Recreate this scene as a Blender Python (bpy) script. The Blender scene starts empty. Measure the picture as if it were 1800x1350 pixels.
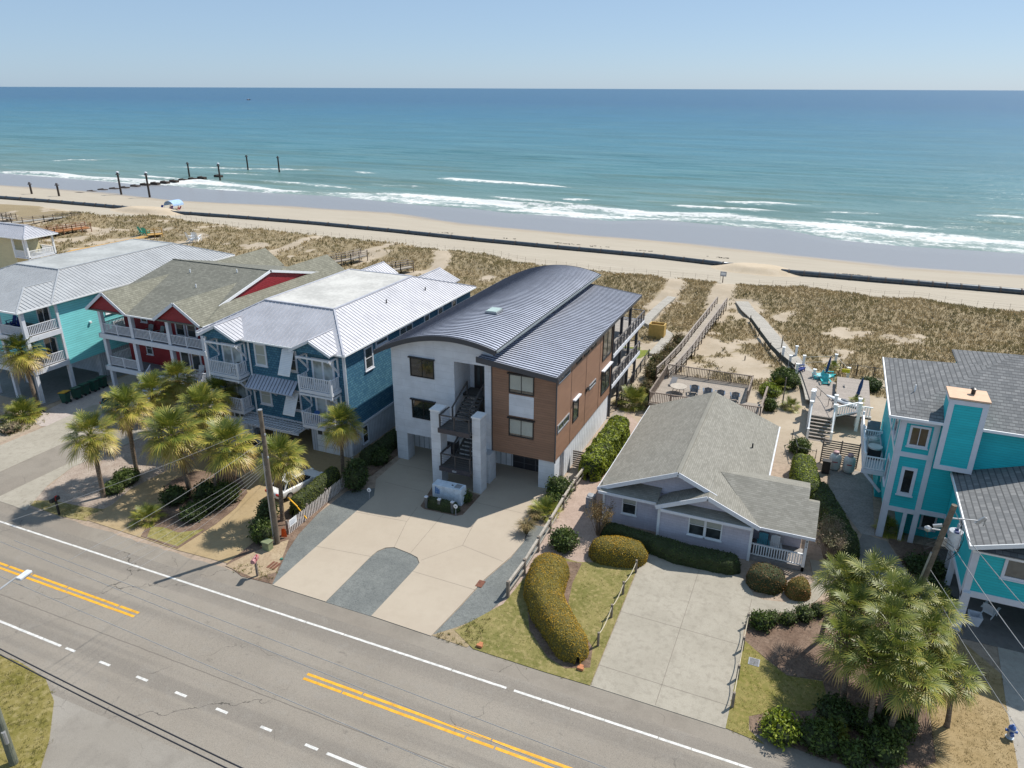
SKY=(.075,.7,.4,3.); SUNE=3.45; EXPO=.70
import bpy, math, random
import numpy as np
from mathutils import Vector, Matrix, noise as mn
random.seed(7); rng=np.random.default_rng(7)
R=math.radians; PI=math.pi
SC=bpy.context.scene; COL=SC.collection
# ---------------------------------------------------------------- survey helper
CF=1290.; PITCH=math.atan(520/CF); YAW=math.atan(595/math.hypot(CF,520)); ROLL=math.atan(6.5/1800); CH=30.
def at(px,py,z=0.):
    """survey: a point of the photograph measured on the level z -> metres on that level"""
    u=px-900.; v=675.-py; c,s=math.cos(ROLL),math.sin(ROLL); u,v=u*c-v*s,u*s+v*c
    fw=CF*math.cos(PITCH)+v*math.sin(PITCH); up=-CF*math.sin(PITCH)+v*math.cos(PITCH)
    t=(z-CH)/up
    return ((-fw*math.sin(YAW)+u*math.cos(YAW))*t,(fw*math.cos(YAW)+u*math.sin(YAW))*t)
# ---------------------------------------------------------------- mesh builder
class MB:
    def __init__(s): s.v=[]; s.f=[]; s.m=[]
    def add(s,vs,fs,m=0):
        b=len(s.v); s.v.extend(vs); s.f.extend([tuple(b+i for i in f) for f in fs]); s.m.extend([m]*len(fs)); return s
    def box(s,x0,x1,y0,y1,z0,z1,m=0):
        if x0>x1:x0,x1=x1,x0
        if y0>y1:y0,y1=y1,y0
        if z0>z1:z0,z1=z1,z0
        return s.add([(x0,y0,z0),(x1,y0,z0),(x1,y1,z0),(x0,y1,z0),(x0,y0,z1),(x1,y0,z1),(x1,y1,z1),(x0,y1,z1)],
          [(0,3,2,1),(4,5,6,7),(0,1,5,4),(1,2,6,5),(2,3,7,6),(3,0,4,7)],m)
    def beam(s,p,q,w,h,m=0):
        """box section from p to q, w wide (horizontal), h high"""
        p=Vector(p);q=Vector(q);d=(q-p)
        if d.length<1e-6:return s
        d.normalize(); side=d.cross(Vector((0,0,1)))
        side=Vector((1,0,0)) if side.length<1e-4 else side.normalized(); up=side.cross(d).normalized()
        a=side*w/2;b=up*h/2; vs=[tuple(o+i*a+j*b) for o in(p,q) for i,j in((-1,-1),(1,-1),(1,1),(-1,1))]
        return s.add(vs,[(0,3,2,1),(4,5,6,7),(0,1,5,4),(1,2,6,5),(2,3,7,6),(3,0,4,7)],m)
    def tube(s,pts,rad,n=8,m=0,cap=True):
        pts=[Vector(p) for p in pts]; rad=rad if isinstance(rad,(list,tuple)) else [rad]*len(pts)
        vs=[];fs=[];k=len(pts)
        for i,p in enumerate(pts):
            d=(pts[min(i+1,k-1)]-pts[max(i-1,0)]).normalized()
            a=d.cross(Vector((0,0,1)))
            a=Vector((1,0,0)) if a.length<1e-3 else a.normalized(); b=a.cross(d).normalized()
            for j in range(n):
                t=2*PI*j/n; vs.append(tuple(p+a*math.cos(t)*rad[i]+b*math.sin(t)*rad[i]))
        for i in range(k-1):
            for j in range(n):
                fs.append((i*n+j,i*n+(j+1)%n,(i+1)*n+(j+1)%n,(i+1)*n+j))
        if cap: fs.append(tuple(range(n))); fs.append(tuple((k-1)*n+j for j in reversed(range(n))))
        return s.add(vs,fs,m)
    def cyl(s,x,y,z0,z1,r0,r1=None,n=16,m=0): return s.tube([(x,y,z0),(x,y,z1)],[r0,r0 if r1 is None else r1],n,m)
    def lathe(s,x,y,prof,n=16,m=0):
        vs=[];fs=[]
        for r,z in prof:
            for j in range(n): t=2*PI*j/n; vs.append((x+r*math.cos(t),y+r*math.sin(t),z))
        for i in range(len(prof)-1):
            for j in range(n): fs.append((i*n+j,i*n+(j+1)%n,(i+1)*n+(j+1)%n,(i+1)*n+j))
        fs.append(tuple(reversed(range(n)))); fs.append(tuple((len(prof)-1)*n+j for j in range(n)))
        return s.add(vs,fs,m)
    def prism(s,poly,a0,a1,ax='y',m=0):
        """polygon extruded: ax y: poly=(x,z); ax x: poly=(y,z); ax z: poly=(x,y)"""
        f={'y':lambda p,a:(p[0],a,p[1]),'x':lambda p,a:(a,p[0],p[1]),'z':lambda p,a:(p[0],p[1],a)}[ax]
        n=len(poly); vs=[f(p,a0) for p in poly]+[f(p,a1) for p in poly]
        fs=[tuple(range(n)),tuple(reversed(range(n,2*n)))]+[(i,n+i,n+(i+1)%n,(i+1)%n) for i in range(n)]
        return s.add(vs,fs,m)
    def slab(s,pts,t,m=0):
        """top polygon of 3d points, thickness t straight down"""
        n=len(pts); vs=[tuple(p) for p in pts]+[(p[0],p[1],p[2]-t) for p in pts]
        fs=[tuple(range(n)),tuple(reversed(range(n,2*n)))]+[(i,n+i,n+(i+1)%n,(i+1)%n) for i in range(n)]
        return s.add(vs,fs,m)
    def build(s,name,mats,parent=None,smooth=False,bevel=0):
        me=bpy.data.meshes.new(name); off=rootloc(parent) if parent else Vector((0,0,0))
        vs=s.v if off.length==0 else [(v[0]-off.x,v[1]-off.y,v[2]-off.z) for v in s.v]
        me.from_pydata(vs,[],s.f)
        if not isinstance(mats,(list,tuple)): mats=[mats]
        for m in mats: me.materials.append(m)
        if len(mats)>1: me.polygons.foreach_set('material_index',s.m)
        fixn(me)
        if smooth: me.polygons.foreach_set('use_smooth',[True]*len(me.polygons))
        o=bpy.data.objects.new(name,me); COL.objects.link(o)
        if parent: o.parent=parent
        if bevel:
            b=o.modifiers.new('b','BEVEL'); b.width=bevel; b.segments=2; b.limit_method='ANGLE'; b.angle_limit=R(40)
        return o
import bmesh
def fixn(me):
    if len(me.polygons)>60000: return
    bm=bmesh.new(); bm.from_mesh(me); bmesh.ops.recalc_face_normals(bm,faces=bm.faces); bm.to_mesh(me); bm.free()
def rootloc(o):
    v=Vector((0,0,0))
    while o: v+=o.location; o=o.parent
    return v
def tag(o,label=None,cat=None,group=None,kind=None):
    if label:o['label']=label
    if cat:o['category']=cat
    if group:o['group']=group
    if kind:o['kind']=kind
    return o
def thing(name,label,cat,loc=(0,0,0),group=None):
    o=bpy.data.objects.new(name,None); o.empty_display_size=.3; COL.objects.link(o); o.location=loc
    return tag(o,label,cat,group)
KIDS={}
def dup(root,loc,rz=0,sc=1,label=None,group=None):
    def cp(o,par):
        c=o.copy(); COL.objects.link(c)
        if par: c.parent=par
        for ch in [k for k in ALLCH(o)]: cp(ch,c)
        return c
    r=cp(root,None); r.location=loc; r.rotation_euler=(0,0,rz); r.scale=(sc,sc,sc) if not isinstance(sc,tuple) else sc
    if label:r['label']=label
    if group:r['group']=group
    return r
def ALLCH(o): return [k for k in o.children]
# ---------------------------------------------------------------- materials
class NT:
    def __init__(s,name):
        s.m=bpy.data.materials.new(name); s.m.use_nodes=True; s.t=s.m.node_tree; s.t.nodes.clear()
    def n(s,typ,_o=0,_p=None,**kw):
        nd=s.t.nodes.new('ShaderNode'+typ)
        for k,v in (_p or {}).items(): setattr(nd,k,v)
        for k,v in kw.items():
            k=k.replace('_',' ')
            k=int(k[1:]) if k[0]=='i' and k[1:].isdigit() else k
            sk=nd.inputs[k]
            if hasattr(v,'is_output'): s.t.links.new(v,sk)
            else:
                if isinstance(v,(tuple,list)) and len(v)==3 and sk.type=='RGBA': v=(*v,1)
                sk.default_value=v
        return nd.outputs[_o]
    def math(s,op,a,b=0.,clamp=False): return s.n('Math',_p={'operation':op,'use_clamp':clamp},i0=a,i1=b)
    def mix(s,f,a,b,typ='RGBA',bt='MIX'):
        nd=s.t.nodes.new('ShaderNodeMix'); nd.data_type=typ; nd.blend_type=bt
        ids={'RGBA':(0,6,7,2),'FLOAT':(0,2,3,0)}[typ]
        for i,v in zip(ids[:3],(f,a,b)):
            sk=nd.inputs[i]
            if hasattr(v,'is_output'): s.t.links.new(v,sk)
            else: sk.default_value=(*v,1) if isinstance(v,(tuple,list)) and len(v)==3 else v
        return nd.outputs[ids[3]]
    def ramp(s,f,stops,interp='LINEAR'):
        nd=s.t.nodes.new('ShaderNodeValToRGB'); nd.color_ramp.interpolation=interp; e=nd.color_ramp.elements
        while len(e)<len(stops): e.new(.5)
        for el,(p,c) in zip(e,stops): el.position=p; el.color=(*c,1) if len(c)==3 else c
        s.t.links.new(f,nd.inputs[0]); return nd.outputs[0]
    def step(s,v,a,b): # smooth 0..1 between a and b
        nd=s.t.nodes.new('ShaderNodeMapRange'); nd.clamp=True; nd.interpolation_type='SMOOTHSTEP'
        s.t.links.new(v,nd.inputs[0]); nd.inputs[1].default_value=a; nd.inputs[2].default_value=b; return nd.outputs[0]
    def pos(s): return s.n('NewGeometry')
    def obj(s): return s.n('TexCoord',_o=3)
    def noise(s,vec,scale,det=3,rough=.55,dist=0): return s.n('TexNoise',Vector=vec,Scale=scale,Detail=float(det),Roughness=rough,Distortion=dist)
    def bump(s,h,st,d=.02): return s.n('Bump',Strength=st,Distance=d,Height=h)
    def xyz(s,v): 
        nd=s.t.nodes.new('ShaderNodeSeparateXYZ'); s.t.links.new(v,nd.inputs[0]); return nd.outputs
    def comb(s,x=0.,y=0.,z=0.): return s.n('CombineXYZ',X=x,Y=y,Z=z)
    def wallUV(s):
        p=s.xyz(s.obj()); g=s.t.nodes.new('ShaderNodeNewGeometry'); tn=s.xyz(g.outputs['True Normal'])
        c=s.math('GREATER_THAN',s.math('ABSOLUTE',tn[0]),s.math('ABSOLUTE',tn[1]))
        return s.mix(c,p[0],p[1],'FLOAT'),p[2],p
    def out(s,col,rough=.6,metal=0.,normal=None,spec=.5,**kw):
        a=dict(Base_Color=col,Roughness=rough,Metallic=metal,Specular_IOR_Level=spec,**kw)
        b=s.t.nodes.new('ShaderNodeBsdfPrincipled')
        for k,v in a.items():
            sk=b.inputs[k.replace('_',' ')]
            if hasattr(v,'is_output'): s.t.links.new(v,sk)
            else: sk.default_value=(*v,1) if isinstance(v,(tuple,list)) and len(v)==3 else v
        if normal is not None: s.t.links.new(normal,b.inputs['Normal'])
        return s.fin(b.outputs[0])
    def fin(s,sh):
        o=s.t.nodes.new('ShaderNodeOutputMaterial'); s.t.links.new(sh,o.inputs[0]); return s.m
def mul(c,k): return tuple(min(1,x*k) for x in c)
def plain(name,col,rough=.6,metal=0.,var=.18,vs=2.5,spec=.5,bump=0.,bs=30):
    t=NT(name); p=t.obj(); n=t.noise(p,vs,4,.6); n2=t.noise(p,vs*9,3,.6)
    f=t.math('ADD',t.math('MULTIPLY',n,.6),t.math('MULTIPLY',n2,.4))
    c=t.mix(t.step(f,.35,.65),mul(col,1-var),mul(col,1+var*.6))
    nm=t.bump(t.noise(p,bs,3),bump,.01) if bump else None
    return t.out(c,rough,metal,nm,spec)
def siding(name,col,row=.15,rough=.6,dirt=.12,lap_shadow=.35,seam=2.4):
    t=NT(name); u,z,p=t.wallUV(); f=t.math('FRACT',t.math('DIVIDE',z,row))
    br=t.n('TexBrick',_p={'offset':.37},Vector=t.comb(u,z),Color1=(1,1,1),Color2=(0,0,0),Mortar=(0.5,.5,.5),Scale=1.,Mortar_Size=0.,Brick_Width=seam,Row_Height=row)
    n=t.noise(t.comb(t.math('MULTIPLY',u,.5),t.math('MULTIPLY',u,.31),t.math('MULTIPLY',z,1.4)),1.3,5,.65)
    c=t.mix(t.step(n,.3,.7),mul(col,1-dirt),mul(col,1+dirt*.5)); c=t.mix(.5,c,t.mix(br,mul(col,1-dirt*.7),mul(col,1+dirt*.4)))
    c=t.mix(t.math('MULTIPLY',t.math('LESS_THAN',f,.09),lap_shadow),c,mul(col,.25))  # shadow line under each lap, mixed into the colour
    return t.out(c,rough,0.,t.bump(t.math('SUBTRACT',1.,f),.6,.02))
def panelwall(name,col,ph,pw,line=.02,rough=.55,dark=.35,off=0.):
    t=NT(name); u,z,p=t.wallUV()
    br=t.n('TexBrick',_p={'offset':off},Vector=t.comb(u,t.math('ADD',z,-2.65)),Color1=(1,1,1),Color2=(.93,.93,.93),Mortar=(dark,dark,dark),Scale=1.,Mortar_Size=line,Brick_Width=pw,Row_Height=ph)
    n=t.noise(t.comb(t.math('MULTIPLY',u,.6),t.math('MULTIPLY',u,.3),t.math('MULTIPLY',z,.8)),1.4,5,.6)
    c=t.mix(t.step(n,.3,.7),mul(col,.9),mul(col,1.04)); c=t.mix(1.,c,br,bt='MULTIPLY')
    return t.out(c,rough,0.,t.bump(br,.5,.01))
def shingle(name,c1,c2,row=.09,w=.33,mort=.012,rough=.9,kz=1.,mc=.35,vert=False):
    t=NT(name); u,z,p=t.wallUV()
    v=t.math('MULTIPLY',z,kz)
    br=t.n('TexBrick',Vector=t.comb(u,v),Color1=c1,Color2=c2,Mortar=mul(c1,mc),Scale=1.,Mortar_Size=mort,Mortar_Smooth=.3,Bias=0.,Brick_Width=w,Row_Height=row)
    n=t.noise(t.obj(),.8,5,.65); n2=t.noise(t.obj(),28,2,.6)
    c=t.mix(t.math('MULTIPLY',t.step(n,.3,.72),.35),br,mul(c1,.62)); c=t.mix(t.math('MULTIPLY',n2,.3),c,mul(c2,1.5))
    return t.out(c,rough,0.,t.bump(br,.5,.02),.2)
def batten(name,col,w=.3,rough=.6):
    t=NT(name); u,z,p=t.wallUV(); f=t.math('FRACT',t.math('DIVIDE',u,w)); g=t.math('LESS_THAN',f,.17)
    n=t.noise(t.obj(),1.5,4); c=t.mix(t.step(n,.3,.7),mul(col,.88),mul(col,1.04)); c=t.mix(t.math('MULTIPLY',t.math('LESS_THAN',t.math('ABSOLUTE',t.math('SUBTRACT',f,.26)),.10),.7),c,mul(col,.38))
    return t.out(c,rough,0.,t.bump(g,.7,.03))
def wood(name,col,rough=.8,plank=.14,axis=1,var=.3):
    """deck boards laid along x (axis 1: boards repeat along y) or along y (axis 0)"""
    t=NT(name); p=t.xyz(t.obj()); a=p[axis]; b=p[1-axis]; k=t.math('DIVIDE',a,plank); f=t.math('FRACT',k); cell=t.math('FLOOR',k)
    wn=t.n('TexWhiteNoise',_p={'noise_dimensions':'1D'},W=cell)
    n=t.noise(t.comb(t.math('MULTIPLY',a,6.),t.math('MULTIPLY',b,1.2),p[2]),2.,5,.65)
    c=t.mix(wn,mul(col,1-var*.6),mul(col,1+var*.5)); c=t.mix(t.step(n,.3,.75),c,mul(col,1-var))
    c=t.mix(t.math('LESS_THAN',f,.08),c,mul(col,.22))
    return t.out(c,rough)
def glass(name,col=(.015,.02,.025),rough=.06,spec=.9):
    t=NT(name); n=t.noise(t.obj(),1.1,2); return t.out(t.mix(t.step(n,.35,.65),col,mul(col,2.2)),rough,0.,t.bump(t.noise(t.obj(),.9,2),.06,.1),spec)
def leaf(name,c1,c2,c3=None,trans=.3,rough=.55,scale=1.3,spec=.3):
    t=NT(name); g=t.t.nodes.new('ShaderNodeNewGeometry'); rp=g.outputs['Random Per Island']; oi=t.t.nodes.new('ShaderNodeObjectInfo')
    n=t.noise(t.obj(),scale,3,.6)
    c=t.mix(rp,c1,c2); c=t.mix(t.math('MULTIPLY',t.step(n,.42,.6),.75),c,c3 or mul(c2,1.3))
    c=t.mix(t.math('MULTIPLY',oi.outputs['Random'],.22),c,mul(c1,.7))
    b=t.t.nodes.new('ShaderNodeBsdfPrincipled'); t.t.links.new(c,b.inputs['Base Color']); b.inputs['Roughness'].default_value=rough; b.inputs['Specular IOR Level'].default_value=spec
    tr=t.t.nodes.new('ShaderNodeBsdfTranslucent'); t.t.links.new(c,tr.inputs[0])
    mx=t.t.nodes.new('ShaderNodeMixShader'); mx.inputs[0].default_value=trans; t.t.links.new(b.outputs[0],mx.inputs[1]); t.t.links.new(tr.outputs[0],mx.inputs[2])
    return t.fin(mx.outputs[0])
def grit(name,c1,c2,c3,s1=.5,s2=40,rough=.9,bump=.3,c4=None,joints=None,crack=False,spec=.25,amt=.5):
    """ground sheet: big soft stains + fine grain; optional joints/cracks"""
    t=NT(name); p=t.pos(); a=t.noise(p,s1,5,.6,.4); b=t.noise(p,s2,3,.7); d=t.noise(p,s1*6,4,.65)
    c=t.mix(t.step(a,.34,.66),c1,c2); c=t.mix(t.math('MULTIPLY',t.step(d,.45,.7),amt),c,c3)
    c=t.mix(t.math('MULTIPLY',t.step(b,.42,.68),.5),c,c4 or mul(c1,.6))
    h=b
    if crack:
        q=t.n('VectorMath',_p={'operation':'ADD'},i0=p,i1=t.n('TexNoise',_o=1,Vector=p,Scale=.9,Detail=4.))
        v=t.n('TexVoronoi',_p={'feature':'DISTANCE_TO_EDGE'},Vector=q,Scale=.17)
        m=t.math('MULTIPLY',t.math('LESS_THAN',v,.002),t.step(t.noise(p,.12,2),.45,.6))
        c=t.mix(t.math('MULTIPLY',m,.7),c,mul(c1,.3))
    return t.out(c,rough,0.,t.bump(h,bump,.02),spec)
WHITE=plain('white_paint',(.78,.79,.82),.5,var=.08)
# ================================================================ ground, beach and sea
def poly_world(pts,z): return [at(px,py,z) for px,py in pts]
def curve(pts,z):
    w=sorted(poly_world(pts,z)); xs=np.array([a[0] for a in w]); ys=np.array([a[1] for a in w]); return lambda x:np.interp(x,xs,ys)
foam_lo=curve([(0,310),(100,317),(200,327),(267,330),(333,337),(433,343),(560,350),(709,366),(809,373),(880,382),(969,387),(1058,396),(1150,394),(1294,407),(1374,412),(1417,421),(1475,432),(1583,443),(1692,450),(1800,457)],-1.45)
foam_hi=curve([(0,302),(100,307),(200,315),(300,320),(350,318),(433,328),(500,337),(560,339),(702,341),(809,350),(915,359),(1022,364),(1129,375),(1258,378),(1367,389),(1475,398),(1583,410),(1800,428)],-1.45)
wet_y=curve([(0,328),(100,335),(200,343),(300,355),(433,362),(560,369),(684,376),(809,396),(915,407),(1058,419),(1200,432),(1367,450),(1583,475),(1800,488)],-1.15)
dune_y=curve([(0,360),(67,363),(133,373),(200,383),(277,380),(350,392),(400,398),(500,410),(600,420),(702,430),(780,442),(862,449),(915,463),(1058,480),(1164,488),(1222,493),(1330,504),(1439,509),(1547,524),(1619,526),(1692,540),(1800,551)],0)
PATHS=[([(1255,560),(1268,520),(1279,500),(1284,486)],1.5),([(1150,540),(1182,513),(1189,500),(1172,488)],1.3),([(700,486),(731,480),(770,471),(780,456),(773,446)],1.3),([(640,447),(670,440),(700,430)],1.),([(300,440),(330,425),(350,415)],1.2),([(470,445),(520,430),(560,420)],1.)]
PATHW=[(poly_world(p,.3),w) for p,w in PATHS]+[([(1.0,78.6),(.0,84),(-1.5,87.5),(-3.0,91.2),(-5,97),(-7.3,103.5),(-8.9,107),(-10.3,111.2)],1.2),([(-17.1,83),(-16.9,91.6),(-21.3,96.2),(-21.0,103),(-20.5,110)],.8)]
def pdist(x,y):
    best=9.
    for pts,w in PATHW:
        for (ax,ay),(bx,by) in zip(pts,pts[1:]):
            dx,dy=bx-ax,by-ay; t=max(0,min(1,((x-ax)*dx+(y-ay)*dy)/(dx*dx+dy*dy+1e-9)))
            best=min(best,math.hypot(x-ax-t*dx,y-ay-t*dy)-w)
    return best
def ss(a,b,x): t=max(0.,min(1.,(x-a)/(b-a))); return t*t*(3-2*t)
def nz(x,y,s,o=0.): return mn.noise(Vector((x*s+o,y*s-o,o*.37)))
def vegf(x,y):
    if y<64 or y>150: return 0.
    de=float(dune_y(x))
    y0=79. if x>-2 else (77.5 if x>-16 else (86. if x>-33 else 75.))
    if -13.5<x<-3 : y0=76
    v=ss(y0,y0+2.5,y)*(1-ss(de-2.2,de+.3,y+1.3*nz(x,y,.4)))
    if v<=0: return 0.
    n=nz(x,y,.16,3)*.9+nz(x,y,.5,7)*.55+nz(x,y,1.3,1)*.25
    thr=-.5-.42*ss(de-18,de-6,y)-.3*nz(x,y,.045,11)
    if x>-13.5 and x<-2 and y<95: thr+=.42
    if x<-120: thr+=.3
    v*=ss(thr,thr+.3,n)
    return v*ss(-.1,.6,pdist(x,y))
def hz(x,y):
    if y<66: return 0.
    de=float(dune_y(x)); 
    b=ss(74,84,y)*.15+ss(de-16,de-7,y)*(.75+.35*nz(x,y,.08))*(1-ss(de-5,de+1.5,y))-.35*ss(de-4,de+3,y)
    b+= (nz(x,y,.22,5)*.35+nz(x,y,.6,2)*.16)*ss(76,84,y)*(1-ss(de-2,de+3,y))
    fl=float(foam_lo(x))
    if y>de: b-= .95*min(1,max(0,(y-de)/max(8.,fl-de)))+ .06*nz(x,y,.3)*(1-ss(de+8,de+14,y))
    if y>fl: b-=.05*(y-fl)
    return max(b,-6)
def axis(parts):
    a=[]
    for p in parts: a+=list(np.arange(*p)) if isinstance(p,tuple) else [p]
    return a
def gridmesh(name,xs,ys,fn,mat,attrs={}):
    nx,ny=len(xs),len(ys); vs=[];A={k:[] for k in attrs}
    for y in ys:
        for x in xs:
            vs.append(fn(x,y))
            for k,f in attrs.items(): A[k].append(f(x,y))
    fs=[(j*nx+i,j*nx+i+1,(j+1)*nx+i+1,(j+1)*nx+i) for j in range(ny-1) for i in range(nx-1)]
    me=bpy.data.meshes.new(name); me.from_pydata(vs,[],fs); me.materials.append(mat)
    for k,v in A.items():
        at_=me.attributes.new(k,'FLOAT','POINT'); at_.data.foreach_set('value',v)
    me.polygons.foreach_set('use_smooth',[True]*len(fs))
    o=bpy.data.objects.new(name,me); COL.objects.link(o); return o
# ground material
t=NT('sand_ground'); p=t.pos(); A=lambda k:t.n('Attribute',_o=2,_p={'attribute_name':k})
a=t.noise(p,.25,5,.6); b=t.noise(p,2.5,5,.7); g=t.noise(p,14,3,.7)
sand=t.mix(t.step(a,.35,.65),(.38,.315,.235),(.44,.37,.285)); sand=t.mix(t.math('MULTIPLY',t.step(b,.45,.7),.4),sand,(.34,.27,.19))
rk=t.xyz(p); rake=t.noise(t.comb(t.math('MULTIPLY',rk[0],.03),t.math('MULTIPLY',rk[1],1.3),0.),2.2,3,.6)
beach=t.mix(t.step(rake,.35,.65),(.37,.325,.26),(.43,.385,.315)); sand=t.mix(A('beach'),sand,beach)
vg=t.step(t.math('ADD',A('veg'),t.math('MULTIPLY',t.math('SUBTRACT',b,.5),1.1)),.3,.75)
soil=t.mix(t.step(g,.35,.65),(.19,.15,.085),(.31,.245,.145)); c=t.mix(t.math('MULTIPLY',vg,.85),sand,soil)
yd=t.mix(t.step(a,.35,.65),(.40,.31,.24),(.33,.26,.2)); yd=t.mix(t.math('MULTIPLY',t.step(b,.42,.66),.6),yd,(.2,.16,.12)); c=t.mix(A('yard'),c,yd)
w=t.step(t.math('ADD',A('wet'),t.math('MULTIPLY',t.math('SUBTRACT',t.noise(t.comb(t.math('MULTIPLY',rk[0],.15),rk[1],0.),.35,3),.5),5.)),-1.2,2.2)
c=t.mix(w,c,(.215,.24,.275)); wl=t.step(t.math('ADD',A('wet'),t.math('MULTIPLY',t.math('SUBTRACT',a,.5),4.)),-3.5,-.2); c=t.mix(t.math('MULTIPLY',wl,.35),c,(.28,.21,.14))  # wet sand, with the mirrored sky painted into its blue-grey colour
GRD=t.out(c,t.math('SUBTRACT',.9,t.math('MULTIPLY',w,.62)),0.,t.bump(t.math('ADD',b,g),.35,.05),t.math('ADD',.1,t.math('MULTIPLY',w,.65)))
xs=axis([-9000,-4000,-2000,-1200,-800,-600,(-500,-300,20),(-300,-160,2.5),(-160,60,1.),(60,120,5),150,200,400,900,2000,4000,9000])
ys=axis([-400,-150,-60,0,20,40,60,(66,132,.8),(132,200,1.6),210,230,260])
g=gridmesh('ground',xs,ys,lambda x,y:(x,y,hz(x,y)),GRD,{'veg':vegf,'wet':lambda x,y:y-float(wet_y(x)),'beach':lambda x,y:ss(-3,1,y-float(dune_y(x))),
  'yard':lambda x,y:1-ss(58,70,y)}); tag(g,kind='structure')
# ---------------- sea
BRK=[((780,314),(990,329),1.),((300,294),(560,300),.55),((95,283),(190,281),.7),((1270,356),(1415,360),.8),((1440,372),(1540,376),.45),((1725,379),(1800,383),.9),((915,350),(955,353),.7),((998,351),(1030,352),.9),((628,303),(655,305),.8),((1650,398),(1700,400),.4),((20,300),(180,316),.5),((250,309),(330,317),.6),((460,318),(620,331),.5),((860,346),(1010,359),.5),((1180,362),(1360,372),.7),((1450,386),(1640,402),.6),((1560,352),(1640,356),.35),((1200,335),(1290,340),.3),((380,305),(470,309),.5),((0,291),(60,291),.4),((640,322),(760,330),.3),((1100,352),(1180,356),.3),((1760,346),(1800,349),.3)]
BW=[(at(*a,-1.5),at(*b,-1.5),w) for a,b,w in BRK]
def brk(x,y):
    e=0.
    for (ax,ay),(bx,by),w in BW:
        if ax-12<x<bx+12 and abs(y-(ay+by)/2)<40:
            t_=max(0,min(1,(x-ax)/(bx-ax))); yc=ay+(by-ay)*t_+1.2*nz(x,0,.12,w*9)
            e=max(e,w*math.exp(-((y-yc)/(2.6 if y>yc else 1.8))**2)*ss(-8,6,x-ax)*ss(-8,6,bx-x)+ .5*w*ss(9,0,yc-y)*(y<yc)*ss(-4,8,x-ax)*ss(-4,8,bx-x))
    return e
def seaf(x,s):
    y=float(foam_lo(x))+s
    if s>9000: y=s
    fh=float(foam_hi(x)-foam_lo(x)); z=-1.42-.1*ss(0,6,s)
    if s<230:
        e=brk(x,y); q=(s-fh)/1.6
        z+=.7*math.exp(-q*q)*ss(-.35,.35,nz(x,s,.05,4))+.5*e*(y>0)
        z+=.27*math.sin((y+5*nz(x,y,.018))*.5)*ss(fh,fh+25,s)*(.6+1.4*nz(x,y,.03,2))+.12*nz(x*.4,y,.35,6)*ss(fh,fh+10,s)
    return (x,y,z)
def foamf(x,s):
    fh=float(foam_hi(x)-foam_lo(x)); u=s/max(fh,1); y=float(foam_lo(x))+s
    return max((1-ss(1.0,1.5,u))*(.43+.08*ss(.3,.85,u)+.5*math.exp(-((u-1.-.12*nz(x,0,.06,8))/.13)**2)*ss(-.45,.1,nz(x,s,.045,9)+.12)+.3*math.exp(-((u-.52-.16*nz(x,0,.05,5))/.09)**2)*ss(-.3,.2,nz(x,0,.035,3))+.32*math.exp(-((u-.03)/.05)**2)+.35*nz(x,s*2.5,.05,2)),brk(x,y)*.9) if s<200 else 0.
t=NT('sea_water'); p=t.pos(); A=lambda k:t.n('Attribute',_o=2,_p={'attribute_name':k}); q=t.xyz(p); S_=A('s')
c=t.ramp(t.math('DIVIDE',S_,1500.),[(0,(.18,.225,.18)),(.02,(.125,.21,.19)),(.07,(.075,.19,.205)),(.17,(.04,.158,.205)),(.45,(.013,.12,.205)),(1.,(.005,.078,.175))])
st=t.noise(t.comb(t.math('MULTIPLY',q[0],.25),q[1],0.),.035,5,.6); c=t.mix(t.math('MULTIPLY',t.step(st,.38,.64),.6),c,t.mix(.5,c,(.02,.07,.06)))
st2=t.noise(t.comb(t.math('MULTIPLY',q[0],.2),q[1],0.),.4,3,.6); st3=t.noise(t.comb(t.math('MULTIPLY',q[0],.13),q[1],0.),.13,3,.55); c=t.mix(t.math('MULTIPLY',t.math('MULTIPLY',t.step(st3,.52,.66),t.math('SUBTRACT',1.,t.step(S_,20.,230.))),.55),c,(.10,.135,.07)); c=t.mix(t.math('MULTIPLY',t.step(t.noise(t.comb(t.math('MULTIPLY',q[0],.13),q[1],3.),.2,4,.6),.54,.68),.4),c,(.14,.27,.27))
w1=t.noise(t.comb(t.math('MULTIPLY',q[0],.35),q[1],0.),.55,4,.65); w2=t.noise(t.comb(t.math('MULTIPLY',q[0],.4),q[1],0.),.06,4,.6)
c=t.mix(t.math('MULTIPLY',t.step(w1,.5,.72),.25),c,t.mix(.5,c,(.10,.22,.23)))
fn=t.math('ADD',t.math('MULTIPLY',t.noise(p,.55,6,.75),.5),t.math('MULTIPLY',t.noise(t.comb(t.math('MULTIPLY',q[0],.22),q[1],0.),.33,6,.72),.5))
fn=t.math('ADD',t.math('MULTIPLY',t.math('SUBTRACT',fn,.5),2.4),.5); F=A('foam'); ff=t.step(t.math('ADD',t.math('MULTIPLY',F,.62),fn),.74,.96)
c=t.mix(t.math('MULTIPLY',t.step(F,.15,.5),.55),c,(.30,.37,.35)); c=t.mix(ff,c,(.62,.63,.62))
nm=t.bump(t.math('ADD',t.math('MULTIPLY',w1,.5),w2),.9,1.2)
SEA=t.out(c,t.mix(ff,.33,.9,'FLOAT'),0.,nm,t.mix(ff,.28,.05,'FLOAT'))
ss_=axis([(0,60,.7),(60,200,3),230,280,350,450,600,900,1500,3000,6000,12000,30000,70000])
xs=axis([-60000,-20000,-8000,-4000,-2000,-1000,-600,(-480,-240,4),(-240,80,1.6),(80,140,10),200,400,1000,3000,8000,20000,60000])
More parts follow.
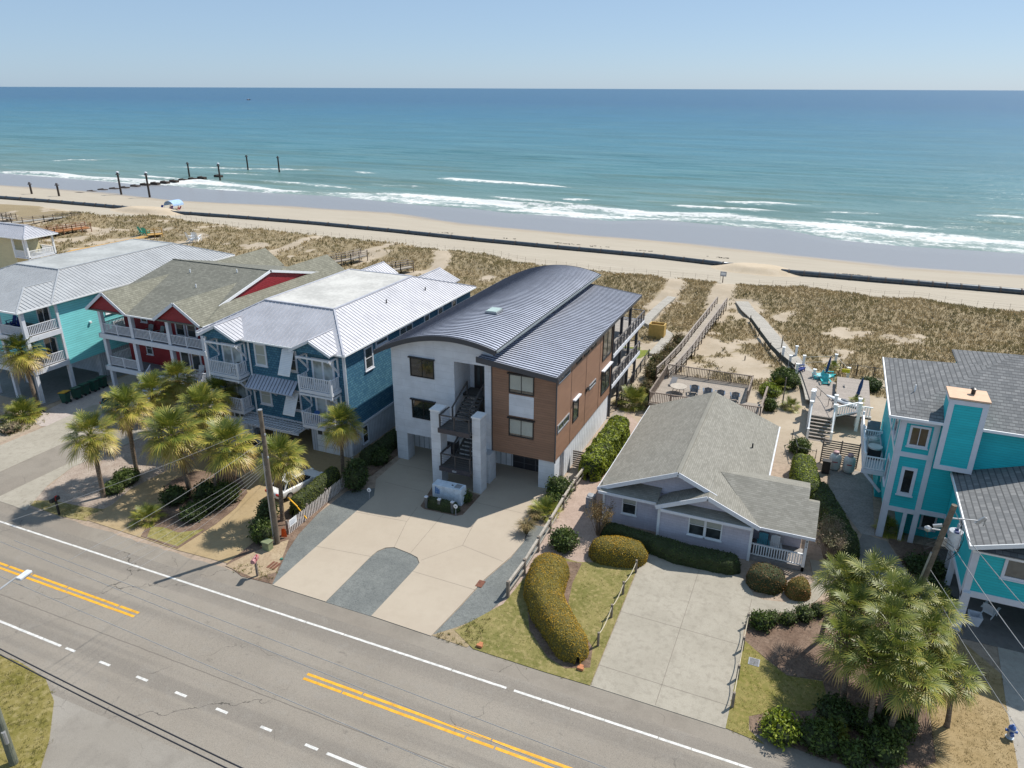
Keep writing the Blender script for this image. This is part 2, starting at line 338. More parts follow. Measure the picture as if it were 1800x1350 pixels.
sea=gridmesh('sea',xs,ss_,seaf,SEA,{'foam':foamf,'s':lambda x,s:s}); tag(sea,kind='structure')
# ---------------- road and hard ground
def sheet(name,pts,z,mat,lift=0):
    b=MB(); b.add([(x,y,z) for x,y in pts],[tuple(range(len(pts)))]); o=b.build(name,mat)
    if o.data.polygons[0].normal.z<0: o.data.flip_normals()
    return tag(o,kind='structure')
def slabs(name,pts,z,mat,t_=.1):
    b=MB(); b.prism(pts,z-t_,z,'z'); return tag(b.build(name,mat),kind='structure')
ASPH=grit('asphalt',(.24,.21,.175),(.28,.25,.21),(.19,.168,.14),.11,34,.85,.35,crack=True,amt=.45)
# road with wheel-path wear
t=NT('road_asphalt'); p=t.pos(); q=t.xyz(p); a=t.noise(p,.12,5,.6); b=t.noise(p,30,3,.8); d=t.noise(p,1.2,5,.65)
wear=t.noise(t.comb(t.math('MULTIPLY',q[0],.02),q[1],0.),.75,3,.5)
c=t.mix(t.step(a,.35,.65),(.25,.22,.182),(.285,.252,.21)); c=t.mix(t.math('MULTIPLY',t.step(wear,.42,.62),.55),c,(.17,.152,.132))
c=t.mix(t.math('MULTIPLY',t.step(d,.5,.7),.35),c,(.27,.25,.22)); c=t.mix(t.math('MULTIPLY',t.step(b,.5,.64),.55),c,(.09,.083,.075)); c=t.mix(t.math('MULTIPLY',t.step(b,.33,.44),-1.) if 0 else t.math('MULTIPLY',t.math('LESS_THAN',b,.40),.5),c,(.34,.31,.27))
v1=t.n('VectorMath',_p={'operation':'ADD'},i0=p,i1=t.n('TexNoise',_o=1,Vector=p,Scale=1.1,Detail=5.)); 
vo=t.n('TexVoronoi',_p={'feature':'DISTANCE_TO_EDGE'},Vector=v1,Scale=.13); ck=t.math('MULTIPLY',t.math('LESS_THAN',vo,.0024),t.step(t.noise(p,.16,3),.47,.6))
c=t.mix(t.math('MULTIPLY',ck,.75),c,(.05,.045,.04)); oil=t.noise(t.comb(t.math('MULTIPLY',q[0],.5),q[1],7.),1.7,4,.7); c=t.mix(t.math('MULTIPLY',t.step(oil,.62,.72),.4),c,(.10,.09,.08))
seam=t.math('LESS_THAN',t.math('ABSOLUTE',t.math('SUBTRACT',q[1],t.math('ADD',22.35,t.math('MULTIPLY',t.noise(p,.8,3),.12)))),.03); c=t.mix(t.math('MULTIPLY',seam,.5),c,(.07,.06,.055))
ROAD=t.out(c,.82,0.,t.bump(b,.3,.02),.3)
def wav(x0,x1,y,n=60,amp=.12,s=.8): return [(x,y+amp*nz(x,y,s)+amp*.6*nz(x,y,s*3.1)) for x in np.linspace(x0,x1,n)]
sheet('road',[(-900,18.)]+[(500,18.)]+[(500,28.9),(-900,28.9)],.012,ROAD)
slabs('road_shoulder',[(-900,28.9)]+[(500,28.9)]+wav(500,20,30.2,12)+wav(20,-90,30.2,170,.16)+[(-900,30.2)],.012,ASPH,.05)
SIDE=grit('side_street_asphalt',(.26,.235,.20),(.31,.285,.25),(.20,.18,.155),.12,30,.85,.3,crack=True)
gr=[at(0,1153),at(33,1163),at(80,1193),at(95,1233),at(87,1300),at(72,1350)]
sheet('side_street',[(-900,18.),(-900,10),(-200,-60),(300,-60),(500,18.)],.010,SIDE)
LAWN=lambda n,g1,g2,dry,s=.5: grit(n,g1,g2,dry,s,22,.95,.5,c4=mul(g1,.45),spec=.1,amt=.75)
L_S=LAWN('verge_grass',(.16,.145,.035),(.24,.2,.07),(.35,.29,.14),.45)
slabs('verge',[(-120,18.9)]+gr+[(gr[-1][0]+.3,5),(-120,5)],.04,L_S,.08)
PW=plain('road_paint_white',(.62,.61,.58),.6,var=.3,vs=3); PY=plain('road_paint_yellow',(.72,.36,.02),.6,var=.25,vs=3)
def worn(b,x0,x1,y,w,z=.017,gap=.0,step=1.3,m=0):
    x=x0
    while x<x1-.05:
        e=min(x1,x+step*random.uniform(.8,3.5)); j=random.uniform(-.006,.006)
        b.add([(x,y-w/2+j,z),(e,y-w/2+j,z),(e,y+w/2+j,z),(x,y+w/2+j,z)],[(0,1,2,3)],m); x=e+(gap*random.random())
b=MB(); worn(b,-300,-12.24,28.0,.15,gap=.05); worn(b,-11.8,120,28.0,.15,gap=.05)
worn(b,-300,-37.15,20.7,.15,gap=.02)
for x0,x1 in [(-36.74,-36.),(-34.02,-33.23),(-31.19,-30.37),(-28.36,-27.58),(-25.53,-24.77),(-22.62,-21.92),(-19.86,-19.1)]: b.add([(x0,20.63,.017),(x1,20.63,.017),(x1,20.78,.017),(x0,20.78,.017)],[(0,1,2,3)])
worn(b,-18.57,120,20.7,.15,gap=.02)
tag(b.build('road_marking_white',PW),kind='structure')
b=MB()
for y,g in((24.58,.25),(24.23,.12)): worn(b,-300,-35.4,y,.17,gap=.06 if y<24.4 else .15); worn(b,-22.72,120,y,.17,gap=g)
tag(b.build('road_marking_yellow',PY),kind='structure')
# far side of the road below the picture is plain street; lots
CON=grit('driveway_concrete',(.40,.34,.27),(.43,.37,.295),(.365,.31,.245),.2,45,.85,.08,c4=(.35,.29,.22),amt=.35)
GCON=grit('old_concrete',(.34,.31,.255),(.385,.352,.292),(.24,.215,.175),.4,30,.9,.2,c4=(.2,.18,.145),amt=.5)
GRAV=grit('grey_gravel',(.16,.17,.165),(.20,.21,.2),(.12,.13,.125),.5,16,.95,1.,c4=(.055,.06,.06))
TAN=grit('tan_aggregate',(.36,.27,.15),(.40,.305,.18),(.28,.205,.115),.4,26,.9,.3,c4=(.2,.145,.085))
MUL=grit('mulch_bed',(.16,.105,.075),(.24,.17,.125),(.09,.06,.045),.8,12,.95,1.,c4=(.04,.028,.022))
ROCK=grit('river_rock_bed',(.34,.27,.22),(.42,.35,.29),(.24,.19,.155),.8,11,.95,1.,c4=(.12,.09,.07))
LW1=LAWN('cottage_lawn_grass',(.165,.16,.05),(.26,.225,.09),(.36,.29,.14))
LW2=LAWN('side_lawn_grass',(.18,.17,.045),(.24,.21,.075),(.34,.26,.11),.7)
LW3=LAWN('dry_lawn_grass',(.32,.235,.12),(.37,.28,.155),(.22,.165,.08),.5)
# left lot
sheet('left_lot_sand',[(-120,30.2),(-78,30.2),(-66.5,32),(-66,40.3),(-66.5,70),(-120,70)],.008,grit('left_lot_ground',(.36,.29,.22),(.42,.34,.26),(.22,.17,.11),.5,12,.95,.6))
sheet('left_lot_asphalt',[(-60.8,30.05),(-56.9,30.05),(-56.7,38.5),(-57.2,50),(-60.9,50)],.014,ASPH)
slabs('left_lot_concrete',[(-65.6,29.9),(-60.8,29.9),(-60.8,50),(-66,46),(-65.6,41)],.03,GCON)
slabs('left_lot_concrete.001',[(-56.9,29.9),(-53,29.8),(-55.0,33),(-56,36),(-55.6,39),(-54.5,50),(-56.9,50)],.03,GCON)
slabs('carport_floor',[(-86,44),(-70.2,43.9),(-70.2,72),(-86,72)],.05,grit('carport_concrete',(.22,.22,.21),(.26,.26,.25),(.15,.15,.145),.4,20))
sheet('rock_bed',[(-55.4,30.6),(-53,30.2),(-50,30.3),(-47.6,31),(-47.7,33),(-48.4,35.2),(-48.2,38.6),(-47.6,41),(-47.8,50),(-54.4,50),(-55.5,39),(-56,36),(-54.8,33)],.016,ROCK)
sheet('roadside_grass',[(-54.8,30.5),(-50,30.25),(-47.5,30.6),(-47.6,32.3),(-49.5,31.9),(-52.6,31.6)],.020,LAWN('thin_verge_grass',(.22,.19,.07),(.30,.25,.12),(.38,.3,.17)))
# blue house lot: horseshoe drive
sheet('sand_lane',[(-68.5,41),(-66,40.5),(-54.5,48),(-53.5,50.2),(-53.6,70),(-70,70),(-69.6,46)],.018,grit('white_sand_lane',(.42,.36,.33),(.48,.42,.38),(.3,.25,.22),.6,12,.95,.6))
slabs('tan_driveway',[(-48,30.7),(-47.7,33),(-48.4,35.2),(-48.2,38.6),(-47.6,41.5),(-50.5,44),(-51,50),(-34,50),(-33.6,44),(-34.4,37.4),(-35,35.8),(-34.2,33.6),(-34.1,30.7),(-38.4,30.5),(-42.05,30.6)],.03,TAN)
isl=[(-42.1,30.7),(-38.5,30.6),(-38.35,34.1),(-38.6,36.4),(-39.4,38.6),(-41.5,40.2),(-43.6,40.5),(-46,39.6),(-46.4,37.6),(-46.2,36.6),(-43.6,34),(-42.9,32)]
slabs('island_bed',isl,.06,MUL,.06)
sheet('island_grass',[(-41.6,30.8),(-38.7,30.8),(-38.6,33.2),(-40,32.1),(-41.5,32.2),(-42.4,31.9)],.066,LAWN('island_lawn',(.2,.19,.05),(.29,.25,.1),(.36,.3,.16)))
slabs('mulch_verge',[(-34.1,30.6),(-32.2,29.95),(-29.8,30.1),(-31.3,33.5),(-31.9,35.4),(-33.0,42.5),(-31.9,45),(-31.8,66),(-34.9,66),(-34.3,44),(-34.9,37.3),(-35.1,35.8),(-34.2,33.5)],.036,MUL,.03)
sheet('sandy_verge',[(-34.0,30.4),(-31.2,30.1),(-30.4,31.2),(-31.4,33.3),(-32.1,34.6),(-32.9,33.4),(-33.6,31.8)],.042,grit('sandy_verge_soil',(.36,.27,.18),(.42,.33,.22),(.2,.14,.08),1.2,10,.95,.6))
# main house drive
slabs('gravel_strip',[(-31.1,30.5),(-29.6,30.1),(-28,43.4),(-30,43.6),(-32.3,42.0),(-32.4,34.8)],.022,GRAV,.03)
drv=[(-29.68,30.02),(-25.52,30.02),(-25.6,35.2),(-25.55,35.9),(-25.25,36.5),(-24.7,36.8),(-23.3,36.6),(-22.6,36.4),(-22.15,35.9),(-22.1,35.2),(-22.15,30.02),(-17.93,29.92),(-17.6,33),(-17.35,36),(-16.75,39),(-16.6,41),(-17.2,43.5),(-17.3,54),(-31.5,56),(-31.2,44.5),(-29.9,42.2),(-29.86,39)]
slabs('driveway',drv,.05,CON)
b=MB()
def joint(p,q,w=.025):
    p=Vector((*p,0));q=Vector((*q,0));d=(q-p).normalized();n=Vector((-d.y,d.x,0))*w/2
    b.add([(v.x,v.y,.0535) for v in(p-n,q-n,q+n,p+n)],[(0,1,2,3)])
J=[((-29.8,34.7),(-25.62,35.2)),((-24.7,36.8),(-25.6,40)),((-25.6,40),(-29.85,39.6)),((-23.3,36.7),(-23.6,42.2)),((-22.2,36.2),(-20.4,38.9)),((-20.4,38.9),(-20.9,41.8)),((-20.4,38.9),(-17,38.3)),((-22.1,34.9),(-17.4,34.8)),((-25.6,40),(-25.9,42.1)),((-30.3,44.4),(-26.6,44.3)),((-31,47.5),(-26.8,47.5)),((-22.3,44.5),(-17.3,44.5))]
for p_,q_ in J: joint(p_,q_)
tag(b.build('driveway_joint',plain('joint_dark',(.2,.17,.14),.9)),kind='structure')
slabs('gravel_bay',[(-25.5,30.0),(-22.17,30.0),(-22.12,35.2),(-22.17,35.85),(-22.62,36.35),(-23.3,36.55),(-24.7,36.75),(-25.2,36.45),(-25.5,35.9),(-25.58,35.2)],.03,GRAV)
slabs('gravel_strip.001',[(-17.9,29.95),(-16.6,30.6),(-15.9,32.5),(-15.3,35),(-15.35,40),(-15.5,43.5),(-17,43.4),(-16.6,41),(-16.7,39),(-17.3,36),(-17.55,33)],.026,GRAV,.03)
sheet('weedy_verge',[(-17.95,30.0),(-15.6,29.9),(-15.1,31),(-15.4,33),(-16.2,32.2),(-16.9,31.2)],.03,grit('weedy_soil',(.3,.23,.14),(.36,.28,.18),(.14,.14,.04),1.8,8,.95,.6))
slabs('planter_bed',[(-25.74,42.3),(-25.3,42.05),(-22.6,42.15),(-22.2,42.5),(-22.2,45.6),(-22.9,45.7),(-26.0,46.4),(-26.5,46)],.075,MUL)
slabs('side_path',[(-17,44),(-15.6,44),(-15.9,66),(-17.0,66)],.02,grit('side_path_concrete',(.3,.26,.22),(.36,.31,.26),(.2,.17,.14)))
# cottage
sheet('cottage_sand',[(-15.5,34),(-12,34),(-11.8,47),(-12.6,62),(-15.6,66),(-15.6,44)],.010,grit('pinkish_sand',(.38,.29,.24),(.45,.35,.29),(.27,.2,.16),.6,12,.95,.6))
slabs('cottage_lawn',[(-16.88,30.9),(-15.2,29.95),(-10.77,29.9),(-8.16,29.95),(-8.4,40.8),(-9,41.6),(-12.3,40.3),(-13.4,40.4),(-14.9,38.8),(-15.2,34.25)],.045,LW1,.05)
sheet('hedge_soil',[(-14.9,37.6),(-15.0,39.6),(-12,40.3),(-11.9,38),(-11.5,36),(-10.4,34.4),(-8.9,32.8),(-8.55,31.2),(-9.8,30.6),(-11,31),(-12.8,32.7),(-13.7,34.6)],.05,MUL)
slabs('cottage_driveway',[(-8.12,29.95),(-1.0,29.9),(-.95,35.5),(-1.08,38.3),(-.75,39.4),(-.9,41.5),(-1.9,43.2),(-8,43.6),(-8.35,41)],.04,GCON)
b=MB()
for p_,q_ in [((-4.6,30),(-4.55,43)),((-8.2,31.6),(-1,31.5)),((-8.3,36.5),(-1.05,36.4)),((-1.0,38.5),(-.95,41))]:
    p=Vector((*p_,0));q=Vector((*q_,0));d=(q-p).normalized();n=Vector((-d.y,d.x,0))*.015
    b.add([(v.x,v.y,.0435) for v in(p-n,q-n,q+n,p+n)],[(0,1,2,3)])
tag(b.build('driveway_joint',bpy.data.materials['joint_dark']),kind='structure')
slabs('front_walk',[(-.95,41.4),(-.75,39.4),(.3,40.2),(1.5,40.5),(2.8,42.4),(3.6,44.4),(3.4,47),(2.2,47),(2.6,44.6),(1.9,42.6),(1.0,41.5),(-.3,41.2)],.038,GCON,.05)
sheet('mulch_bed',[(-1.0,36.9),(-.9,38.6),(-.6,39.3),(.4,40.1),(1.6,40.4),(3,42.3),(4,44),(5,46),(9,44),(10,41.5),(8.5,36),(8.6,31.8),(7,30.4),(4,29.9),(.2,30.2),(-.0,31.2),(1.3,32.2),(2.9,32.9),(3.7,34),(3.4,35.4),(1.6,35.0),(.4,35.9)],.028,MUL)
slabs('side_lawn',[(-1.0,29.95),(.9,29.7),(.1,30.3),(0,31.2),(1.3,32.15),(2.9,32.85),(3.7,34.05),(3.4,35.3),(1.6,34.95),(.4,35.8),(-.95,36.95)],.04,LW2,.05)
slabs('dry_lawn',[(8.6,31.9),(7.1,30.4),(6.8,29.8),(12.0,29.8),(12.2,34),(12.3,36.8),(12.47,39.8),(10.3,42.6),(8.8,41.5),(8.6,36.2)],.036,LW3,.05)
slabs('right_driveway',[(12.0,29.9),(24,29.9),(24,43),(12.7,43),(12.3,36.8)],.034,grit('right_concrete',(.36,.33,.29),(.42,.39,.34),(.26,.24,.21)))
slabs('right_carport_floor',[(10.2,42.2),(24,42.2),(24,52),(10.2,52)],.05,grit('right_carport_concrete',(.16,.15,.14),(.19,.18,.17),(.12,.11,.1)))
slabs('right_walk',[(4.4,46.8),(5.6,46.2),(8.3,44.2),(9.6,42.6),(10.2,42.3),(10.2,44),(8.4,47.5),(7.2,51.5),(5.6,51.9)],.03,grit('right_walk_concrete',(.22,.2,.18),(.27,.25,.22),(.16,.14,.12)))
sheet('side_gravel_yard',[(3.2,62),(6.4,62),(6.4,51.9),(5.5,51.8),(4.2,55),(3.2,58)],.02,grit('shell_gravel',(.28,.26,.24),(.36,.33,.30),(.16,.145,.13),.8,9,.95,.8))
sheet('shrub_bed',[(7.3,51.4),(8.5,47.6),(10.2,44.2),(10.6,44.2),(10.6,52),(7.3,52)],.034,MUL)
sheet('back_lawn',[(-29,78),(-19.0,78),(-17.5,83),(-18,86.5),(-22,86.5),(-29,86)],.1,LAWN('back_lawn_grass',(.14,.18,.03),(.2,.23,.05),(.3,.27,.1)))

def blades(name,poly,cols,dens=34,h=.05,w=.013,spill=.1,nb=5):
    xs_=[p[0] for p in poly]; ys_=[p[1] for p in poly]; P=[]
    def inside(x,y):
        r=False; j=len(poly)-1
        for i in range(len(poly)):
            if (poly[i][1]>y)!=(poly[j][1]>y) and x<(poly[j][0]-poly[i][0])*(y-poly[i][1])/(poly[j][1]-poly[i][1])+poly[i][0]: r=not r
            j=i
        return r
    n=int((max(xs_)-min(xs_))*(max(ys_)-min(ys_))*dens)
    for i in range(n):
        x=random.uniform(min(xs_),max(xs_)); y=random.uniform(min(ys_),max(ys_))
        if inside(x,y) and nz(x,y,1.1,4)>-.35: P.append((x+random.gauss(0,spill),y+random.gauss(0,spill)))
    P=np.array(P); N=len(P)*nb; pp=np.repeat(P,nb,0)+rng.normal(0,.05,(len(P)*nb,2)); a=rng.uniform(0,2*PI,N); hh=h*rng.uniform(.5,1.4,N); o=hh*rng.uniform(.3,1.2,N); ca,sa=np.cos(a),np.sin(a); V=np.empty((N,3,3))
    V[:,0]=np.stack([pp[:,0]-sa*w,pp[:,1]+ca*w,np.full(N,.03)],1); V[:,1]=np.stack([pp[:,0]+sa*w,pp[:,1]-ca*w,np.full(N,.03)],1); V[:,2]=np.stack([pp[:,0]+ca*o,pp[:,1]+sa*o,.035+hh],1)
    o_=npmesh(name,V.reshape(-1,3),np.arange(N*3).reshape(N,3),None,[leaf(name+'_blade',*cols,.5,spec=.1)]); return tag(o_,None,None,None,'stuff')
# ================================================================ building helpers
TRIM=plain('trim_paint',(.66,.68,.73),.5,var=.06); TRIMW=plain('bright_trim_paint',(.80,.81,.82),.5,var=.06)
DARKM=plain('black_metal',(.025,.026,.03),.4,.3,var=.1); GLS=glass('window_glass',(.03,.035,.035),.05); GLS2=glass('dark_window_glass',(.01,.014,.016),.04)
CURT=plain('window_blind',(.42,.43,.38),.7,var=.1,vs=1.); GREYP=plain('grey_paint',(.28,.29,.31),.6)
def W(side,pos):
    """maps (u,d,z): u along the wall, d outwards"""
    return {'-y':lambda u,d,z:(u,pos-d,z),'+y':lambda u,d,z:(u,pos+d,z),'+x':lambda u,d,z:(pos+d,u,z),'-x':lambda u,d,z:(pos-d,u,z)}[side]
def wb(b,f,u0,u1,d0,d1,z0,z1,m=0):
    p=f(u0,d0,z0);q=f(u1,d1,z1); return b.box(p[0],q[0],p[1],q[1],p[2],q[2],m)
def window(par,f,u0,u1,z0,z1,fm=TRIM,gm=GLS,fw=.09,mv=1,mh=0,d=.07,sill=True,hood=0,hm=None,label=None,blind=0.,name='window'):
    b=MB(); 
    wb(b,f,u0,u0+fw,.003,d,z0,z1); wb(b,f,u1-fw,u1,.003,d,z0,z1); wb(b,f,u0+fw,u1-fw,.003,d,z0,z0+fw); wb(b,f,u0+fw,u1-fw,.003,d,z1-fw,z1)
    w=.045
    for i in range(mv): 
        c=u0+(u1-u0)*(i+1)/(mv+1); wb(b,f,c-w/2,c+w/2,.003,d*.8,z0+fw,z1-fw)
    for i in range(mh):
        c=z0+(z1-z0)*(i+1)/(mh+1); wb(b,f,u0+fw,u1-fw,.004,d*.75,c-w/2,c+w/2)
    o=b.build(name,fm,par)
    if label:o['label']=label
    b=MB(); wb(b,f,u0+fw,u1-fw,.002,.022,z0+fw,z1-fw); b.build('pane',gm,o)
    if blind: b=MB(); zb=z1-fw-(z1-z0)*blind; wb(b,f,u0+fw+.01,u1-fw-.01,.023,.026,zb,z1-fw-.01); b.build('blind',CURT,o)
    if sill: b=MB(); wb(b,f,u0-.06,u1+.06,.004,d+.06,z0-.07,z0-.002); b.build('sill',fm,o)
    if hood: b=MB(); wb(b,f,u0-.1,u1+.1,.004,hood,z1+.002,z1+.1); b.build('hood',hm or fm,o)
    return o
def railing(b,p,q,h=1.0,bal=.13,z=None,rail=.07,bw=.035,gap=.1,m=0,bm=None,post=0,mid=None):
    """rails and balusters between two points (each with its own z)"""
    p=Vector(p);q=Vector(q);L=(q-p).length; U=Vector((0,0,1))
    b.beam(p+U*h,q+U*h,rail*1.3,rail*.8,m); b.beam(p+U*gap,q+U*gap,rail*.8,rail*.8,m)
    if bal:
        n=int(L/bal)
        for i in range(1,n): a=p.lerp(q,i/n); b.beam(a+U*gap,a+U*(h-.02),bw,bw,m if bm is None else bm)
    if mid: 
        for k in mid: b.beam(p+U*k,q+U*k,.02,.02,m)
    if post:
        n=max(1,round(L/post))
        for i in range(n+1): a=p.lerp(q,i/n); b.beam(a,a+U*(h+.08),.1,.1,m)
def bv(b,p,w,d): pass
def seam_strip(b,pts,w=.05,h=.05,m=0):
    for p,q in zip(pts,pts[1:]): b.beam(Vector(p)+Vector((0,0,h/2)),Vector(q)+Vector((0,0,h/2)),w,h,m)
def gutter(par,p,q,mat=None): b=MB(); b.beam(p,q,.12,.12); return b.build('gutter',mat or TRIMW,par)
# roofs as slabs: quad/tri of points with thickness
def roofpart(par,faces,mat,t=.16,name='roof'):
    b=MB()
    for f_ in faces: b.slab(f_,t)
    return b.build(name,mat,par)
def ribs(par,face,n,mat,along,h=.045,w=.045,name='roof_seam'):
    """standing seams on a planar face given as quad (a,b,c,d): seams run from edge ab to edge dc"""
    a,b_,c,d=[Vector(p) for p in face]; b=MB()
    for i in range(1,n):
        t_=i/n; p=a.lerp(b_,t_); q=d.lerp(c,t_)
        if (p-q).length>.1: b.beam(p+Vector((0,0,h/2)),q+Vector((0,0,h/2)),w,h)
    return b.build(name,mat,par)
# ================================================================ the modern three-storey house
WPANEL=panelwall('white_wall_panel',(.68,.70,.74),.62,3.1,off=.43,line=.012,dark=.8)
BROWN=siding('brown_siding',(.29,.16,.10),.2,dirt=.2,lap_shadow=.6,seam=3.1)
MROOF=plain('blue_grey_roof_metal',(.46,.49,.58),.45,.2,var=.16,vs=.7); MSEAM=plain('shaded_seam_metal',(.07,.075,.10),.5,.2)  # seams coloured dark to stand for their shaded side and cast shadow
FASC=plain('dark_fascia',(.055,.058,.068),.5,var=.1); BATT=batten('white_batten_wall',(.74,.75,.77),.5); DECKD=wood('dark_deck_board',(.11,.105,.10),.8)
CONCOL=panelwall('white_column',(.68,.70,.73),.62,4.,line=.012,dark=.75)
H=thing('beach_house','modern white and brown three-storey house on pilings with a curved metal roof and front stairs','house',(-24.5,48.5,0))
za=lambda x:12.1-.0408*(x+25.6)**2
zl=lambda x:10.8-(x+23.0)*.65/6.0     # lower roof
N=14
arc=[(x,za(x)-.28) for x in np.linspace(-31.6,-22.45,N)]
b=MB(); b.prism([(-31.6,2.65),(-22.45,2.65)]+arc[::-1],51.4,72,'y')
aL=[(x,za(x)-.28) for x in np.linspace(-31.6,-25.78,9)]; b.prism([(-31.6,2.65),(-25.78,2.65)]+aL[::-1],48.5,51.4,'y')
aR=[(x,za(x)-.28) for x in np.linspace(-23.1,-22.45,3)]; b.prism([(-23.1,2.65),(-22.45,2.65)]+aR[::-1],48.5,51.4,'y')
aH=[(x,za(x)-.28) for x in np.linspace(-25.78,-23.1,5)]; b.prism([(-25.78,9.85),(-23.1,9.85)]+aH[::-1],48.5,51.4,'y')
b.build('wall',WPANEL,H)
b=MB(); b.prism([(-22.45,2.65),(-17.1,2.65),(-17.1,zl(-17.1)-.2),(-22.45,zl(-22.45)-.2)],48.5,64.1,'y'); o=b.build('wall',BROWN,H); o['label']='brown horizontal board wall'
# curved roof
def arcroof(par):
    xs=np.linspace(-32.7,-21.85,29); b=MB(); n=len(xs); ys=(47.75,74.8)
    vs=[(x,y,za(x)) for y in ys for x in xs]+[(x,y,za(x)-.14) for y in ys for x in xs]
    fs=[(i,i+1,n+i+1,n+i) for i in range(n-1)]+[(2*n+i,3*n+i,3*n+i+1,2*n+i+1) for i in range(n-1)]+[(i,2*n+i,2*n+i+1,i+1) for i in range(n-1)]+[(n+i,n+i+1,3*n+i+1,3*n+i) for i in range(n-1)]+[(0,n,3*n,2*n),(n-1,3*n-1,4*n-1,2*n-1)]
    b.add(vs,fs); r=b.build('roof',MROOF,par)
    b=MB()
    for y in np.arange(47.95,74.8,.42): seam_strip(b,[(x,y,za(x)) for x in np.linspace(-32.68,-21.87,19)],.05,.055)
    b.build('roof_seam',MSEAM,r)
    b=MB(); xs=np.linspace(-32.75,-21.8,29)
    for i in range(28):
        x0,x1=xs[i],xs[i+1]
        for y0,y1 in((47.66,47.74),(74.81,74.9)): b.prism([(x0,za(x0)-.36),(x1,za(x1)-.36),(x1,za(x1)+.05),(x0,za(x0)+.05)],y0,y1,'y')
    b.box(-32.8,-32.71,47.75,74.8,za(-32.7)-.36,za(-32.7)+.03); b.box(-21.84,-21.76,47.75,74.8,za(-21.85)-.22,za(-21.85)+.03)
    b.build('fascia',FASC,r); b=MB(); b.box(-21.74,-21.62,47.75,74.8,za(-21.85)-.14,za(-21.85)-.02); b.build('gutter',plain('steel_gutter',(.3,.33,.33),.4,.5),r)
    b=MB(); xk,yk=-25.4,55.4; zz=za(xk); b.box(xk-.55,xk+.55,yk-.7,yk+.7,zz-.05,zz+.2); s=b.build('skylight_curb',plain('skylight_frame',(.3,.32,.34),.5,.3),r)
    b=MB(); b.box(xk-.47,xk+.47,yk-.62,yk+.62,zz+.201,zz+.26); b.build('skylight',plain('skylight_dome',(.42,.52,.48),.15),r)
arcroof(H)
f4=[(-23.3,47.7,zl(-23.3)),(-16.85,47.7,zl(-16.85)),(-16.85,73.4,zl(-16.85)),(-23.3,73.4,zl(-23.3))]
r=roofpart(H,[f4],MROOF,.14)
b=MB()
for y in np.arange(47.9,73.4,.42): seam_strip(b,[(-23.28,y,zl(-23.28)),(-16.87,y,zl(-16.87))],.05,.055)
b.build('roof_seam',MSEAM,r)
b=MB(); b.prism([(-23.4,zl(-23.4)-.42),(-16.8,zl(-16.8)-.34),(-16.8,zl(-16.8)+.04),(-23.4,zl(-23.4)+.04)],47.6,47.69,'y'); b.prism([(-23.4,zl(-23.4)-.42),(-16.8,zl(-16.8)-.34),(-16.8,zl(-16.8)+.04),(-23.4,zl(-23.4)+.04)],73.41,73.5,'y')
b.box(-16.84,-16.74,47.7,73.4,zl(-16.85)-.22,zl(-16.85)+.02); b.build('fascia',FASC,r)
b=MB(); b.box(-17.09,-17.01,48.42,48.52,2.6,9.9); b.box(-17.09,-16.98,64.0,64.12,.1,10.1); b.box(-22.5,-22.44,48.44,48.52,2.62,10.3); b.build('corner_trim',FASC,H)
fF=W('-y',48.5); fR=W('+x',-17.1)
DK=dict(fm=DARKM,sill=False,hood=.2,fw=.08)
for u0,u1,z0,z1,g_,bl in [(-29.82,-27.6,8.03,9.65,GLS2,0),(-29.83,-27.65,4.27,5.95,GLS2,0),(-21.0,-18.9,8.0,9.6,GLS,.75),(-21.0,-18.88,4.3,5.85,GLS,.8)]: window(H,fF,u0,u1,z0,z1,gm=g_,blind=bl,**DK)
b=MB(); wb(b,fF,-20.98,-18.9,.003,.04,6.08,7.9); b.build('panel',WPANEL,H)
window(H,fR,60.75,63.6,7.0,9.75,gm=GLS,**DK); window(H,fR,60.8,63.5,3.6,6.0,gm=GLS,fm=DARKM,sill=False,hood=.3,hm=TRIM,fw=.08)
window(H,fR,52.7,54.1,4.3,6.3,gm=GLS,fm=DARKM,sill=False,hood=.25,hm=TRIM,fw=.08,mv=0); window(H,fR,48.95,51.7,4.95,5.65,gm=GLS,fm=GREYP,sill=False); window(H,fR,57.0,58.9,5.6,6.05,fm=GREYP,sill=False,mv=0)
window(H,fR,48.9,51.6,9.15,9.62,fm=GREYP,sill=False,mv=1); 
for y in (53.2,55.2,57.2): window(H,fR,y,y+1.3,9.3,9.7,fm=DARKM,sill=False,mv=0)
b=MB(); wb(b,fR,56.0,56.25,.003,.14,5.85,6.1); wb(b,fR,56.35,56.55,.003,.14,5.85,6.1); b.build('wall_light',DARKM,H)
for y in (52.1,56.0,60.0): b=MB(); wb(b,fR,y,y+.03,.002,.02,2.66,9.7); b.build('wall_seam',plain('seam_metal',(.16,.1,.08),.5),H)
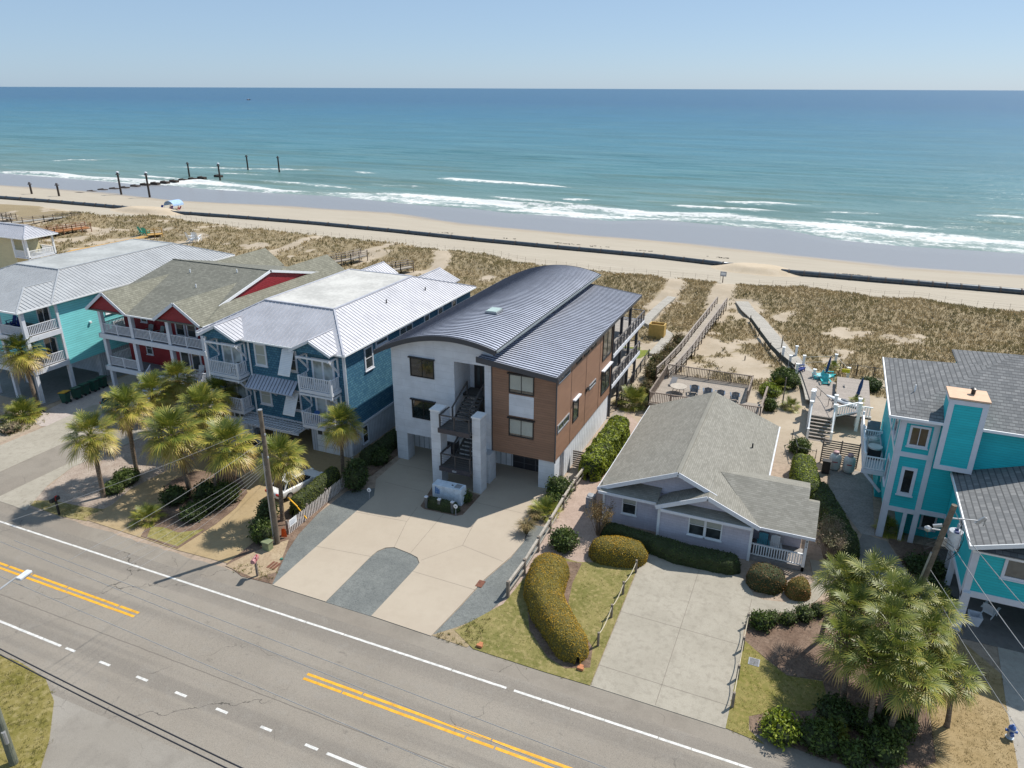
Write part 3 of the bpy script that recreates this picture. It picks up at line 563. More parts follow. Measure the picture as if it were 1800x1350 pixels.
# under-house: columns, side wall, garage
for i,(x0,x1,y0,y1) in enumerate([(-31.55,-30.5,48.55,49.6),(-23.55,-22.3,47.6,48.8),(-18.5,-17.15,48.7,49.9),(-31.55,-30.8,53.5,54.2)]):
    b=MB(); b.box(x0,x1,y0,y1,.05,2.64); b.build('column',CONCOL,H)
b=MB(); b.box(-17.5,-17.2,51.2,63.9,.02,2.645); b.build('batten_wall',BATT,H)
b=MB(); b.box(-31.5,-17.52,51.1,51.3,.05,2.645); b.box(-31.5,-31.3,51.3,72,.05,2.645); b.box(-31.3,-17.5,71.8,72,.05,2.64); b.build('batten_wall',BATT,H)
for x0,x1 in((-29.3,-26.9),(-21.7,-18.6)):
    b=MB(); b.box(x0,x1,51.0,51.095,.06,2.3)
    g_=b.build('garage_door',plain('garage_door_dark',(.035,.035,.04),.35),H); b=MB()
    for z in(.6,1.15,1.7): b.box(x0,x1,50.98,50.999,z,z+.04)
    for k in (1,2): xx=x0+(x1-x0)*k/3; b.box(xx-.03,xx+.03,50.98,50.999,.06,2.28)
    b.build('rib',plain('garage_rib',(.12,.12,.13),.5),g_)
# stair tower
for x0,x1 in((-26.6,-25.75),(-22.95,-22.25)):
    b=MB(); b.box(x0,x1,45.85,46.9,.05,6.55); p_=b.build('stair_pillar',CONCOL,H); b=MB(); b.box(x0-.06,x1+.06,45.79,46.96,6.555,6.66); b.build('cap',TRIMW,p_)
for zt in (2.0,5.35):
    b=MB(); b.box(-25.7,-23.0,45.5,47.3,zt-.28,zt); o=b.build('landing',DECKD,H); b=MB(); b.box(-25.72,-22.98,45.38,45.49,zt-.36,zt+.03); b.build('edge_board',plain('edge_board',(.07,.06,.065),.6),o)
    b=MB(); zf=3.25 if zt<3 else 6.6
    n=7
    for i in range(n): 
        y=47.31+i*.36; z=zt+(zf-zt)*(i+1)/n; b.box(-25.3,-23.9,y,y+.34,z-.06,z); b.box(-25.3,-23.9,y+.3,y+.34,z-.06-(zf-zt)/n+.07,z-.061)
    b.beam((-25.34,47.3,zt-.05),(-25.34,49.85,zf-.12),.06,.26); b.beam((-23.86,47.3,zt-.05),(-23.86,49.85,zf-.12),.06,.26)
    b.build('stair',DECKD,H)
    b=MB(); b.box(-25.76,-23.12,49.9,51.38,zf-.2,zf); b.build('porch_floor',DECKD,H)
    b=MB()
    for x in(-25.62,-24.35,-23.06): b.beam((x,45.56,zt),(x,45.56,zt+1.08),.08,.08)
    b.beam((-25.66,45.56,zt+1.1),(-23.0,45.56,zt+1.1),.14,.06); b.beam((-25.62,45.56,zt+1.1),(-25.62,47.2,zt+1.1),.12,.06)
    for k in(.25,.45,.65,.85): b.beam((-25.62,45.56,zt+k),(-23.06,45.56,zt+k),.015,.015); 
    for x in(-25.36,-23.84):
        b.beam((x,47.25,zt),(x,47.25,zt+1.15),.1,.1); b.beam((x,49.9,zf),(x,49.9,zf+1.1),.1,.1); b.beam((x,47.2,zt+1.1),(x,49.95,zf+1.1),.13,.06)
    b.beam((-23.84,49.9,zf+1.08),(-23.14,49.9,zf+1.08),.1,.06)
    b.build('stair_railing',plain('dark_rail',(.085,.075,.07),.6),H)
    b=MB(); b.box(-25.58,-25.54,45.7,47.1,zt+.1,zt+1.0); b.build('side_screen',TRIM,H)
    b=MB(); wb(b,W('-y',51.4),-25.4,-23.3,.003,.05,zf+.01,zf+2.4); d_=b.build('entry_door',plain('door_dark',(.035,.03,.03),.4),H); b=MB()
    for u in(-25.15,-24.65,-23.75): wb(b,W('-y',51.4),u,u+.28,.051,.06,zf+.3,zf+2.2)
    b.build('door_glass',GLS,d_)
# lettering on the lower landing edge
def text(par,s,loc,rot,size,mat,ext=.004,name='lettering',align='CENTER'):
    c=bpy.data.curves.new(name,'FONT'); c.body=s; c.size=size; c.extrude=ext; c.align_x=align; o=bpy.data.objects.new(name,c); COL.objects.link(o)
    me=bpy.data.meshes.new_from_object(o); bpy.data.objects.remove(o); o=bpy.data.objects.new(name,me); COL.objects.link(o); me.materials.clear(); me.materials.append(mat)
    o.location=Vector(loc)-(rootloc(par) if par else Vector((0,0,0))); o.rotation_euler=rot
    if par:o.parent=par
    return o
text(H,'824',(-24.35,45.37,1.74),(R(90),0,0),.24,TRIMW,name='house_number')
# rear decks
for zt,y1 in((6.55,76.4),(3.4,75.2)):
    b=MB(); b.box(-31.4,-17.1,72.01,y1,zt-.12,zt); b.box(-22.44,-17.1,64.12,72.009,zt-.12,zt); b.build('deck',wood('grey_deck_board',(.36,.33,.30),.8),H)
    b=MB(); b.box(-17.09,-16.95,64.12,y1,zt-.34,zt+.02); b.box(-31.4,-17.1,y1+.01,y1+.12,zt-.34,zt+.02); b.build('edge_board',TRIM,H)
    b=MB(); railing(b,(-17.05,64.3,zt),(-17.05,y1,zt),1.1,0,rail=.09,mid=(.25,.4,.55,.7,.85)); railing(b,(-17.05,y1,zt),(-31.4,y1,zt),1.1,0,rail=.09,mid=(.3,.5,.7,.9))
    for y in np.arange(64.6,y1+.1,1.17): b.beam((-17.05,y,zt),(-17.05,y,zt+1.1),.12,.12)
    for x in np.arange(-31.4,-17,1.6): b.beam((x,y1,zt),(x,y1,zt+1.1),.12,.12)
    b.build('deck_railing',plain('deck_rail_paint',(.10,.095,.1),.6),H)
for y in (64.4,67.6,70.9,74.2): b=MB(); b.box(-17.4,-17.15,y,y+.25,0,10.0 if y<73 else 6.4); b.build('post',FASC,H)
for y in (67.6,70.9,74.2): b=MB(); b.beam((-17.3,y,2.0),(-17.3,y-1.2,3.1),.12,.12); b.build('brace',FASC,H)
for z0 in(3.45,6.6):
    b=MB(); b.box(-22.4,-17.9,64.11,64.16,z0,z0+2.3); o=b.build('sliding_door',DARKM,H); b=MB()
    for u in(-22.2,-20.7,-19.2): b.box(u,u+1.3,64.161,64.17,z0+.1,z0+2.2)
    b.build('door_glass',GLS,o)
# ================================================================ blue house
BLUE=shingle('blue_shingle_wall',(.03,.11,.20),(.09,.22,.30),.22,.32,.022,.75,mc=.3)
LROOF=plain('light_roof_metal',(.46,.46,.49),.45,.15,var=.14,vs=.6); LSEAM=plain('light_seam_metal',(.50,.50,.54),.4,.15); FLATW=plain('white_roof_membrane',(.50,.49,.46),.75,var=.2,vs=.35)
WB=batten('white_garage_wall',(.60,.63,.68),.25)
def seamsY(par,pts,x0,x1,step,fz): pass
def hipmetal(par,x0,x1,y0,y1,z0,X0,X1,Y0,Y1,z1,mat,seam,flat,st=.42):
    """hip roof with a flat top: eave rectangle, top rectangle; seams run up the slopes"""
    e=[(x0,y0,z0),(x1,y0,z0),(x1,y1,z0),(x0,y1,z0)]; t_=[(X0,Y0,z1),(X1,Y0,z1),(X1,Y1,z1),(X0,Y1,z1)]
    r=roofpart(par,[[e[i],e[(i+1)%4],t_[(i+1)%4],t_[i]] for i in range(4)],mat,.12)
    b=MB(); h=.02
    for i in range(4):
        A_,B_=Vector(e[i]),Vector(e[(i+1)%4]); C_,D_=Vector(t_[(i+1)%4]),Vector(t_[i]); L=(B_-A_).length; u=(B_-A_)/L; a=(D_-A_).dot(u); c_=(C_-A_).dot(u)
        for k in range(1,int(L/st)):
            s=k*st; p=A_+u*s
            if s<a: q=A_.lerp(D_,s/a)
            elif s>c_: q=B_.lerp(C_,(L-s)/(L-c_))
            else: q=D_.lerp(C_,(s-a)/(c_-a))
            # keep on slope directly uphill
            b.beam(p+Vector((0,0,h)),q+Vector((0,0,h)),.04,.045)
    b.build('roof_seam',seam,r)
    b=MB()
    for i in range(4): b.beam(Vector(e[i])+Vector((0,0,.03)),Vector(t_[i])+Vector((0,0,.03)),.16,.06)
    for i in range(4): b.beam(Vector(t_[i])+Vector((0,0,.03)),Vector(t_[(i+1)%4])+Vector((0,0,.03)),.22,.1)
    b.build('ridge_cap',seam,r)
    b=MB(); b.add([(X0,Y0,z1+.02),(X1,Y0,z1+.02),(X1,Y1,z1+.02),(X0,Y1,z1+.02)],[(0,1,2,3)]); b.build('flat_roof',flat,r)
    b=MB()
    for i in range(4): b.beam(Vector(e[i])-Vector((0,0,.08)),Vector(e[(i+1)%4])-Vector((0,0,.08)),.14,.14)
    b.build('gutter',TRIMW,r)
    return r
def gable(par,x0,x1,y0,y1,ze,zp,mat,seam=None,wall=None,back=None,rake=.16,rm=None,t=.1,ov=0,face='-y',st=.42):
    """small gable: ridge runs in y at the middle; front wall triangle"""
    xm=(x0+x1)/2; 
    r=roofpart(par,[[(x0,y0,ze),(xm,y0,zp),(xm,y1,zp),(x0,y1,ze)],[(xm,y0,zp),(x1,y0,ze),(x1,y1,ze),(xm,y1,zp)]],mat,t)
    if seam:
        b=MB(); 
        for y in np.arange(y0+.2,y1,st):
            b.beam((x0,y,ze+.02),(xm,y,zp+.02),.04,.045); b.beam((xm,y,zp+.02),(x1,y,ze+.02),.04,.045)
        b.beam((xm,y0,zp+.04),(xm,y1,zp+.04),.14,.05); b.build('roof_seam',seam,r)
    b=MB()
    for yy in (y0-.03,): b.beam((x0-.02,yy,ze-rake/2+.03),(xm,yy,zp-rake/2+.03),.05,rake); b.beam((xm,yy,zp-rake/2+.03),(x1+.02,yy,ze-rake/2+.03),.05,rake)
    b.build('rake_board',rm or TRIM,r)
    if wall:
        b=MB(); b.prism([(x0+.15,ze-t-.02),(x1-.15,ze-t-.02),(xm,zp-t-.06)],y0+.22,y0+.3,'y'); b.build('gable_wall',wall,r)
    return r
B=thing('beach_house','dark blue shingled house with pale metal hip roof, white balconies and propped shutters','house',(-42.6,46.8,0))
b=MB(); b.box(-50,-35.2,46.8,70.5,2.62,9.62); b.build('wall',BLUE,B)
b=MB(); b.box(-49.9,-46,46.9,70.4,.03,2.615); b.box(-39.3,-35.25,46.86,70.4,.03,2.615); b.box(-46,-39.3,50.5,70.4,.03,2.61); b.box(-43.7,-43.2,46.9,47.4,.03,2.6); b.build('ground_storey_wall',WB,B)
for x0 in(-49.3,-38.7):
    b=MB(); wb(b,W('-y',46.88),x0,x0+2.8,.0,.06,.05,2.2); g_=b.build('garage_door',TRIMW,B); b=MB()
    for k in range(4): wb(b,W('-y',46.8),x0+.15+k*.66,x0+.62+k*.66,.0,.01,1.75,2.1)
    b.build('door_window',GLS,g_)
    b=MB()
    for z in(.6,1.15,1.7): wb(b,W('-y',46.8),x0,x0+2.8,.0,.012,z,z+.02)
    b.build('panel_line',GREYP,g_)
hipmetal(B,-50.5,-34.7,46.3,70.9,9.75,-46.4,-38.8,51.0,64.3,11.95,LROOF,LSEAM,FLATW)
fB=W('-y',46.8)
for gx0,gx1 in((-49.55,-45.25),(-39.55,-35.45)):
    gable(B,gx0,gx1,45.45,48.9,9.86,10.92,LROOF,LSEAM,BLUE,rake=.22,rm=TRIM)
for gx0,gx1 in((-49.4,-45.6),(-42.5,-37.5)):
    r=gable(B,gx0,gx1,67.5,72.6,9.86,11.0,LROOF,LSEAM,rake=.2)
for k,(x0,x1) in enumerate([(-48.75,-45.4),(-38.95,-35.6)]):
    for zt in(6.5,3.2):
        b=MB(); b.box(x0,x1,45.45,46.79,zt-.28,zt); bl=b.build('balcony',TRIM,B)
        b=MB(); railing(b,(x0+.07,45.52,zt),(x1-.07,45.52,zt),1.15,.2,bw=.07); railing(b,(x1-.07,45.52,zt),(x1-.07,46.75,zt),1.15,.2,bw=.07); railing(b,(x0+.07,45.52,zt),(x0+.07,46.75,zt),1.15,.2,bw=.07)
        for x in(x0+.07,x1-.07): b.beam((x,45.52,zt),(x,45.52,zt+1.25),.16,.16)
        b.build('balcony_railing',TRIM,bl)
        xc=(x0+x1)/2; b=MB(); wb(b,fB,xc-1.15,xc+1.15,.003,.07,zt+.02,zt+2.45); d_=b.build('french_door',TRIM,B)
        b=MB()
        for s in(-.95,.1): wb(b,fB,xc+s,xc+s+.85,.071,.08,zt+.25,zt+2.2)
        b.build('door_glass',glass('pale_door_glass',(.2,.23,.24),.15) if k+zt==3.2 or 1 and 'pale_door_glass' not in bpy.data.materials else bpy.data.materials['pale_door_glass'],d_)
        b=MB()
        for x in(x0+.12,x1-.12): b.beam((x,46.7,zt+1.5),(x,45.6,zt+2.75),.12,.14); b.box(x-.06,x+.06,46.68,46.79,zt+1.2,zt+2.8); b.beam((x,46.75,zt+2.78),(x,45.4,zt+2.78),.12,.14)
        b.beam((x0,45.5,zt+2.85),(x1,45.5,zt+2.85),.14,.16)
        b.build('bracket',TRIM,B)
for z0,z1 in((7.35,9.4),(3.65,5.5)):
    for u0,u1 in((-44.5,-43.2),(-41.25,-39.95)): window(B,fB,u0,u1,z0,z1,mh=1,mv=0,fw=.16,gm=CURT if u0<-44 else GLS,hood=.12)
    b=MB(); vs=[(-41.3,46.65,z1-.05),(-40.05,46.65,z1-.05),(-40.05,45.75,z0-.05),(-41.3,45.75,z0-.05)]; b.slab(vs,.05); s_=b.build('shutter',TRIMW,B)
    b=MB()
    for i in range(1,15): 
        a=i/15; y=46.65-.9*a; z=(z1-.05)+(z0-z1)*a; b.beam((-41.25,y-.01,z+.03),(-40.1,y-.01,z+.03),.03,.02)
    b.build('louvre',TRIM,s_); b=MB(); b.beam((-40.68,46.78,z0+.3),(-40.68,45.9,z0+.1),.04,.04); b.build('prop',TRIM,s_)
b=MB(); b.slab([(-45.2,45.75,5.5),(-40.1,45.75,5.5),(-40.1,46.79,6.45),(-45.2,46.79,6.45)],.08); a_=b.build('awning',MROOF,B); b=MB()
for x in np.arange(-45.0,-40.1,.35): b.beam((x,45.76,5.53),(x,46.78,6.48),.03,.03)
b.build('roof_seam',MSEAM,a_); b=MB()
for x in(-44.9,-42.6,-40.4): b.beam((x,46.75,4.75),(x,46.0,5.45),.08,.1)
b.build('bracket',TRIM,a_)
b=MB(); b.box(-46,-39.3,45.1,45.2,2.15,2.35); b.box(-46,-39.3,46.5,46.6,2.15,2.35)
for x in np.arange(-46,-39.2,.32): b.box(x-.04,x+.04,44.8,46.75,2.355,2.5)
for y in(45.5,45.9,46.3): b.box(-46,-39.3,y,y+.06,2.505,2.55)
b.build('pergola',TRIM,B)
b=MB(); b.box(-35.2,-35.05,46.66,46.8,.1,9.5); b.box(-45.15,-45.03,46.68,46.79,2.7,9.6); b.box(-50,-49.86,46.66,46.8,2.6,9.6); b.box(-50.02,-35.1,46.7,46.8,2.5,2.63); b.box(-35.2,-35.08,46.8,70.5,2.45,2.63); b.build('corner_trim',TRIM,B)
b=MB(); b.tube([(-44.95,46.6,9.6),(-45.0,46.66,9.3),(-45.0,46.68,2.7)],.05,8); b.tube([(-34.98,46.75,9.6),(-35.02,46.72,.1)],.05,8); b.build('downspout',TRIMW,B)
fBR=W('+x',-35.2)
window(B,fBR,49.8,51.1,7.1,9.2,mh=1,mv=0,fw=.15); window(B,fBR,51.6,53.6,8.75,9.3,mv=0,fw=.14); window(B,fBR,55.6,58.0,8.4,9.3,mv=1,fw=.14)
for y in(60.2,63.0,66.0): window(B,fBR,y,y+1.1,8.4,9.3,mv=0,fw=.14)
window(B,W('+x',-35.25),48.7,49.6,.5,2.2,mh=1,mv=0,fw=.1)
for x,y in((-37.3,57.),(-36.8,63.5)): b=MB(); z=9.75+(-34.7-x)*.537; b.tube([(x,y,z-.1),(x,y,z+.35)],.06,8); b.build('vent_pipe',DARKM,B)
# ================================================================ red house
RED=siding('red_siding',(.27,.014,.022),.2,dirt=.18,lap_shadow=.5); RSH=shingle('grey_green_shingles',(.13,.13,.11),(.22,.218,.185),.056,.32,.008,kz=1.,mc=.5)
RSHS=shingle('grey_green_steep_shingles',(.145,.142,.112),(.235,.23,.185),.14,.32,.012,mc=.5)
Q=thing('beach_house','red house with green-grey shingle roof, twin front gables and white porches on two storeys','house',(-60.5,49.9,0))
b=MB(); b.box(-66.6,-53.9,52.0,70.9,2.7,9.0); b.prism([(54,9.0),(68,9.0),(68,9.9),(61.2,11.6),(54,9.9)],-66.5,-54.6,'x'); b.build('wall',RED,Q)
b=MB(); b.box(-64.5,-54.2,53,70.8,.03,2.695); b.build('ground_storey_wall',WB,Q)
# porch floors, beams, posts
for zt in(2.85,6.4):
    b=MB(); b.box(-67.6,-53.4,49.75,51.99,zt-.12,zt); b.box(-67.6,-66.61,51.99,56,zt-.12,zt); b.build('porch_floor',wood('porch_board',(.25,.25,.27),.7),Q)
    b=MB(); b.box(-67.66,-53.34,49.62,49.745,zt-.5,zt-.02); b.box(-67.74,-67.61,49.62,56,zt-.5,zt-.02); b.build('porch_beam',TRIM,Q)
PX=[-67.25,-63.0,-58.0,-53.6]
for x in PX:
    b=MB(); b.box(x-.19,x+.19,49.75,50.13,.03,8.75); b.build('porch_post',TRIM,Q)
b=MB(); b.box(-67.4,-67.1,55.6,55.9,.03,8.75); b.build('porch_post',TRIM,Q)
b=MB(); b.box(-67.6,-53.35,49.72,50.1,8.76,8.98); b.build('porch_beam',TRIM,Q)
for zt,gap in((6.4,None),(2.85,(-61.4,-58.6))):
    b=MB()
    for x0,x1 in zip(PX,PX[1:]):
        xm=(x0+x1)/2
        for a,c in((x0+.2,xm),(xm,x1-.2)):
            if gap and a<gap[1] and c>gap[0]: continue
            railing(b,(a,49.85,zt),(c,49.85,zt),1.05,.17,gap=.16,bw=.06)
        if not(gap and x0==-63): b.beam((xm,49.85,zt),(xm,49.85,zt+1.15),.13,.13)
    railing(b,(-67.25,50.1,zt),(-67.25,55.6,zt),1.05,.17,gap=.16,bw=.06)
    b.build('porch_railing',TRIM,Q)
b=MB()
for i in range(12): b.box(-61.2,-58.8,46.4+i*.28,46.4+i*.28+.3,(i+1)*.23-.05,(i+1)*.23)
railing(b,(-61.2,46.4,.1),(-61.2,49.7,2.85),1.0,.14); railing(b,(-58.8,46.4,.1),(-58.8,49.7,2.85),1.0,.14); b.build('front_stair',TRIM,Q)
fQ=W('-y',52.0)
for z in(2.95,6.5):
    for u in(-59.4,-57.9): 
        b=MB(); wb(b,fQ,u,u+1.35,.003,.07,z,z+2.25); d_=b.build('glass_door',TRIM,Q); b=MB(); wb(b,fQ,u+.2,u+1.15,.071,.08,z+.2,z+2.1); b.build('door_glass',GLS,d_)
    window(Q,fQ,-64.1,-63.2,z+.9,z+2.25,mh=1,mv=0,fw=.1); window(Q,fQ,-55.2,-54.4,z+.9,z+2.2,mh=1,mv=0,fw=.1)
# roof
x0,x1=-68.4,-53.0; ye=49.45; yr=61.2; k=.232; zr=9+k*(yr-ye); yb=2*yr-ye
r=roofpart(Q,[[(x0,ye,9.0),(-54.5,ye,9.0),(-54.5,yr,zr),(x0,yr,zr)],[(x0,yr,zr),(-54.5,yr,zr),(-54.5,yb,9.),(x0,yb,9.)]],RSH,.14)
b=MB(); z1=9+k*(54-ye); b.slab([(x1,ye,8.95),(x1,yb,8.95),(-54.49,yb-4.5,z1-.05),(-54.49,54,z1-.05)],.12); b.slab([(-54.5,ye,9.),(x1,ye,8.96),(-54.49,54,z1-.04)],.12); b.slab([(-54.5,yb,9.),(x1,yb,8.96),(-54.49,yb-4.5,z1-.04)],.12); b.build('skirt_roof',RSHS,Q)
b=MB(); b.prism([(54,z1-.1),(yb-4.5,z1-.1),(yr,zr-.2)],-54.75,-54.62,'x'); b.build('gable_wall',RED,Q)
b=MB(); b.beam((-54.45,53.3,z1-.3),(-54.45,yr+.1,zr-.02),.08,.26); b.beam((-54.45,yb-3.8,z1-.3),(-54.45,yr-.1,zr-.02),.08,.26); b.build('rake_board',TRIMW,r)
b=MB(); b.beam((x0,yr,zr+.03),(-54.5,yr,zr+.03),.25,.06); b.build('ridge_cap',RSH,r)
b=MB(); b.beam((x1,ye,8.9),(x1,yb,8.9),.14,.14); b.beam((-63.0,ye-.02,8.92),(-59.2,ye-.02,8.92),.14,.14); b.build('gutter',TRIMW,r)
for a,c in((-68.45,-63.0),(-59.15,-53.3)):
    gable(Q,a,c,49.35,58.1,9.06,10.98,RSHS,None,RED,rake=.3,rm=TRIM,t=.12); gable(Q,a,c,64.4,73.4,9.06,10.98,RSHS,None,RED,rake=.3,rm=TRIM,t=.12)
for x,y in((-63.5,58.8),(-58,60.0),(-60.,56)): b=MB(); z=9+k*(y-ye); b.tube([(x,y,z-.1),(x,y,z+.35)],.07,8); b.build('vent_pipe',TRIMW,Q)
# ================================================================ left turquoise house
TEALW=siding('turquoise_siding',(.22,.68,.70),.24,dirt=.12,lap_shadow=.6); GROOF=plain('grey_roof_metal',(.38,.39,.40),.5,.1,var=.14,vs=.5); GSEAM=plain('grey_seam_metal',(.44,.45,.46),.45,.2)
T=thing('beach_house','pale turquoise house with grey metal roof and stacked corner porches above a carport','house',(-78,47.5,0))
b=MB(); b.box(-86,-70.4,47.6,72,3.0,9.65); b.build('wall',TEALW,T)
b=MB(); b.box(-86,-71.0,52.5,71.8,.05,2.995); b.box(-71.6,-71.0,51.6,52.49,.05,2.99); b.build('ground_storey_wall',WB,T)
hipmetal(T,-86.5,-69.9,47.0,72.6,9.8,-81.6,-74.8,52.,67.6,11.75,GROOF,GSEAM,plain('grey_roof_membrane',(.38,.39,.38),.7,var=.2,vs=.35))
# corner porch roof (hip)
rf=[(-77.2,43.4,9.78),(-69.95,43.4,9.78),(-73.55,47.0,11.05)]
roofpart(T,[rf,[(-69.95,43.4,9.78),(-69.95,51.5,9.81),(-73.55,51.2,11.05),(-73.55,47.0,11.05)],[(-77.2,43.4,9.78),(-73.55,47.0,11.05),(-73.55,51.2,11.05),(-77.2,51.2,9.9)]],GROOF,.12)
b=MB()
for y in np.arange(44,51,.45):
    zz=min(1,(y-43.4)/3.6); b.beam((-69.95,y,9.82),(-69.95-3.6*zz,y,9.82+1.25*zz),.04,.045)
for x in np.arange(-76.9,-70.2,.45):
    zz=min(x+77.2,-69.95-x)/3.6; zz=min(1,zz); b.beam((x,43.42,9.8),(x,43.4+3.6*zz,9.8+1.25*zz),.04,.045)
b.beam((-69.95,43.4,9.8),(-73.55,47,11.08),.16,.06); b.beam((-73.55,47,11.08),(-73.55,51.2,11.08),.16,.06); b.build('roof_seam',GSEAM,T)
b=MB(); b.beam((-69.95,43.35,9.7),(-69.95,72,9.7),.14,.16); b.beam((-77.2,43.35,9.7),(-69.95,43.35,9.7),.14,.16); b.build('gutter',TRIMW,T)
for zt in(3.6,7.0):
    b=MB(); b.box(-77.0,-70.3,43.9,47.59,zt-.12,zt); b.build('porch_floor',wood('porch_plank',(.3,.28,.26),.8),T)
    b=MB(); b.box(-77.05,-70.25,43.78,43.89,zt-.5,zt); b.box(-70.29,-70.18,43.9,47.6,zt-.5,zt); b.build('porch_beam',TRIM,T)
    b=MB(); railing(b,(-76.9,43.95,zt),(-70.45,43.95,zt),1.05,.17,gap=.12,bw=.06); railing(b,(-70.4,43.95,zt),(-70.4,47.5,zt),1.05,.17,gap=.12,bw=.06); b.build('porch_railing',TRIM,T)
    b=MB(); wb(b,W('-y',47.6),-73.4,-71.3,.003,.08,zt+.02,zt+2.3); d_=b.build('french_door',TRIM,T); b=MB(); wb(b,W('-y',47.6),-73.2,-72.42,.081,.09,zt+.15,zt+2.15); wb(b,W('-y',47.6),-72.3,-71.5,.081,.09,zt+.15,zt+2.15); b.build('door_glass',GLS,d_)
    window(T,W('-y',47.6),-76.4,-75.5,zt+1.0,zt+2.1,mv=0,fw=.1)
for x,y in((-70.4,43.95),(-74.0,43.95),(-77.0,43.95),(-77.2,47.3),(-70.6,47.7)):
    b=MB(); b.box(x-.17,x+.17,y-.1,y+.24,.04,9.6 if y<44 else 2.99); b.build('porch_post',TRIM,T)
b=MB(); b.box(-70.42,-70.25,47.5,47.72,3.0,9.65); b.build('corner_trim',TRIM,T)
fT=W('+x',-70.4); window(T,fT,53.0,54.6,7.0,9.2,mh=1,mv=0,fw=.2,fm=TRIMW); window(T,fT,53.6,55.2,3.9,6.0,mh=1,mv=0,fw=.2,fm=TRIMW); window(T,fT,60,61.4,7,9.2,mh=1,mv=0,fw=.2)
b=MB(); wb(b,fT,50.9,51.1,.003,.2,6.6,6.8); b.build('wall_vent',TRIMW,T)
T.location+=Vector((-.6,.3,0))
# ================================================================ cottage
CSID=shingle('lilac_grey_shingle_siding',(.50,.48,.54),(.57,.545,.61),.2,.55,.006,.7,mc=.6); CRF=shingle('pale_grey_shingles',(.19,.182,.155),(.28,.268,.235),.055,.33,.005,mc=.62)
C=thing('cottage','low grey single-storey cottage with a long shingle roof and small railed front porch','cottage',(-7,46,0))
b=MB(); b.box(-12.3,-1.7,46.1,60.8,0,3.0); b.box(-8.0,-1.71,45.2,46.09,0,3.0); b.prism([(-12.3,3.0),(-1.7,3.0),(-7,5.15)],46.6,60.8,'y'); b.prism([(-7.9,3.0),(-1.6,3.0),(-4.75,4.25)],45.4,46.4,'y'); b.build('wall',CSID,C)
r=roofpart(C,[[(-12.65,45.6,2.98),(-7,45.6,5.4),(-7,61.6,5.4),(-12.65,61.9,2.98)],[(-7,45.6,5.4),(-4.7,45.6,4.41),(-4.7,47,4.41),(-1.35,47,2.98),(-1.35,61.9,2.98),(-7,61.6,5.4)],[(-4.75,44.75,4.49),(-1.25,44.75,2.98),(-1.25,47.1,2.98),(-4.75,47.1,4.49)],[(-8.2,44.75,2.98),(-4.75,44.75,4.49),(-4.75,48,4.49),(-8.2,46.2,2.98)]],CRF,.12)
b=MB(); b.beam((-7,45.6,5.43),(-7,61.6,5.43),.3,.05); b.build('ridge_cap',CRF,r)
b=MB()
for p_,q_ in[((-12.65,45.57,2.9),(-7,45.57,5.32)),((-7,45.57,5.32),(-4.3,45.57,4.16)),((-8.2,44.7,2.9),(-4.75,44.7,4.41)),((-4.75,44.7,4.41),(-1.2,44.7,2.9))]: b.beam(p_,q_,.06,.3)
b.beam((-12.65,45.5,2.9),(-12.65,61.9,2.9),.1,.14); b.beam((-1.3,51.4,2.9),(-1.3,61.9,2.9),.1,.14); b.build('rake_board',TRIM,r)
b=MB(); b.slab([(-12.4,45.25,2.95),(-8.2,45.25,2.95),(-8.2,46.6,3.45),(-12.4,46.6,3.45)],.08); b.slab([(-7.7,44.62,2.92),(-1.75,44.62,2.92),(-2.3,45.39,3.25),(-7.2,45.39,3.25)],.08); b.build('pent_roof',CRF,r)
b=MB(); b.beam((-12.5,45.2,2.86),(-8.25,45.2,2.86),.06,.2); b.beam((-7.8,44.57,2.84),(-1.7,44.57,2.84),.06,.2); b.build('fascia',TRIM,r)
b=MB(); b.box(-7.2,-6.8,46.55,46.61,4.55,4.95); b.build('gable_vent',TRIMW,C)
b=MB(); b.box(-8.08,-7.9,45.12,45.2,0,2.8); b.box(-1.78,-1.6,45.12,45.2,0,2.8); b.box(-12.36,-12.2,46.02,46.1,0,2.8); b.build('corner_trim',TRIMW,C)
window(C,W('-y',46.1),-10.9,-9.8,1.0,2.75,mh=1,mv=0,fw=.09,fm=TRIMW,blind=.42); 
for u in(-5.9,-4.75): window(C,W('-y',45.2),u,u+1.15,1.05,2.75,mh=1,mv=0,fw=.09,fm=TRIMW,blind=.42)
# porch wing
b=MB(); b.box(-1.69,1.5,47.6,51.3,0,3.0); b.prism([(45.8,3.0),(51.3,3.0),(49.,4.1)],1.3,1.45,'x'); b.build('wall',CSID,C)
b=MB(); b.box(-1.69,1.9,45.3,47.59,.02,.35); b.build('porch_floor',wood('cottage_porch_board',(.3,.28,.27)),C)
roofpart(C,[[(-1.3,44.9,2.97),(2.25,44.9,2.97),(2.25,47.9,4.0),(1.55,47.9,4.0),(1.55,49.0,4.36),(-4.5,49.0,4.36)],[(-4.45,49.0,4.36),(1.55,49.0,4.36),(1.55,51.7,3.4),(-2.3,51.7,3.4)],[(1.55,47.9,4.0),(2.25,47.9,4.0),(2.25,48.6,3.76),(1.55,48.6,3.76)]],CRF,.12)
b=MB(); b.beam((-1.3,44.86,2.88),(2.25,44.86,2.88),.06,.2); b.build('fascia',TRIM,C)
b=MB(); railing(b,(-1.6,45.4,.35),(1.75,45.4,.35),.95,.16,gap=.12,bw=.07,rail=.09); b.build('porch_railing',TRIMW,C); b=MB(); b.box(1.7,1.88,45.3,45.48,.02,2.85); o=b.build('porch_post',TRIMW,C)
text(C,'8\n2\n6',(1.79,45.28,2.3),(R(90),0,0),.2,DARKM,name='house_number')
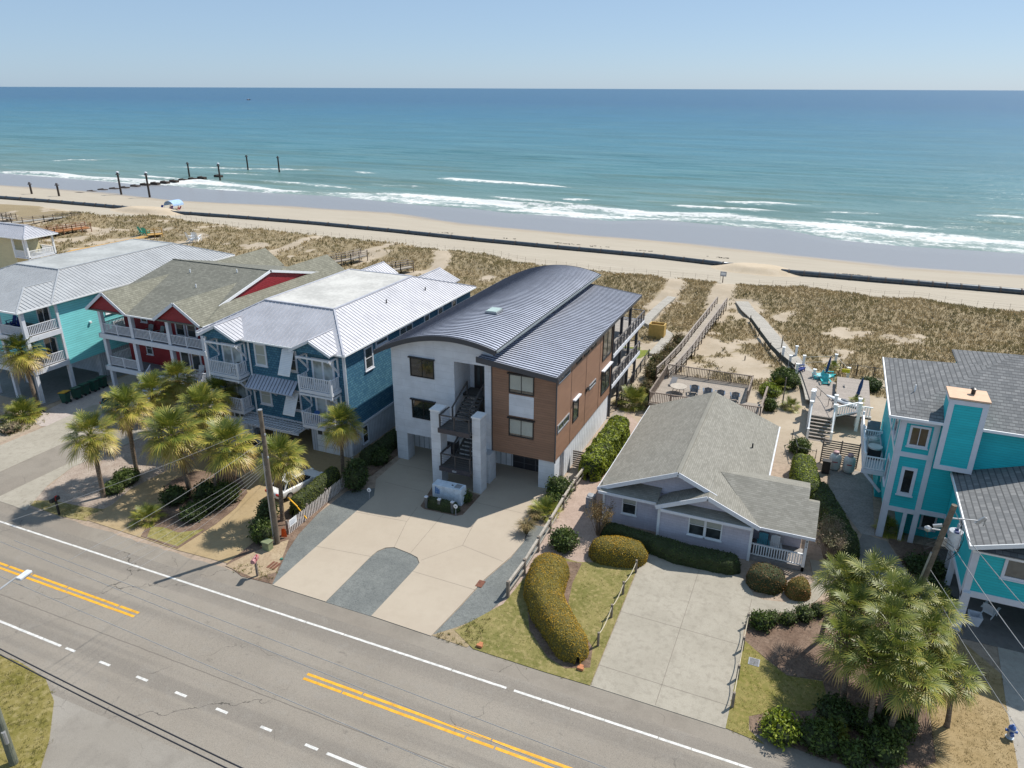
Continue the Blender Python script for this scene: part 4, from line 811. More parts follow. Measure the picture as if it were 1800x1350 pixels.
b=MB(); wb(b,W('-y',47.6),-.6,.4,.003,.06,.36,2.4); b.build('entry_door',plain('cottage_door',(.5,.5,.55),.5),C); window(C,W('-y',47.6),.7,1.3,1.2,2.4,mv=0,fw=.08)
b=MB(); b.tube([(-2.95,55.3,3.6),(-2.95,55.3,4.05)],.06,8); b.build('vent_pipe',DARKM,C)
# rear deck
DW=wood('weathered_deck_board',(.36,.31,.26)); RAILW=plain('weathered_rail',(.24,.19,.155),.8,var=.25,vs=4)
D=thing('rear_deck','weathered wooden deck with slatted railings behind the low grey cottage','deck',(-8.5,72,0))
b=MB(); b.box(-13.9,-4.9,67.0,75.8,.82,.98); b.box(-4.9,-3.3,68,75.8,.82,.98) if 0 else b.box(-4.89,-3.35,67.5,71.2,.82,.98); b.build('floor',DW,D)
b=MB(); pts=[(-13.9,67.1),(-13.9,75.7),(-4.95,75.7),(-4.95,71.2)]
for p_,q_ in zip(pts,pts[1:]): railing(b,(*p_,.98),(*q_,.98),1.15,.17,bw=.06,rail=.1,post=2.2)
railing(b,(-13.9,71.0,.98),(-3.35,71.0,.98),1.15,.17,bw=.06,rail=.1,post=2.4) if 0 else railing(b,(-13.9,67.1,.98),(-3.35,67.6,.98),1.15,.17,bw=.06,rail=.1,post=2.2); railing(b,(-3.35,67.6,.98),(-3.35,75.0,.3),1.15,.0,rail=.14,post=3.6); b.build('railing',RAILW,D)
b=MB()
for x in(-13.7,-9,-5.1):
    for y in(67.2,71.4,75.6): b.box(x-.08,x+.08,y-.08,y+.08,-.2,.81)
b.build('pier',RAILW,D)
# ================================================================ right turquoise house
TQ=siding('bright_turquoise_siding',(.015,.50,.54),.18,dirt=.15,lap_shadow=.55); TSH=shingle('grey_shingles',(.125,.13,.135),(.235,.235,.235),.11,.36,.014,mc=.4)
K=thing('beach_house','bright turquoise house with white trim, grey shingle hip roof and a tall boxed chimney','house',(11,51,0))
b=MB(); b.box(6.5,22,52.0,63.4,2.4,9.5); b.box(6.5,8.95,58,63.4,.02,2.39); b.box(8.1,22,53.2,63.3,.02,2.395); b.box(7.9,8.09,52.1,58,.02,2.39); b.build('wall',TQ,K)
b=MB(); b.box(11.5,22,63.41,68,2.4,9.5); b.build('wall',TQ,K)
Ax,Ay,Az=12.,57.75,12.0
r=roofpart(K,[[(5.75,51.5,9.68),(23,51.5,9.68),(23,Ay,Az),(Ax,Ay,Az)],[(5.75,51.5,9.68),(Ax,Ay,Az),(5.75,64.0,9.68)],[(5.75,64.,9.68),(Ax,Ay,Az),(23,Ay,Az),(23,64.,9.68)]],TSH,.13)
roofpart(K,[[(11.1,61.0,9.66),(14.7,64.5,11.05),(11.1,68.6,9.66)],[(11.1,68.6,9.66),(14.7,64.5,11.05),(23,64.5,11.05),(23,68.6,9.66)],[(11.1,61,9.66),(23,61,9.66),(23,64.5,11.05),(14.7,64.5,11.05)]],TSH,.13)
b=MB(); b.beam((5.7,51.42,9.6),(8.9,51.42,9.6),.1,.18); b.beam((11.1,51.42,9.6),(23,51.42,9.6),.1,.18); b.beam((5.68,51.4,9.6),(5.68,64,9.6),.1,.18); b.build('fascia',TRIMW,r)
fK=W('-y',52.0)
b=MB()
for u0,u1,z0,z1 in[(6.5,6.85,.02,9.4),(8.5,8.85,.02,9.4),(6.85,8.5,6.6,6.95),(6.85,8.5,2.3,2.65),(6.85,8.5,9.1,9.42),(8.85,11,2.45,2.8),(7.85,8.1,.02,2.3),(11.0,11.3,2.4,6.2)]: wb(b,fK,u0,u1,.003,.05,z0,z1)
for u0,u1,z0,z1 in[(52.0,52.25,.02,9.4),(52.25,63.4,6.65,6.95),(55.9,56.1,2.4,9.4)]: wb(b,W('-x',6.5),u0,u1,.003,.05,z0,z1)
b.build('trim',TRIM,K)
window(K,fK,7.1,8.35,7.45,9.0,mv=1,fw=.14,d=.09); window(K,fK,7.15,8.1,3.7,5.85,mv=0,fw=.2,d=.1,gm=GLS2); window(K,W('-y',53.2),9.2,10.2,.7,2.1,mv=0,fw=.12)
window(K,W('-x',6.5),53.0,54.6,7.3,8.9,mv=0,fw=.12); window(K,W('-x',6.5),53,54.4,3.6,5.6,mv=0,fw=.12); window(K,W('-x',6.5),58,60,7.3,8.9,mv=1,fw=.12)
b=MB(); b.box(8.9,11.05,51.35,53.2,6.45,11.5); ch=b.build('chimney',TQ,K); b=MB()
for u0,u1,z0,z1 in[(8.86,9.18,6.4,11.45),(10.78,11.1,6.4,11.45),(9.18,10.78,6.4,6.72),(9.18,10.78,11.15,11.45)]: wb(b,W('-y',51.35),u0,u1,-.04,.05,z0,z1)
wb(b,W('-x',8.9),51.4,53.2,.0,.05,11.2,11.45); b.build('trim',TRIM,ch); b=MB(); b.box(8.8,11.15,51.22,53.3,11.51,11.62); b.build('cap',plain('tan_chimney_cap',(.62,.40,.26),.6,var=.1),ch)
b=MB(); b.cyl(10.25,52.4,11.62,11.95,.13,n=12); b.lathe(10.25,52.4,[(.2,11.95),(.22,12.0),(.02,12.08)],12); b.build('flue',DARKM,ch)
b=MB(); b.tube([(7.3,55.2,10.2),(7.3,55.2,10.75)],.05,8); b.build('vent_pipe',TRIMW,r)
# front wing
b=MB(); b.box(10.4,22,43.05,51.9,2.7,5.75); b.prism([(10.4,5.75),(22,5.75),(22,9.2),(20,9.2)],43.35,43.9,'y') if 0 else None
b.prism([(10.45,5.76),(21.9,5.76),(16.3,7.6)],43.5,51.8,'y'); b.build('wall',TQ,K)
zrk=lambda x:6.08+(x-10.15)*.33
roofpart(K,[[(10.12,42.5,6.08),(16.4,42.5,zrk(16.4)),(16.4,51.98,zrk(16.4)),(10.12,51.98,6.08)],[(16.4,42.5,zrk(16.4)),(22.5,42.5,6.08),(22.5,51.98,6.08),(16.4,51.98,zrk(16.4))]],TSH,.13)
b=MB(); b.beam((10.1,42.45,5.98),(16.4,42.45,zrk(16.4)-.1),.06,.26); b.beam((10.08,42.45,5.98),(10.08,51.9,5.98),.08,.2); b.beam((10.3,42.85,5.7),(22,42.85,5.7),.3,.2); b.build('rake_board',TRIMW,K)
b=MB(); b.slab([(10.4,42.6,5.82),(22,42.6,5.82),(22,43.49,6.1),(10.4,43.49,6.1)],.06); b.build('pent_roof',TSH,K)
fW=W('-y',43.05); b=MB()
for u0,u1,z0,z1 in[(10.4,10.75,.05,5.7),(10.75,22,2.45,2.85)]: wb(b,fW,u0,u1,.003,.06,z0,z1)
b.box(10.35,10.8,42.75,43.04,.05,2.8) ; wb(b,W('-x',10.4),42.8,43.2,.003,.05,2.4,5.7); wb(b,W('-x',10.4),43.2,51.9,.003,.05,2.45,2.75)
b.build('trim',TRIM,K)
window(K,fW,12.0,14.4,4.15,5.55,mv=1,fw=.16); window(K,W('-x',10.4),46.4,47.6,3.7,5.3,mv=0,fw=.14)
b=MB(); b.box(10.5,22,49.0,49.2,.06,2.69); b.build('ground_storey_wall',plain('carport_wall',(.5,.5,.52),.7),K)
for u in(11.0,12.2,14.2):
    b=MB(); wb(b,W('-y',49.0),u,u+(.5 if u!=12.2 else 1.6),.003,.05,.7 if u!=12.2 else .1,2.2); d_=b.build('door' if u==12.2 else 'shutter',TRIM,K); b=MB(); wb(b,W('-y',49.0),u+.12,u+(.38 if u!=12.2 else 1.3),.051,.06,1.2,1.9); b.build('door_glass',GLS2,d_)
for x,y in((15.,43.1),(10.45,47.5)): b=MB(); b.box(x,x+.3,y,y+.3,.05,2.69); b.build('post',TRIM,K)
b=MB(); b.box(6.52,6.9,52.0,52.3,.02,2.39); b.build('post',TRIM,K)
# side balcony with brace
b=MB(); b.box(5.0,6.49,55.2,63.5,3.5,3.62); b.box(4.95,6.49,55.1,55.19,3.3,3.65); b.build('balcony',TRIM,K); b=MB(); railing(b,(5.05,55.2,3.62),(6.45,55.2,3.62),1.05,.16,bw=.07,rail=.09); railing(b,(5.05,55.2,3.62),(5.05,63.4,3.62),1.05,.16,bw=.07,rail=.09); railing(b,(5.05,60.2,3.62),(6.4,60.2,3.62),1.05,.16,bw=.07,rail=.09); b.beam((5.05,60.2,3.75),(6.4,60.2,4.6),.05,.08)
for y in(55.2,57.9,60.2,63.4): b.beam((5.05,y,3.62),(5.05,y,4.95),.16,.16)
b.build('balcony_railing',TRIMW,K); b=MB(); b.beam((5.1,55.3,3.4),(6.5,55.3,1.9),.14,.2); b.beam((5.1,60.3,3.4),(6.5,60.3,1.9),.14,.2); b.build('brace',TRIM,K)
# ================================================================ yellow house at left edge
Y=thing('beach_house','pale yellow house corner with a white railed porch under a pale metal hip roof','house',(-98,68,0))
gx,gy=at(52,455,5.0)
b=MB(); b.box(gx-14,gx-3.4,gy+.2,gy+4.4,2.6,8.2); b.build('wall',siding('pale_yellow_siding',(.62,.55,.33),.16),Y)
b=MB(); b.box(gx-14,gx-3.4,gy+.3,gy+4.4,0,2.59); b.build('ground_storey_wall',WB,Y)
b=MB(); b.box(gx-3.39,gx,gy,gy+4.6,4.9,5.1); b.build('porch_floor',TRIM,Y)
for x,y in((gx-.12,gy+.1),(gx-.12,gy+4.5),(gx-3.25,gy+.1),(gx-.7,gy+.1)):
    b=MB(); b.box(x-.12,x+.12,y-.12,y+.12,0 if x>gx-.5 else 4.9,8.1); b.build('porch_post',TRIMW,Y)
b=MB(); railing(b,(gx-3.2,gy+.1,5.1),(gx-.2,gy+.1,5.1),1.0,.2,bw=.07,rail=.1); railing(b,(gx-.12,gy+.1,5.1),(gx-.12,gy+4.5,5.1),1.0,.2,bw=.07,rail=.1); railing(b,(gx-3.2,gy+4.5,5.1),(gx-.2,gy+4.5,5.1),1.0,.2,bw=.07,rail=.1); b.build('porch_railing',TRIMW,Y)
hipmetal(Y,gx-15,gx+.5,gy-.5,gy+5.2,8.2,gx-11,gx-2.5,gy+2.2,gy+2.6,9.6,LROOF,LSEAM,FLATW,.5)
# ================================================================ vegetation
def npmesh(name,V,F3,F4,mats,mi=None,parent=None,attr=None,smooth=False):
    me=bpy.data.meshes.new(name); nv=len(V); n3=0 if F3 is None else len(F3); n4=0 if F4 is None else len(F4)
    me.vertices.add(nv); me.vertices.foreach_set('co',np.asarray(V,dtype=np.float32).ravel())
    L=[]; 
    if n3:L.append(np.asarray(F3).ravel())
    if n4:L.append(np.asarray(F4).ravel())
    L=np.concatenate(L).astype(np.int32); me.loops.add(len(L)); me.loops.foreach_set('vertex_index',L)
    st=np.concatenate([np.arange(n3)*3,n3*3+np.arange(n4)*4]).astype(np.int32); me.polygons.add(n3+n4); me.polygons.foreach_set('loop_start',st)
    for m in mats: me.materials.append(m)
    if mi is not None: me.polygons.foreach_set('material_index',np.asarray(mi,dtype=np.int32))
    if attr is not None:
        for k,v in attr.items(): a=me.attributes.new(k,'FLOAT','POINT'); a.data.foreach_set('value',np.asarray(v,dtype=np.float32))
    me.update(calc_edges=True); me.validate()
    o=bpy.data.objects.new(name,me); COL.objects.link(o)
    if parent:o.parent=parent
    return o
def leafcards(P,N,size,tilt=.7,asp=.5):
    """small leaf-shaped quads around surface points"""
    n=len(P); P=np.asarray(P);N=np.asarray(N)+rng.normal(0,tilt,(n,3)); N/=np.linalg.norm(N,axis=1)[:,None]+1e-9
    T=np.cross(N,rng.normal(0,1,(n,3))); T/=np.linalg.norm(T,axis=1)[:,None]+1e-9; B=np.cross(N,T); s=size*rng.uniform(.6,1.35,(n,1))
    V=np.stack([P-T*s,P-B*s*asp+N*s*.15,P+T*s,P+B*s*asp+N*s*.15],1).reshape(-1,3); F=np.arange(4*n).reshape(n,4); return V,F
# --- palm
t=NT('palm_leaf'); age=t.n('Attribute',_o=2,_p={'attribute_name':'age'}); g_=t.t.nodes.new('ShaderNodeNewGeometry'); rp=g_.outputs['Random Per Island']; oi=t.t.nodes.new('ShaderNodeObjectInfo')
c=t.ramp(t.math('ADD',age,t.math('MULTIPLY',t.math('SUBTRACT',rp,.5),.35)),[(0,(.075,.11,.018)),(.25,(.17,.20,.03)),(.5,(.40,.34,.055)),(.78,(.60,.44,.14)),(1,(.28,.16,.08))])
c=t.mix(t.math('MULTIPLY',oi.outputs['Random'],.3),c,(.14,.15,.03))
b1=t.t.nodes.new('ShaderNodeBsdfPrincipled'); t.t.links.new(c,b1.inputs['Base Color']); b1.inputs['Roughness'].default_value=.45; b1.inputs['Specular IOR Level'].default_value=.4
tr=t.t.nodes.new('ShaderNodeBsdfTranslucent'); t.t.links.new(c,tr.inputs[0]); mx=t.t.nodes.new('ShaderNodeMixShader'); mx.inputs[0].default_value=.16; t.t.links.new(b1.outputs[0],mx.inputs[1]); t.t.links.new(tr.outputs[0],mx.inputs[2]); PALML=t.fin(mx.outputs[0])
t=NT('palm_trunk'); p=t.obj(); q_=t.xyz(p); n=t.noise(t.comb(t.math('MULTIPLY',q_[0],3.),t.math('MULTIPLY',q_[1],3.),t.math('MULTIPLY',q_[2],9.)),2.,4,.7)
PALMT=t.out(t.mix(t.step(n,.35,.65),(.12,.085,.06),(.27,.21,.155)),.9,0.,t.bump(n,.8,.04),.2)
def frond(V,F3,F4,A,az,el,pet,fan,age,nl=26,droop=.5):
    d=np.array([math.cos(az)*math.cos(el),math.sin(az)*math.cos(el),math.sin(el)]); up=np.array([0,0,1.]); s=np.cross(d,up); s/=np.linalg.norm(s)+1e-9; n=np.cross(s,d)
    bend=.35*droop
    p0=np.zeros(3)+d*.12; pm=d*pet*.6; p1=d*pet-up*bend*pet*.35; d2=(p1-pm); d2/=np.linalg.norm(d2); d2=d2-up*bend*.6; d2/=np.linalg.norm(d2)
    w=.03; b=len(V); 
    for q in(p0,pm,p1): V+=[q-s*w,q+s*w]; A+=[age,age]
    F4+=[(b,b+1,b+3,b+2),(b+2,b+3,b+5,b+4)]
    n2=np.cross(s,d2)
    for i in range(nl):
        a=(i/(nl-1)-.5)*2*1.75; L=fan*(.62+.38*math.cos(a*.8))*random.uniform(.88,1.08)
        base=p1+d2*(.32*fan*max(0,math.cos(a))); dr=d2*math.cos(a)+s*math.sin(a)+n2*.22*abs(math.sin(a)); dr/=np.linalg.norm(dr)
        sd=np.cross(dr,n2); sd/=np.linalg.norm(sd)+1e-9; ww=.034*fan/1.1+.006
        k=random.uniform(.5,1.3)*droop
        q1=base+dr*L*.45-up*L*.04*k; q2=base+dr*L*.78-up*L*.17*k; q3=base+dr*L*.97-up*L*.42*k+np.array([random.uniform(-.05,.05),random.uniform(-.05,.05),0])
        b=len(V); V+=[base-sd*.01,base+sd*.01,q1-sd*ww,q1+sd*ww,q2-sd*ww*.6,q2+sd*ww*.6,q3]; ag=age+random.uniform(-.05,.05); A+=[ag,ag,ag+.02,ag+.02,ag+.1,ag+.1,ag+.22]
        F4+=[(b,b+1,b+3,b+2),(b+2,b+3,b+5,b+4)]; F3+=[(b+4,b+5,b+6)]
def palmcrown(name,n=40,pet=.95,fan=1.0,lo=-34,hi=80,nl=26,seed=1,par=None,agef=1.):
    random.seed(seed); V=[];F3=[];F4=[];A=[]
    for i in range(n):
        u=(i+.5)/n; el=R(hi+(lo-hi)*u**.85)+random.uniform(-.12,.12); az=i*2.39996+random.uniform(-.25,.25)
        ag=max(0,min(1,(.13+.62*u**1.8+random.uniform(-.1,.16))*agef)); 
        if u>.93: ag=random.uniform(.72,.98); el=R(random.uniform(-75,-45))
        frond(V,F3,F4,A,az,el,pet*random.uniform(.8,1.12),fan*random.uniform(.85,1.1),ag,nl,.45+.6*u)
    return npmesh(name,V,F3,F4,[PALML],par and None,par,{'age':A})
def trunkmesh(h,r0=.19,lean=(0,0),par=None,boots=True,seed=1):
    random.seed(seed); b=MB(); n=14; pts=[(lean[0]*(i/n)**1.5,lean[1]*(i/n)**1.5,h*i/n) for i in range(n+1)]
    rad=[r0*(1.25 if i==0 else 1.)*(1-.12*i/n)*random.uniform(.95,1.05)*(1.25 if i>n*.72 else 1) for i in range(n+1)]
    b.tube(pts,rad,12)
    if boots:
        for i in range(60):
            u=random.uniform(.62,1.0); a=i*2.4; x=lean[0]*u**1.5;y=lean[1]*u**1.5; z=h*u; r=r0*1.05; ca,sa=math.cos(a),math.sin(a)
            b.beam((x+ca*r,y+sa*r,z),(x+ca*(r+.14),y+sa*(r+.14),z+.22),.07,.03)
    return b.build('trunk',PALMT,par,smooth=False)
def palm(cx,cy,zc,label,sc=1.,seed=1,lean=(0,0),base=None,n=46,group='palm trees in the front beds',agef=1.,nl=21):
    """crown seen at (cx,cy) at height zc; base on the ground below it, moved by the lean"""
    x,y=at(cx,cy,zc)
    if base: bx,by=at(*base,0); lean=(x-bx,y-by)
    else: bx,by=x-lean[0],y-lean[1]
    T_=thing('palm_tree',label,'palm tree',(0,0,0),group); trunkmesh(zc-.05,.165*sc,lean,T_,seed=seed)
    c=palmcrown('crown',n=n,seed=seed,par=T_,agef=agef,nl=nl); c.location=(lean[0],lean[1],zc); c.scale=(sc,)*3; T_.location=(bx,by,0); return T_
palm(160,766,5.3,'left one of the two slim palms in the rock bed, nearest the road',1.08,1,base=(183,873))
palm(222,717,6.0,'slim palm at the back of the rock bed beside a low green bush',1.06,2,base=(241,832))
palm(302,765,5.0,'full palm in the mulch island, its crown furthest left over the tan driveway',1.25,3,base=(335,868),n=48)
palm(400,784,4.4,'palm on the right of the mulch island, its crown before the white garage door',1.22,4,base=(378,872),n=46)
palm(355,718,5.2,'palm rising at the back of the island, between the left and right crowns',1.25,5,n=46)
palm(268,692,4.6,'palm behind the rock bed at the back left of the palm cluster',1.1,6)
palm(312,668,5.0,'hindmost palm of the cluster, its top against the red house stairs',1.,7)
palm(385,690,4.6,'palm close to the lower left balcony of the blue house',.95,8)
palm(492,806,5.1,'single palm beside the wooden pole, over the rear of the parked white car',1.02,9,base=(497,915),n=44)
palm(600,747,4.4,'tall single palm before the right corner of the blue house',.95,10,base=(603,830))
palm(38,620,5.5,'palm at the left edge standing before the pale turquoise porches',1.2,11,base=(66,714),n=50)
BIG=[(1478,1015,4.6,'leftmost palm of the big right-hand clump, spiky crown over the walk'),(1540,1018,5.4,'palm at the top of the big right-hand clump, touching the leaning pole'),(1600,1050,5.2,'palm of the right-hand clump directly under the transformer pole'),
 (1505,1075,4.6,'palm in the middle left of the right-hand clump'),(1562,1095,5.6,'tallest palm at the heart of the right-hand clump'),(1492,1130,3.9,'low palm of the right-hand clump whose fan hangs over the mulch on the left'),
 (1625,1115,4.8,'palm of the right-hand clump leaning toward the turquoise carport'),(1632,1172,3.6,'low palm on the right side of the clump just above the dry lawn'),(1540,1165,4.4,'palm low in the middle of the right-hand clump above the road shrubs'),(1600,1195,4.2,'palm at the bottom of the right-hand clump beside the dry lawn'),(1574,1052,5.7,'high palm of the right-hand clump between the pole and the topmost crown'),(1640,1078,4.3,'small palm of the right-hand clump nearest the white corner post'),(1580,1148,5.0,'palm in the lower middle of the right-hand clump above the trunks'),(1500,1042,4.4,'palm tucked between the leftmost and the topmost crown of the right-hand clump'),(1672,1190,3.0,'outlying low palm head at the far right of the clump over the dry lawn')]
for i,(cx,cy,zc,lb) in enumerate(BIG): 
    palm(cx,cy,zc,lb,[.8,.88,.78,.84][i%4],30+i,lean=(.4*math.cos(i*2.),.4*math.sin(i*2.)),n=30,group='palms of the big right-hand clump',agef=.62,nl=18)
# low fan palms
def palmetto(loc,label,sc=1.,seed=5,n=26,group=None):
    o=palmcrown('fan_palm',n=n,pet=.75,fan=.8,lo=0,hi=80,seed=seed,nl=20,agef=.7); o.location=loc; o.scale=(sc,)*3; return tag(o,label,'fan palm',None,None) if not group else tag(o,label,'fan palm',group)
palmetto((*at(42,735,0),.1),'round green fan palm bush under the left-edge palm',1.35,11,34)
palmetto((*at(1112,712,0),.15),'grey-green fan palm clump behind the bright hedge by the brown wall',1.35,12,36)
palmetto((*at(957,905,0),.1),'pale fan palm beside the fence at the gravel strip',.95,13)
palmetto((*at(1390,712,.4),.1),'low fan palm on the sand left of the right-hand boardwalk',.8,14); palmetto((*at(1368,678,.4),.2),'fan palm among the green bushes beside the right-hand boardwalk',1.,15)
palmetto((*at(1500,735,0),1.6),'potted fan palm beside the white deck posts',.6,16); palmetto((*at(1463,655,.4),1.0),'small fan palm by the far terrace table',.6,17)
palmetto((*at(262,915,0),.1),'spiky fan palm at the road end of the mulch island',.9,18); palmetto((*at(1560,935,0),.1),'dark fan palm at the corner of the turquoise wall',.8,19)
palmetto((*at(1465,1290,0),.1),'yellowish fan palm low among the road shrubs',.55,20)
# --- hedges and shrubs
HG=leaf('bright_hedge_leaf',(.17,.23,.02),(.36,.40,.03),(.09,.13,.015),.2); HD=leaf('dark_hedge_leaf',(.04,.07,.018),(.10,.14,.035),(.03,.05,.014),.15); HO=leaf('golden_hedge_leaf',(.40,.245,.016),(.52,.30,.022),(.27,.21,.02),.15,scale=.7)
HM=leaf('mid_green_leaf',(.06,.10,.02),(.15,.19,.04),(.035,.06,.015),.2); HR=leaf('reddish_leaf',(.05,.04,.02),(.16,.085,.03),(.30,.17,.05),.15,scale=.6); HB=leaf('brown_twig_leaf',(.20,.13,.055),(.34,.22,.09),(.10,.09,.035),.2); HP=leaf('pale_leaf',(.16,.16,.07),(.42,.38,.22),(.3,.2,.16),.2)
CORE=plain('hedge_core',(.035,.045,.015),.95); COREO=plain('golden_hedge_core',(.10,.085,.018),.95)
def surf_leaves(V,F,dens,size,tilt=.7,out=.02):
    V=np.asarray(V);F=np.asarray(F); a,b_,c_,d_=[V[F[:,i]] for i in range(4)]
    N=np.cross(c_-a,d_-b_); ar=np.linalg.norm(N,axis=1)/2; N/=ar[:,None]*2+1e-9
    n=int(ar.sum()*dens); 
    idx=rng.choice(len(F),n,p=ar/ar.sum()); u=rng.random((n,1)); v=rng.random((n,1))
    P=(a[idx]*(1-u)*(1-v)+b_[idx]*u*(1-v)+c_[idx]*u*v+d_[idx]*(1-u)*v)+N[idx]*rng.normal(out,out*1.2,(n,1)); return leafcards(P,N[idx],size,tilt)
def hedge(name,label,path,lm,core=CORE,dens=130,size=.07,ex=3.,amp=.06,cat='hedge',tilt=.6,group=None):
    """path: (x,y,half width,height). rounded-box section swept along it"""
    pts=[Vector((p[0],p[1],0)) for p in path]; L=[0]
    for a,c_ in zip(pts,pts[1:]): L.append(L[-1]+(c_-a).length)
    n=max(10,int(L[-1]/.28)); rings=[]; m=22
    for i in range(n+1):
        s=L[-1]*i/n; k=max(j for j in range(len(L)) if L[j]<=s+1e-9); k=min(k,len(path)-2); t_=(s-L[k])/(L[k+1]-L[k]); t2=t_
        g=lambda j:path[k][j]*(1-t2)+path[k+1][j]*t2
        x,y,w,h=g(0),g(1),g(2),g(3); d=(pts[k+1]-pts[k]).normalized()
        kk=min(len(path)-2,k+1) if t_>.5 else max(0,k-1); d2=(pts[kk+1]-pts[kk]).normalized(); d=d.lerp(d2,abs(t_-.5)).normalized(); nn=Vector((-d.y,d.x,0))
        e=min(s,L[-1]-s); f=1. if e>w else math.sqrt(max(.02,1-(1-e/w)**2)) if w>0 else 1
        ring=[]
        for j in range(m):
            th=PI*j/(m-1); cx=math.copysign(abs(math.cos(th))**(2/ex),math.cos(th)); cz=abs(math.sin(th))**(2/ex)
            q=Vector((x,y,0))+nn*(w*f*cx)+Vector((0,0,h*(.35+.65*f)*cz)); q+=Vector((mn.noise(q*1.6),mn.noise(q*1.6+Vector((9,0,0))),mn.noise(q*1.6+Vector((0,9,0)))*.8))*amp*1.8
            ring.append(tuple(q))
        rings.append(ring)
    V=[p for r in rings for p in r]; F=[(i*m+j,i*m+j+1,(i+1)*m+j+1,(i+1)*m+j) for i in range(n) for j in range(m-1)]
    c0=Vector(rings[0][m//2]); 
    LV,LF=surf_leaves(V,[f[::-1] for f in F] if False else F,dens,size,tilt)
    nb=len(V); allV=np.vstack([np.array(V),LV]); allF=np.vstack([np.array(F),LF+nb])
    ox,oy=pts[0].x,pts[0].y; allV=allV-np.array([ox,oy,0])
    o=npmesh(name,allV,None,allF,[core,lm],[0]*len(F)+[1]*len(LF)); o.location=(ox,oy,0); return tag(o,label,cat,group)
def blob(V,F,c,r,seg=14,amp=.12):
    b=len(V); rows=seg//2+1
    for i in range(rows):
        ph=-PI/2+PI*i/(rows-1)
        for j in range(seg):
            th=2*PI*j/seg; d=Vector((math.cos(ph)*math.cos(th),math.cos(ph)*math.sin(th),math.sin(ph))); k=1+amp*2*mn.noise(d*2+Vector(c)*.7)
            z=c[2]+d.z*r[2]*k; V.append((c[0]+d.x*r[0]*k,c[1]+d.y*r[1]*k,max(z,.02)))
    for i in range(rows-1):
        for j in range(seg): F.append((b+i*seg+j,b+i*seg+(j+1)%seg,b+(i+1)*seg+(j+1)%seg,b+(i+1)*seg+j))
def shrub(name,label,loc,w,h,lm,dens=110,size=.08,nb=5,core=CORE,cat='bush',tilt=.9,group=None,depth=None,loose=.0):
    depth=depth or w; V=[];F=[]; sd=hash(label)%1000; r_=random.Random(sd); 
    for i in range(nb):
        a=2.4*i; k=.45*(i>0); s=r_.uniform(.5,.75) if nb>1 else 1
        blob(V,F,(math.cos(a)*w/2*k,math.sin(a)*depth/2*k,h*(.45+.12*r_.random())),(w/2*s,depth/2*s,h*.5*(.75+.25*r_.random())),amp=.32)
    LV,LF=surf_leaves(V,F,dens,size,tilt,.03+loose)
    V=(np.array(V)-np.array([0,0,h*.45]))*.93+np.array([0,0,h*.43]); nb_=len(V)
    o=npmesh(name,np.vstack([V,LV]),None,np.vstack([np.array(F),LF+nb_]),[core,lm],[0]*len(F)+[1]*len(LF)); o.location=loc; return tag(o,label,cat,group)
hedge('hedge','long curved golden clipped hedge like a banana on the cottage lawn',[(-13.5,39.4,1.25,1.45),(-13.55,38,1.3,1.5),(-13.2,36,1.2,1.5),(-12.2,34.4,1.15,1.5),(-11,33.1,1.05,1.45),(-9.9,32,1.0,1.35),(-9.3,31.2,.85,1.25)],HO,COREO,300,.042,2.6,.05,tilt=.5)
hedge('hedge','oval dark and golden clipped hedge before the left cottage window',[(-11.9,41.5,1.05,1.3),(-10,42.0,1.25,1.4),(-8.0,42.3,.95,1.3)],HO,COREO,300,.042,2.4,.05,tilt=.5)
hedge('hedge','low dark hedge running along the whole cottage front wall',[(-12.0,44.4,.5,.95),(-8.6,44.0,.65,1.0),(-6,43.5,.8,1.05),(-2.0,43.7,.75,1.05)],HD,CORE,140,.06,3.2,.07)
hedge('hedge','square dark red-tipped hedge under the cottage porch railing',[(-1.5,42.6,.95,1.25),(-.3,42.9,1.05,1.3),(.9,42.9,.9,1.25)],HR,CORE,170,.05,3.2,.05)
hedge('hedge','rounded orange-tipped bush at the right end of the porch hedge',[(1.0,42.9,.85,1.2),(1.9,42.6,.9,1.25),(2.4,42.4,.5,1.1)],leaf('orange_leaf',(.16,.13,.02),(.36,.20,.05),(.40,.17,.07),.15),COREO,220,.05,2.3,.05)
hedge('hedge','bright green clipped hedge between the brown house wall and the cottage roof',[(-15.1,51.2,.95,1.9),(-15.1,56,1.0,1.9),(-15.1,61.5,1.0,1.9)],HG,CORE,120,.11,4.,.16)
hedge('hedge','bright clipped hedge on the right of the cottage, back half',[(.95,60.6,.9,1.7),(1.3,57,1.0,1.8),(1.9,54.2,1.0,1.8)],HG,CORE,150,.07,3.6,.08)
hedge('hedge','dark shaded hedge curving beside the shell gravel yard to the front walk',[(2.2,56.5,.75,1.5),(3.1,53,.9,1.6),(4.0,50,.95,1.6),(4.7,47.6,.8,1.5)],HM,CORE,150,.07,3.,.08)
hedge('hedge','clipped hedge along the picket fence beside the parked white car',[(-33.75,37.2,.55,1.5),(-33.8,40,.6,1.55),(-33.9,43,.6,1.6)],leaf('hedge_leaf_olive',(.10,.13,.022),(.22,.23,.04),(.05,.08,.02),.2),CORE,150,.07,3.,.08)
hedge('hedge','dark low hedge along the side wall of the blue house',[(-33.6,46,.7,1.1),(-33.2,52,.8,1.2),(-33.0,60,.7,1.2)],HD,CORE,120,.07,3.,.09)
hedge('hedge','low dark hedge in the planter before the white cabinet',[(-25.4,42.6,.38,.85),(-24,42.6,.4,.85),(-22.6,42.7,.38,.8)],HD,CORE,160,.05,3.,.05)
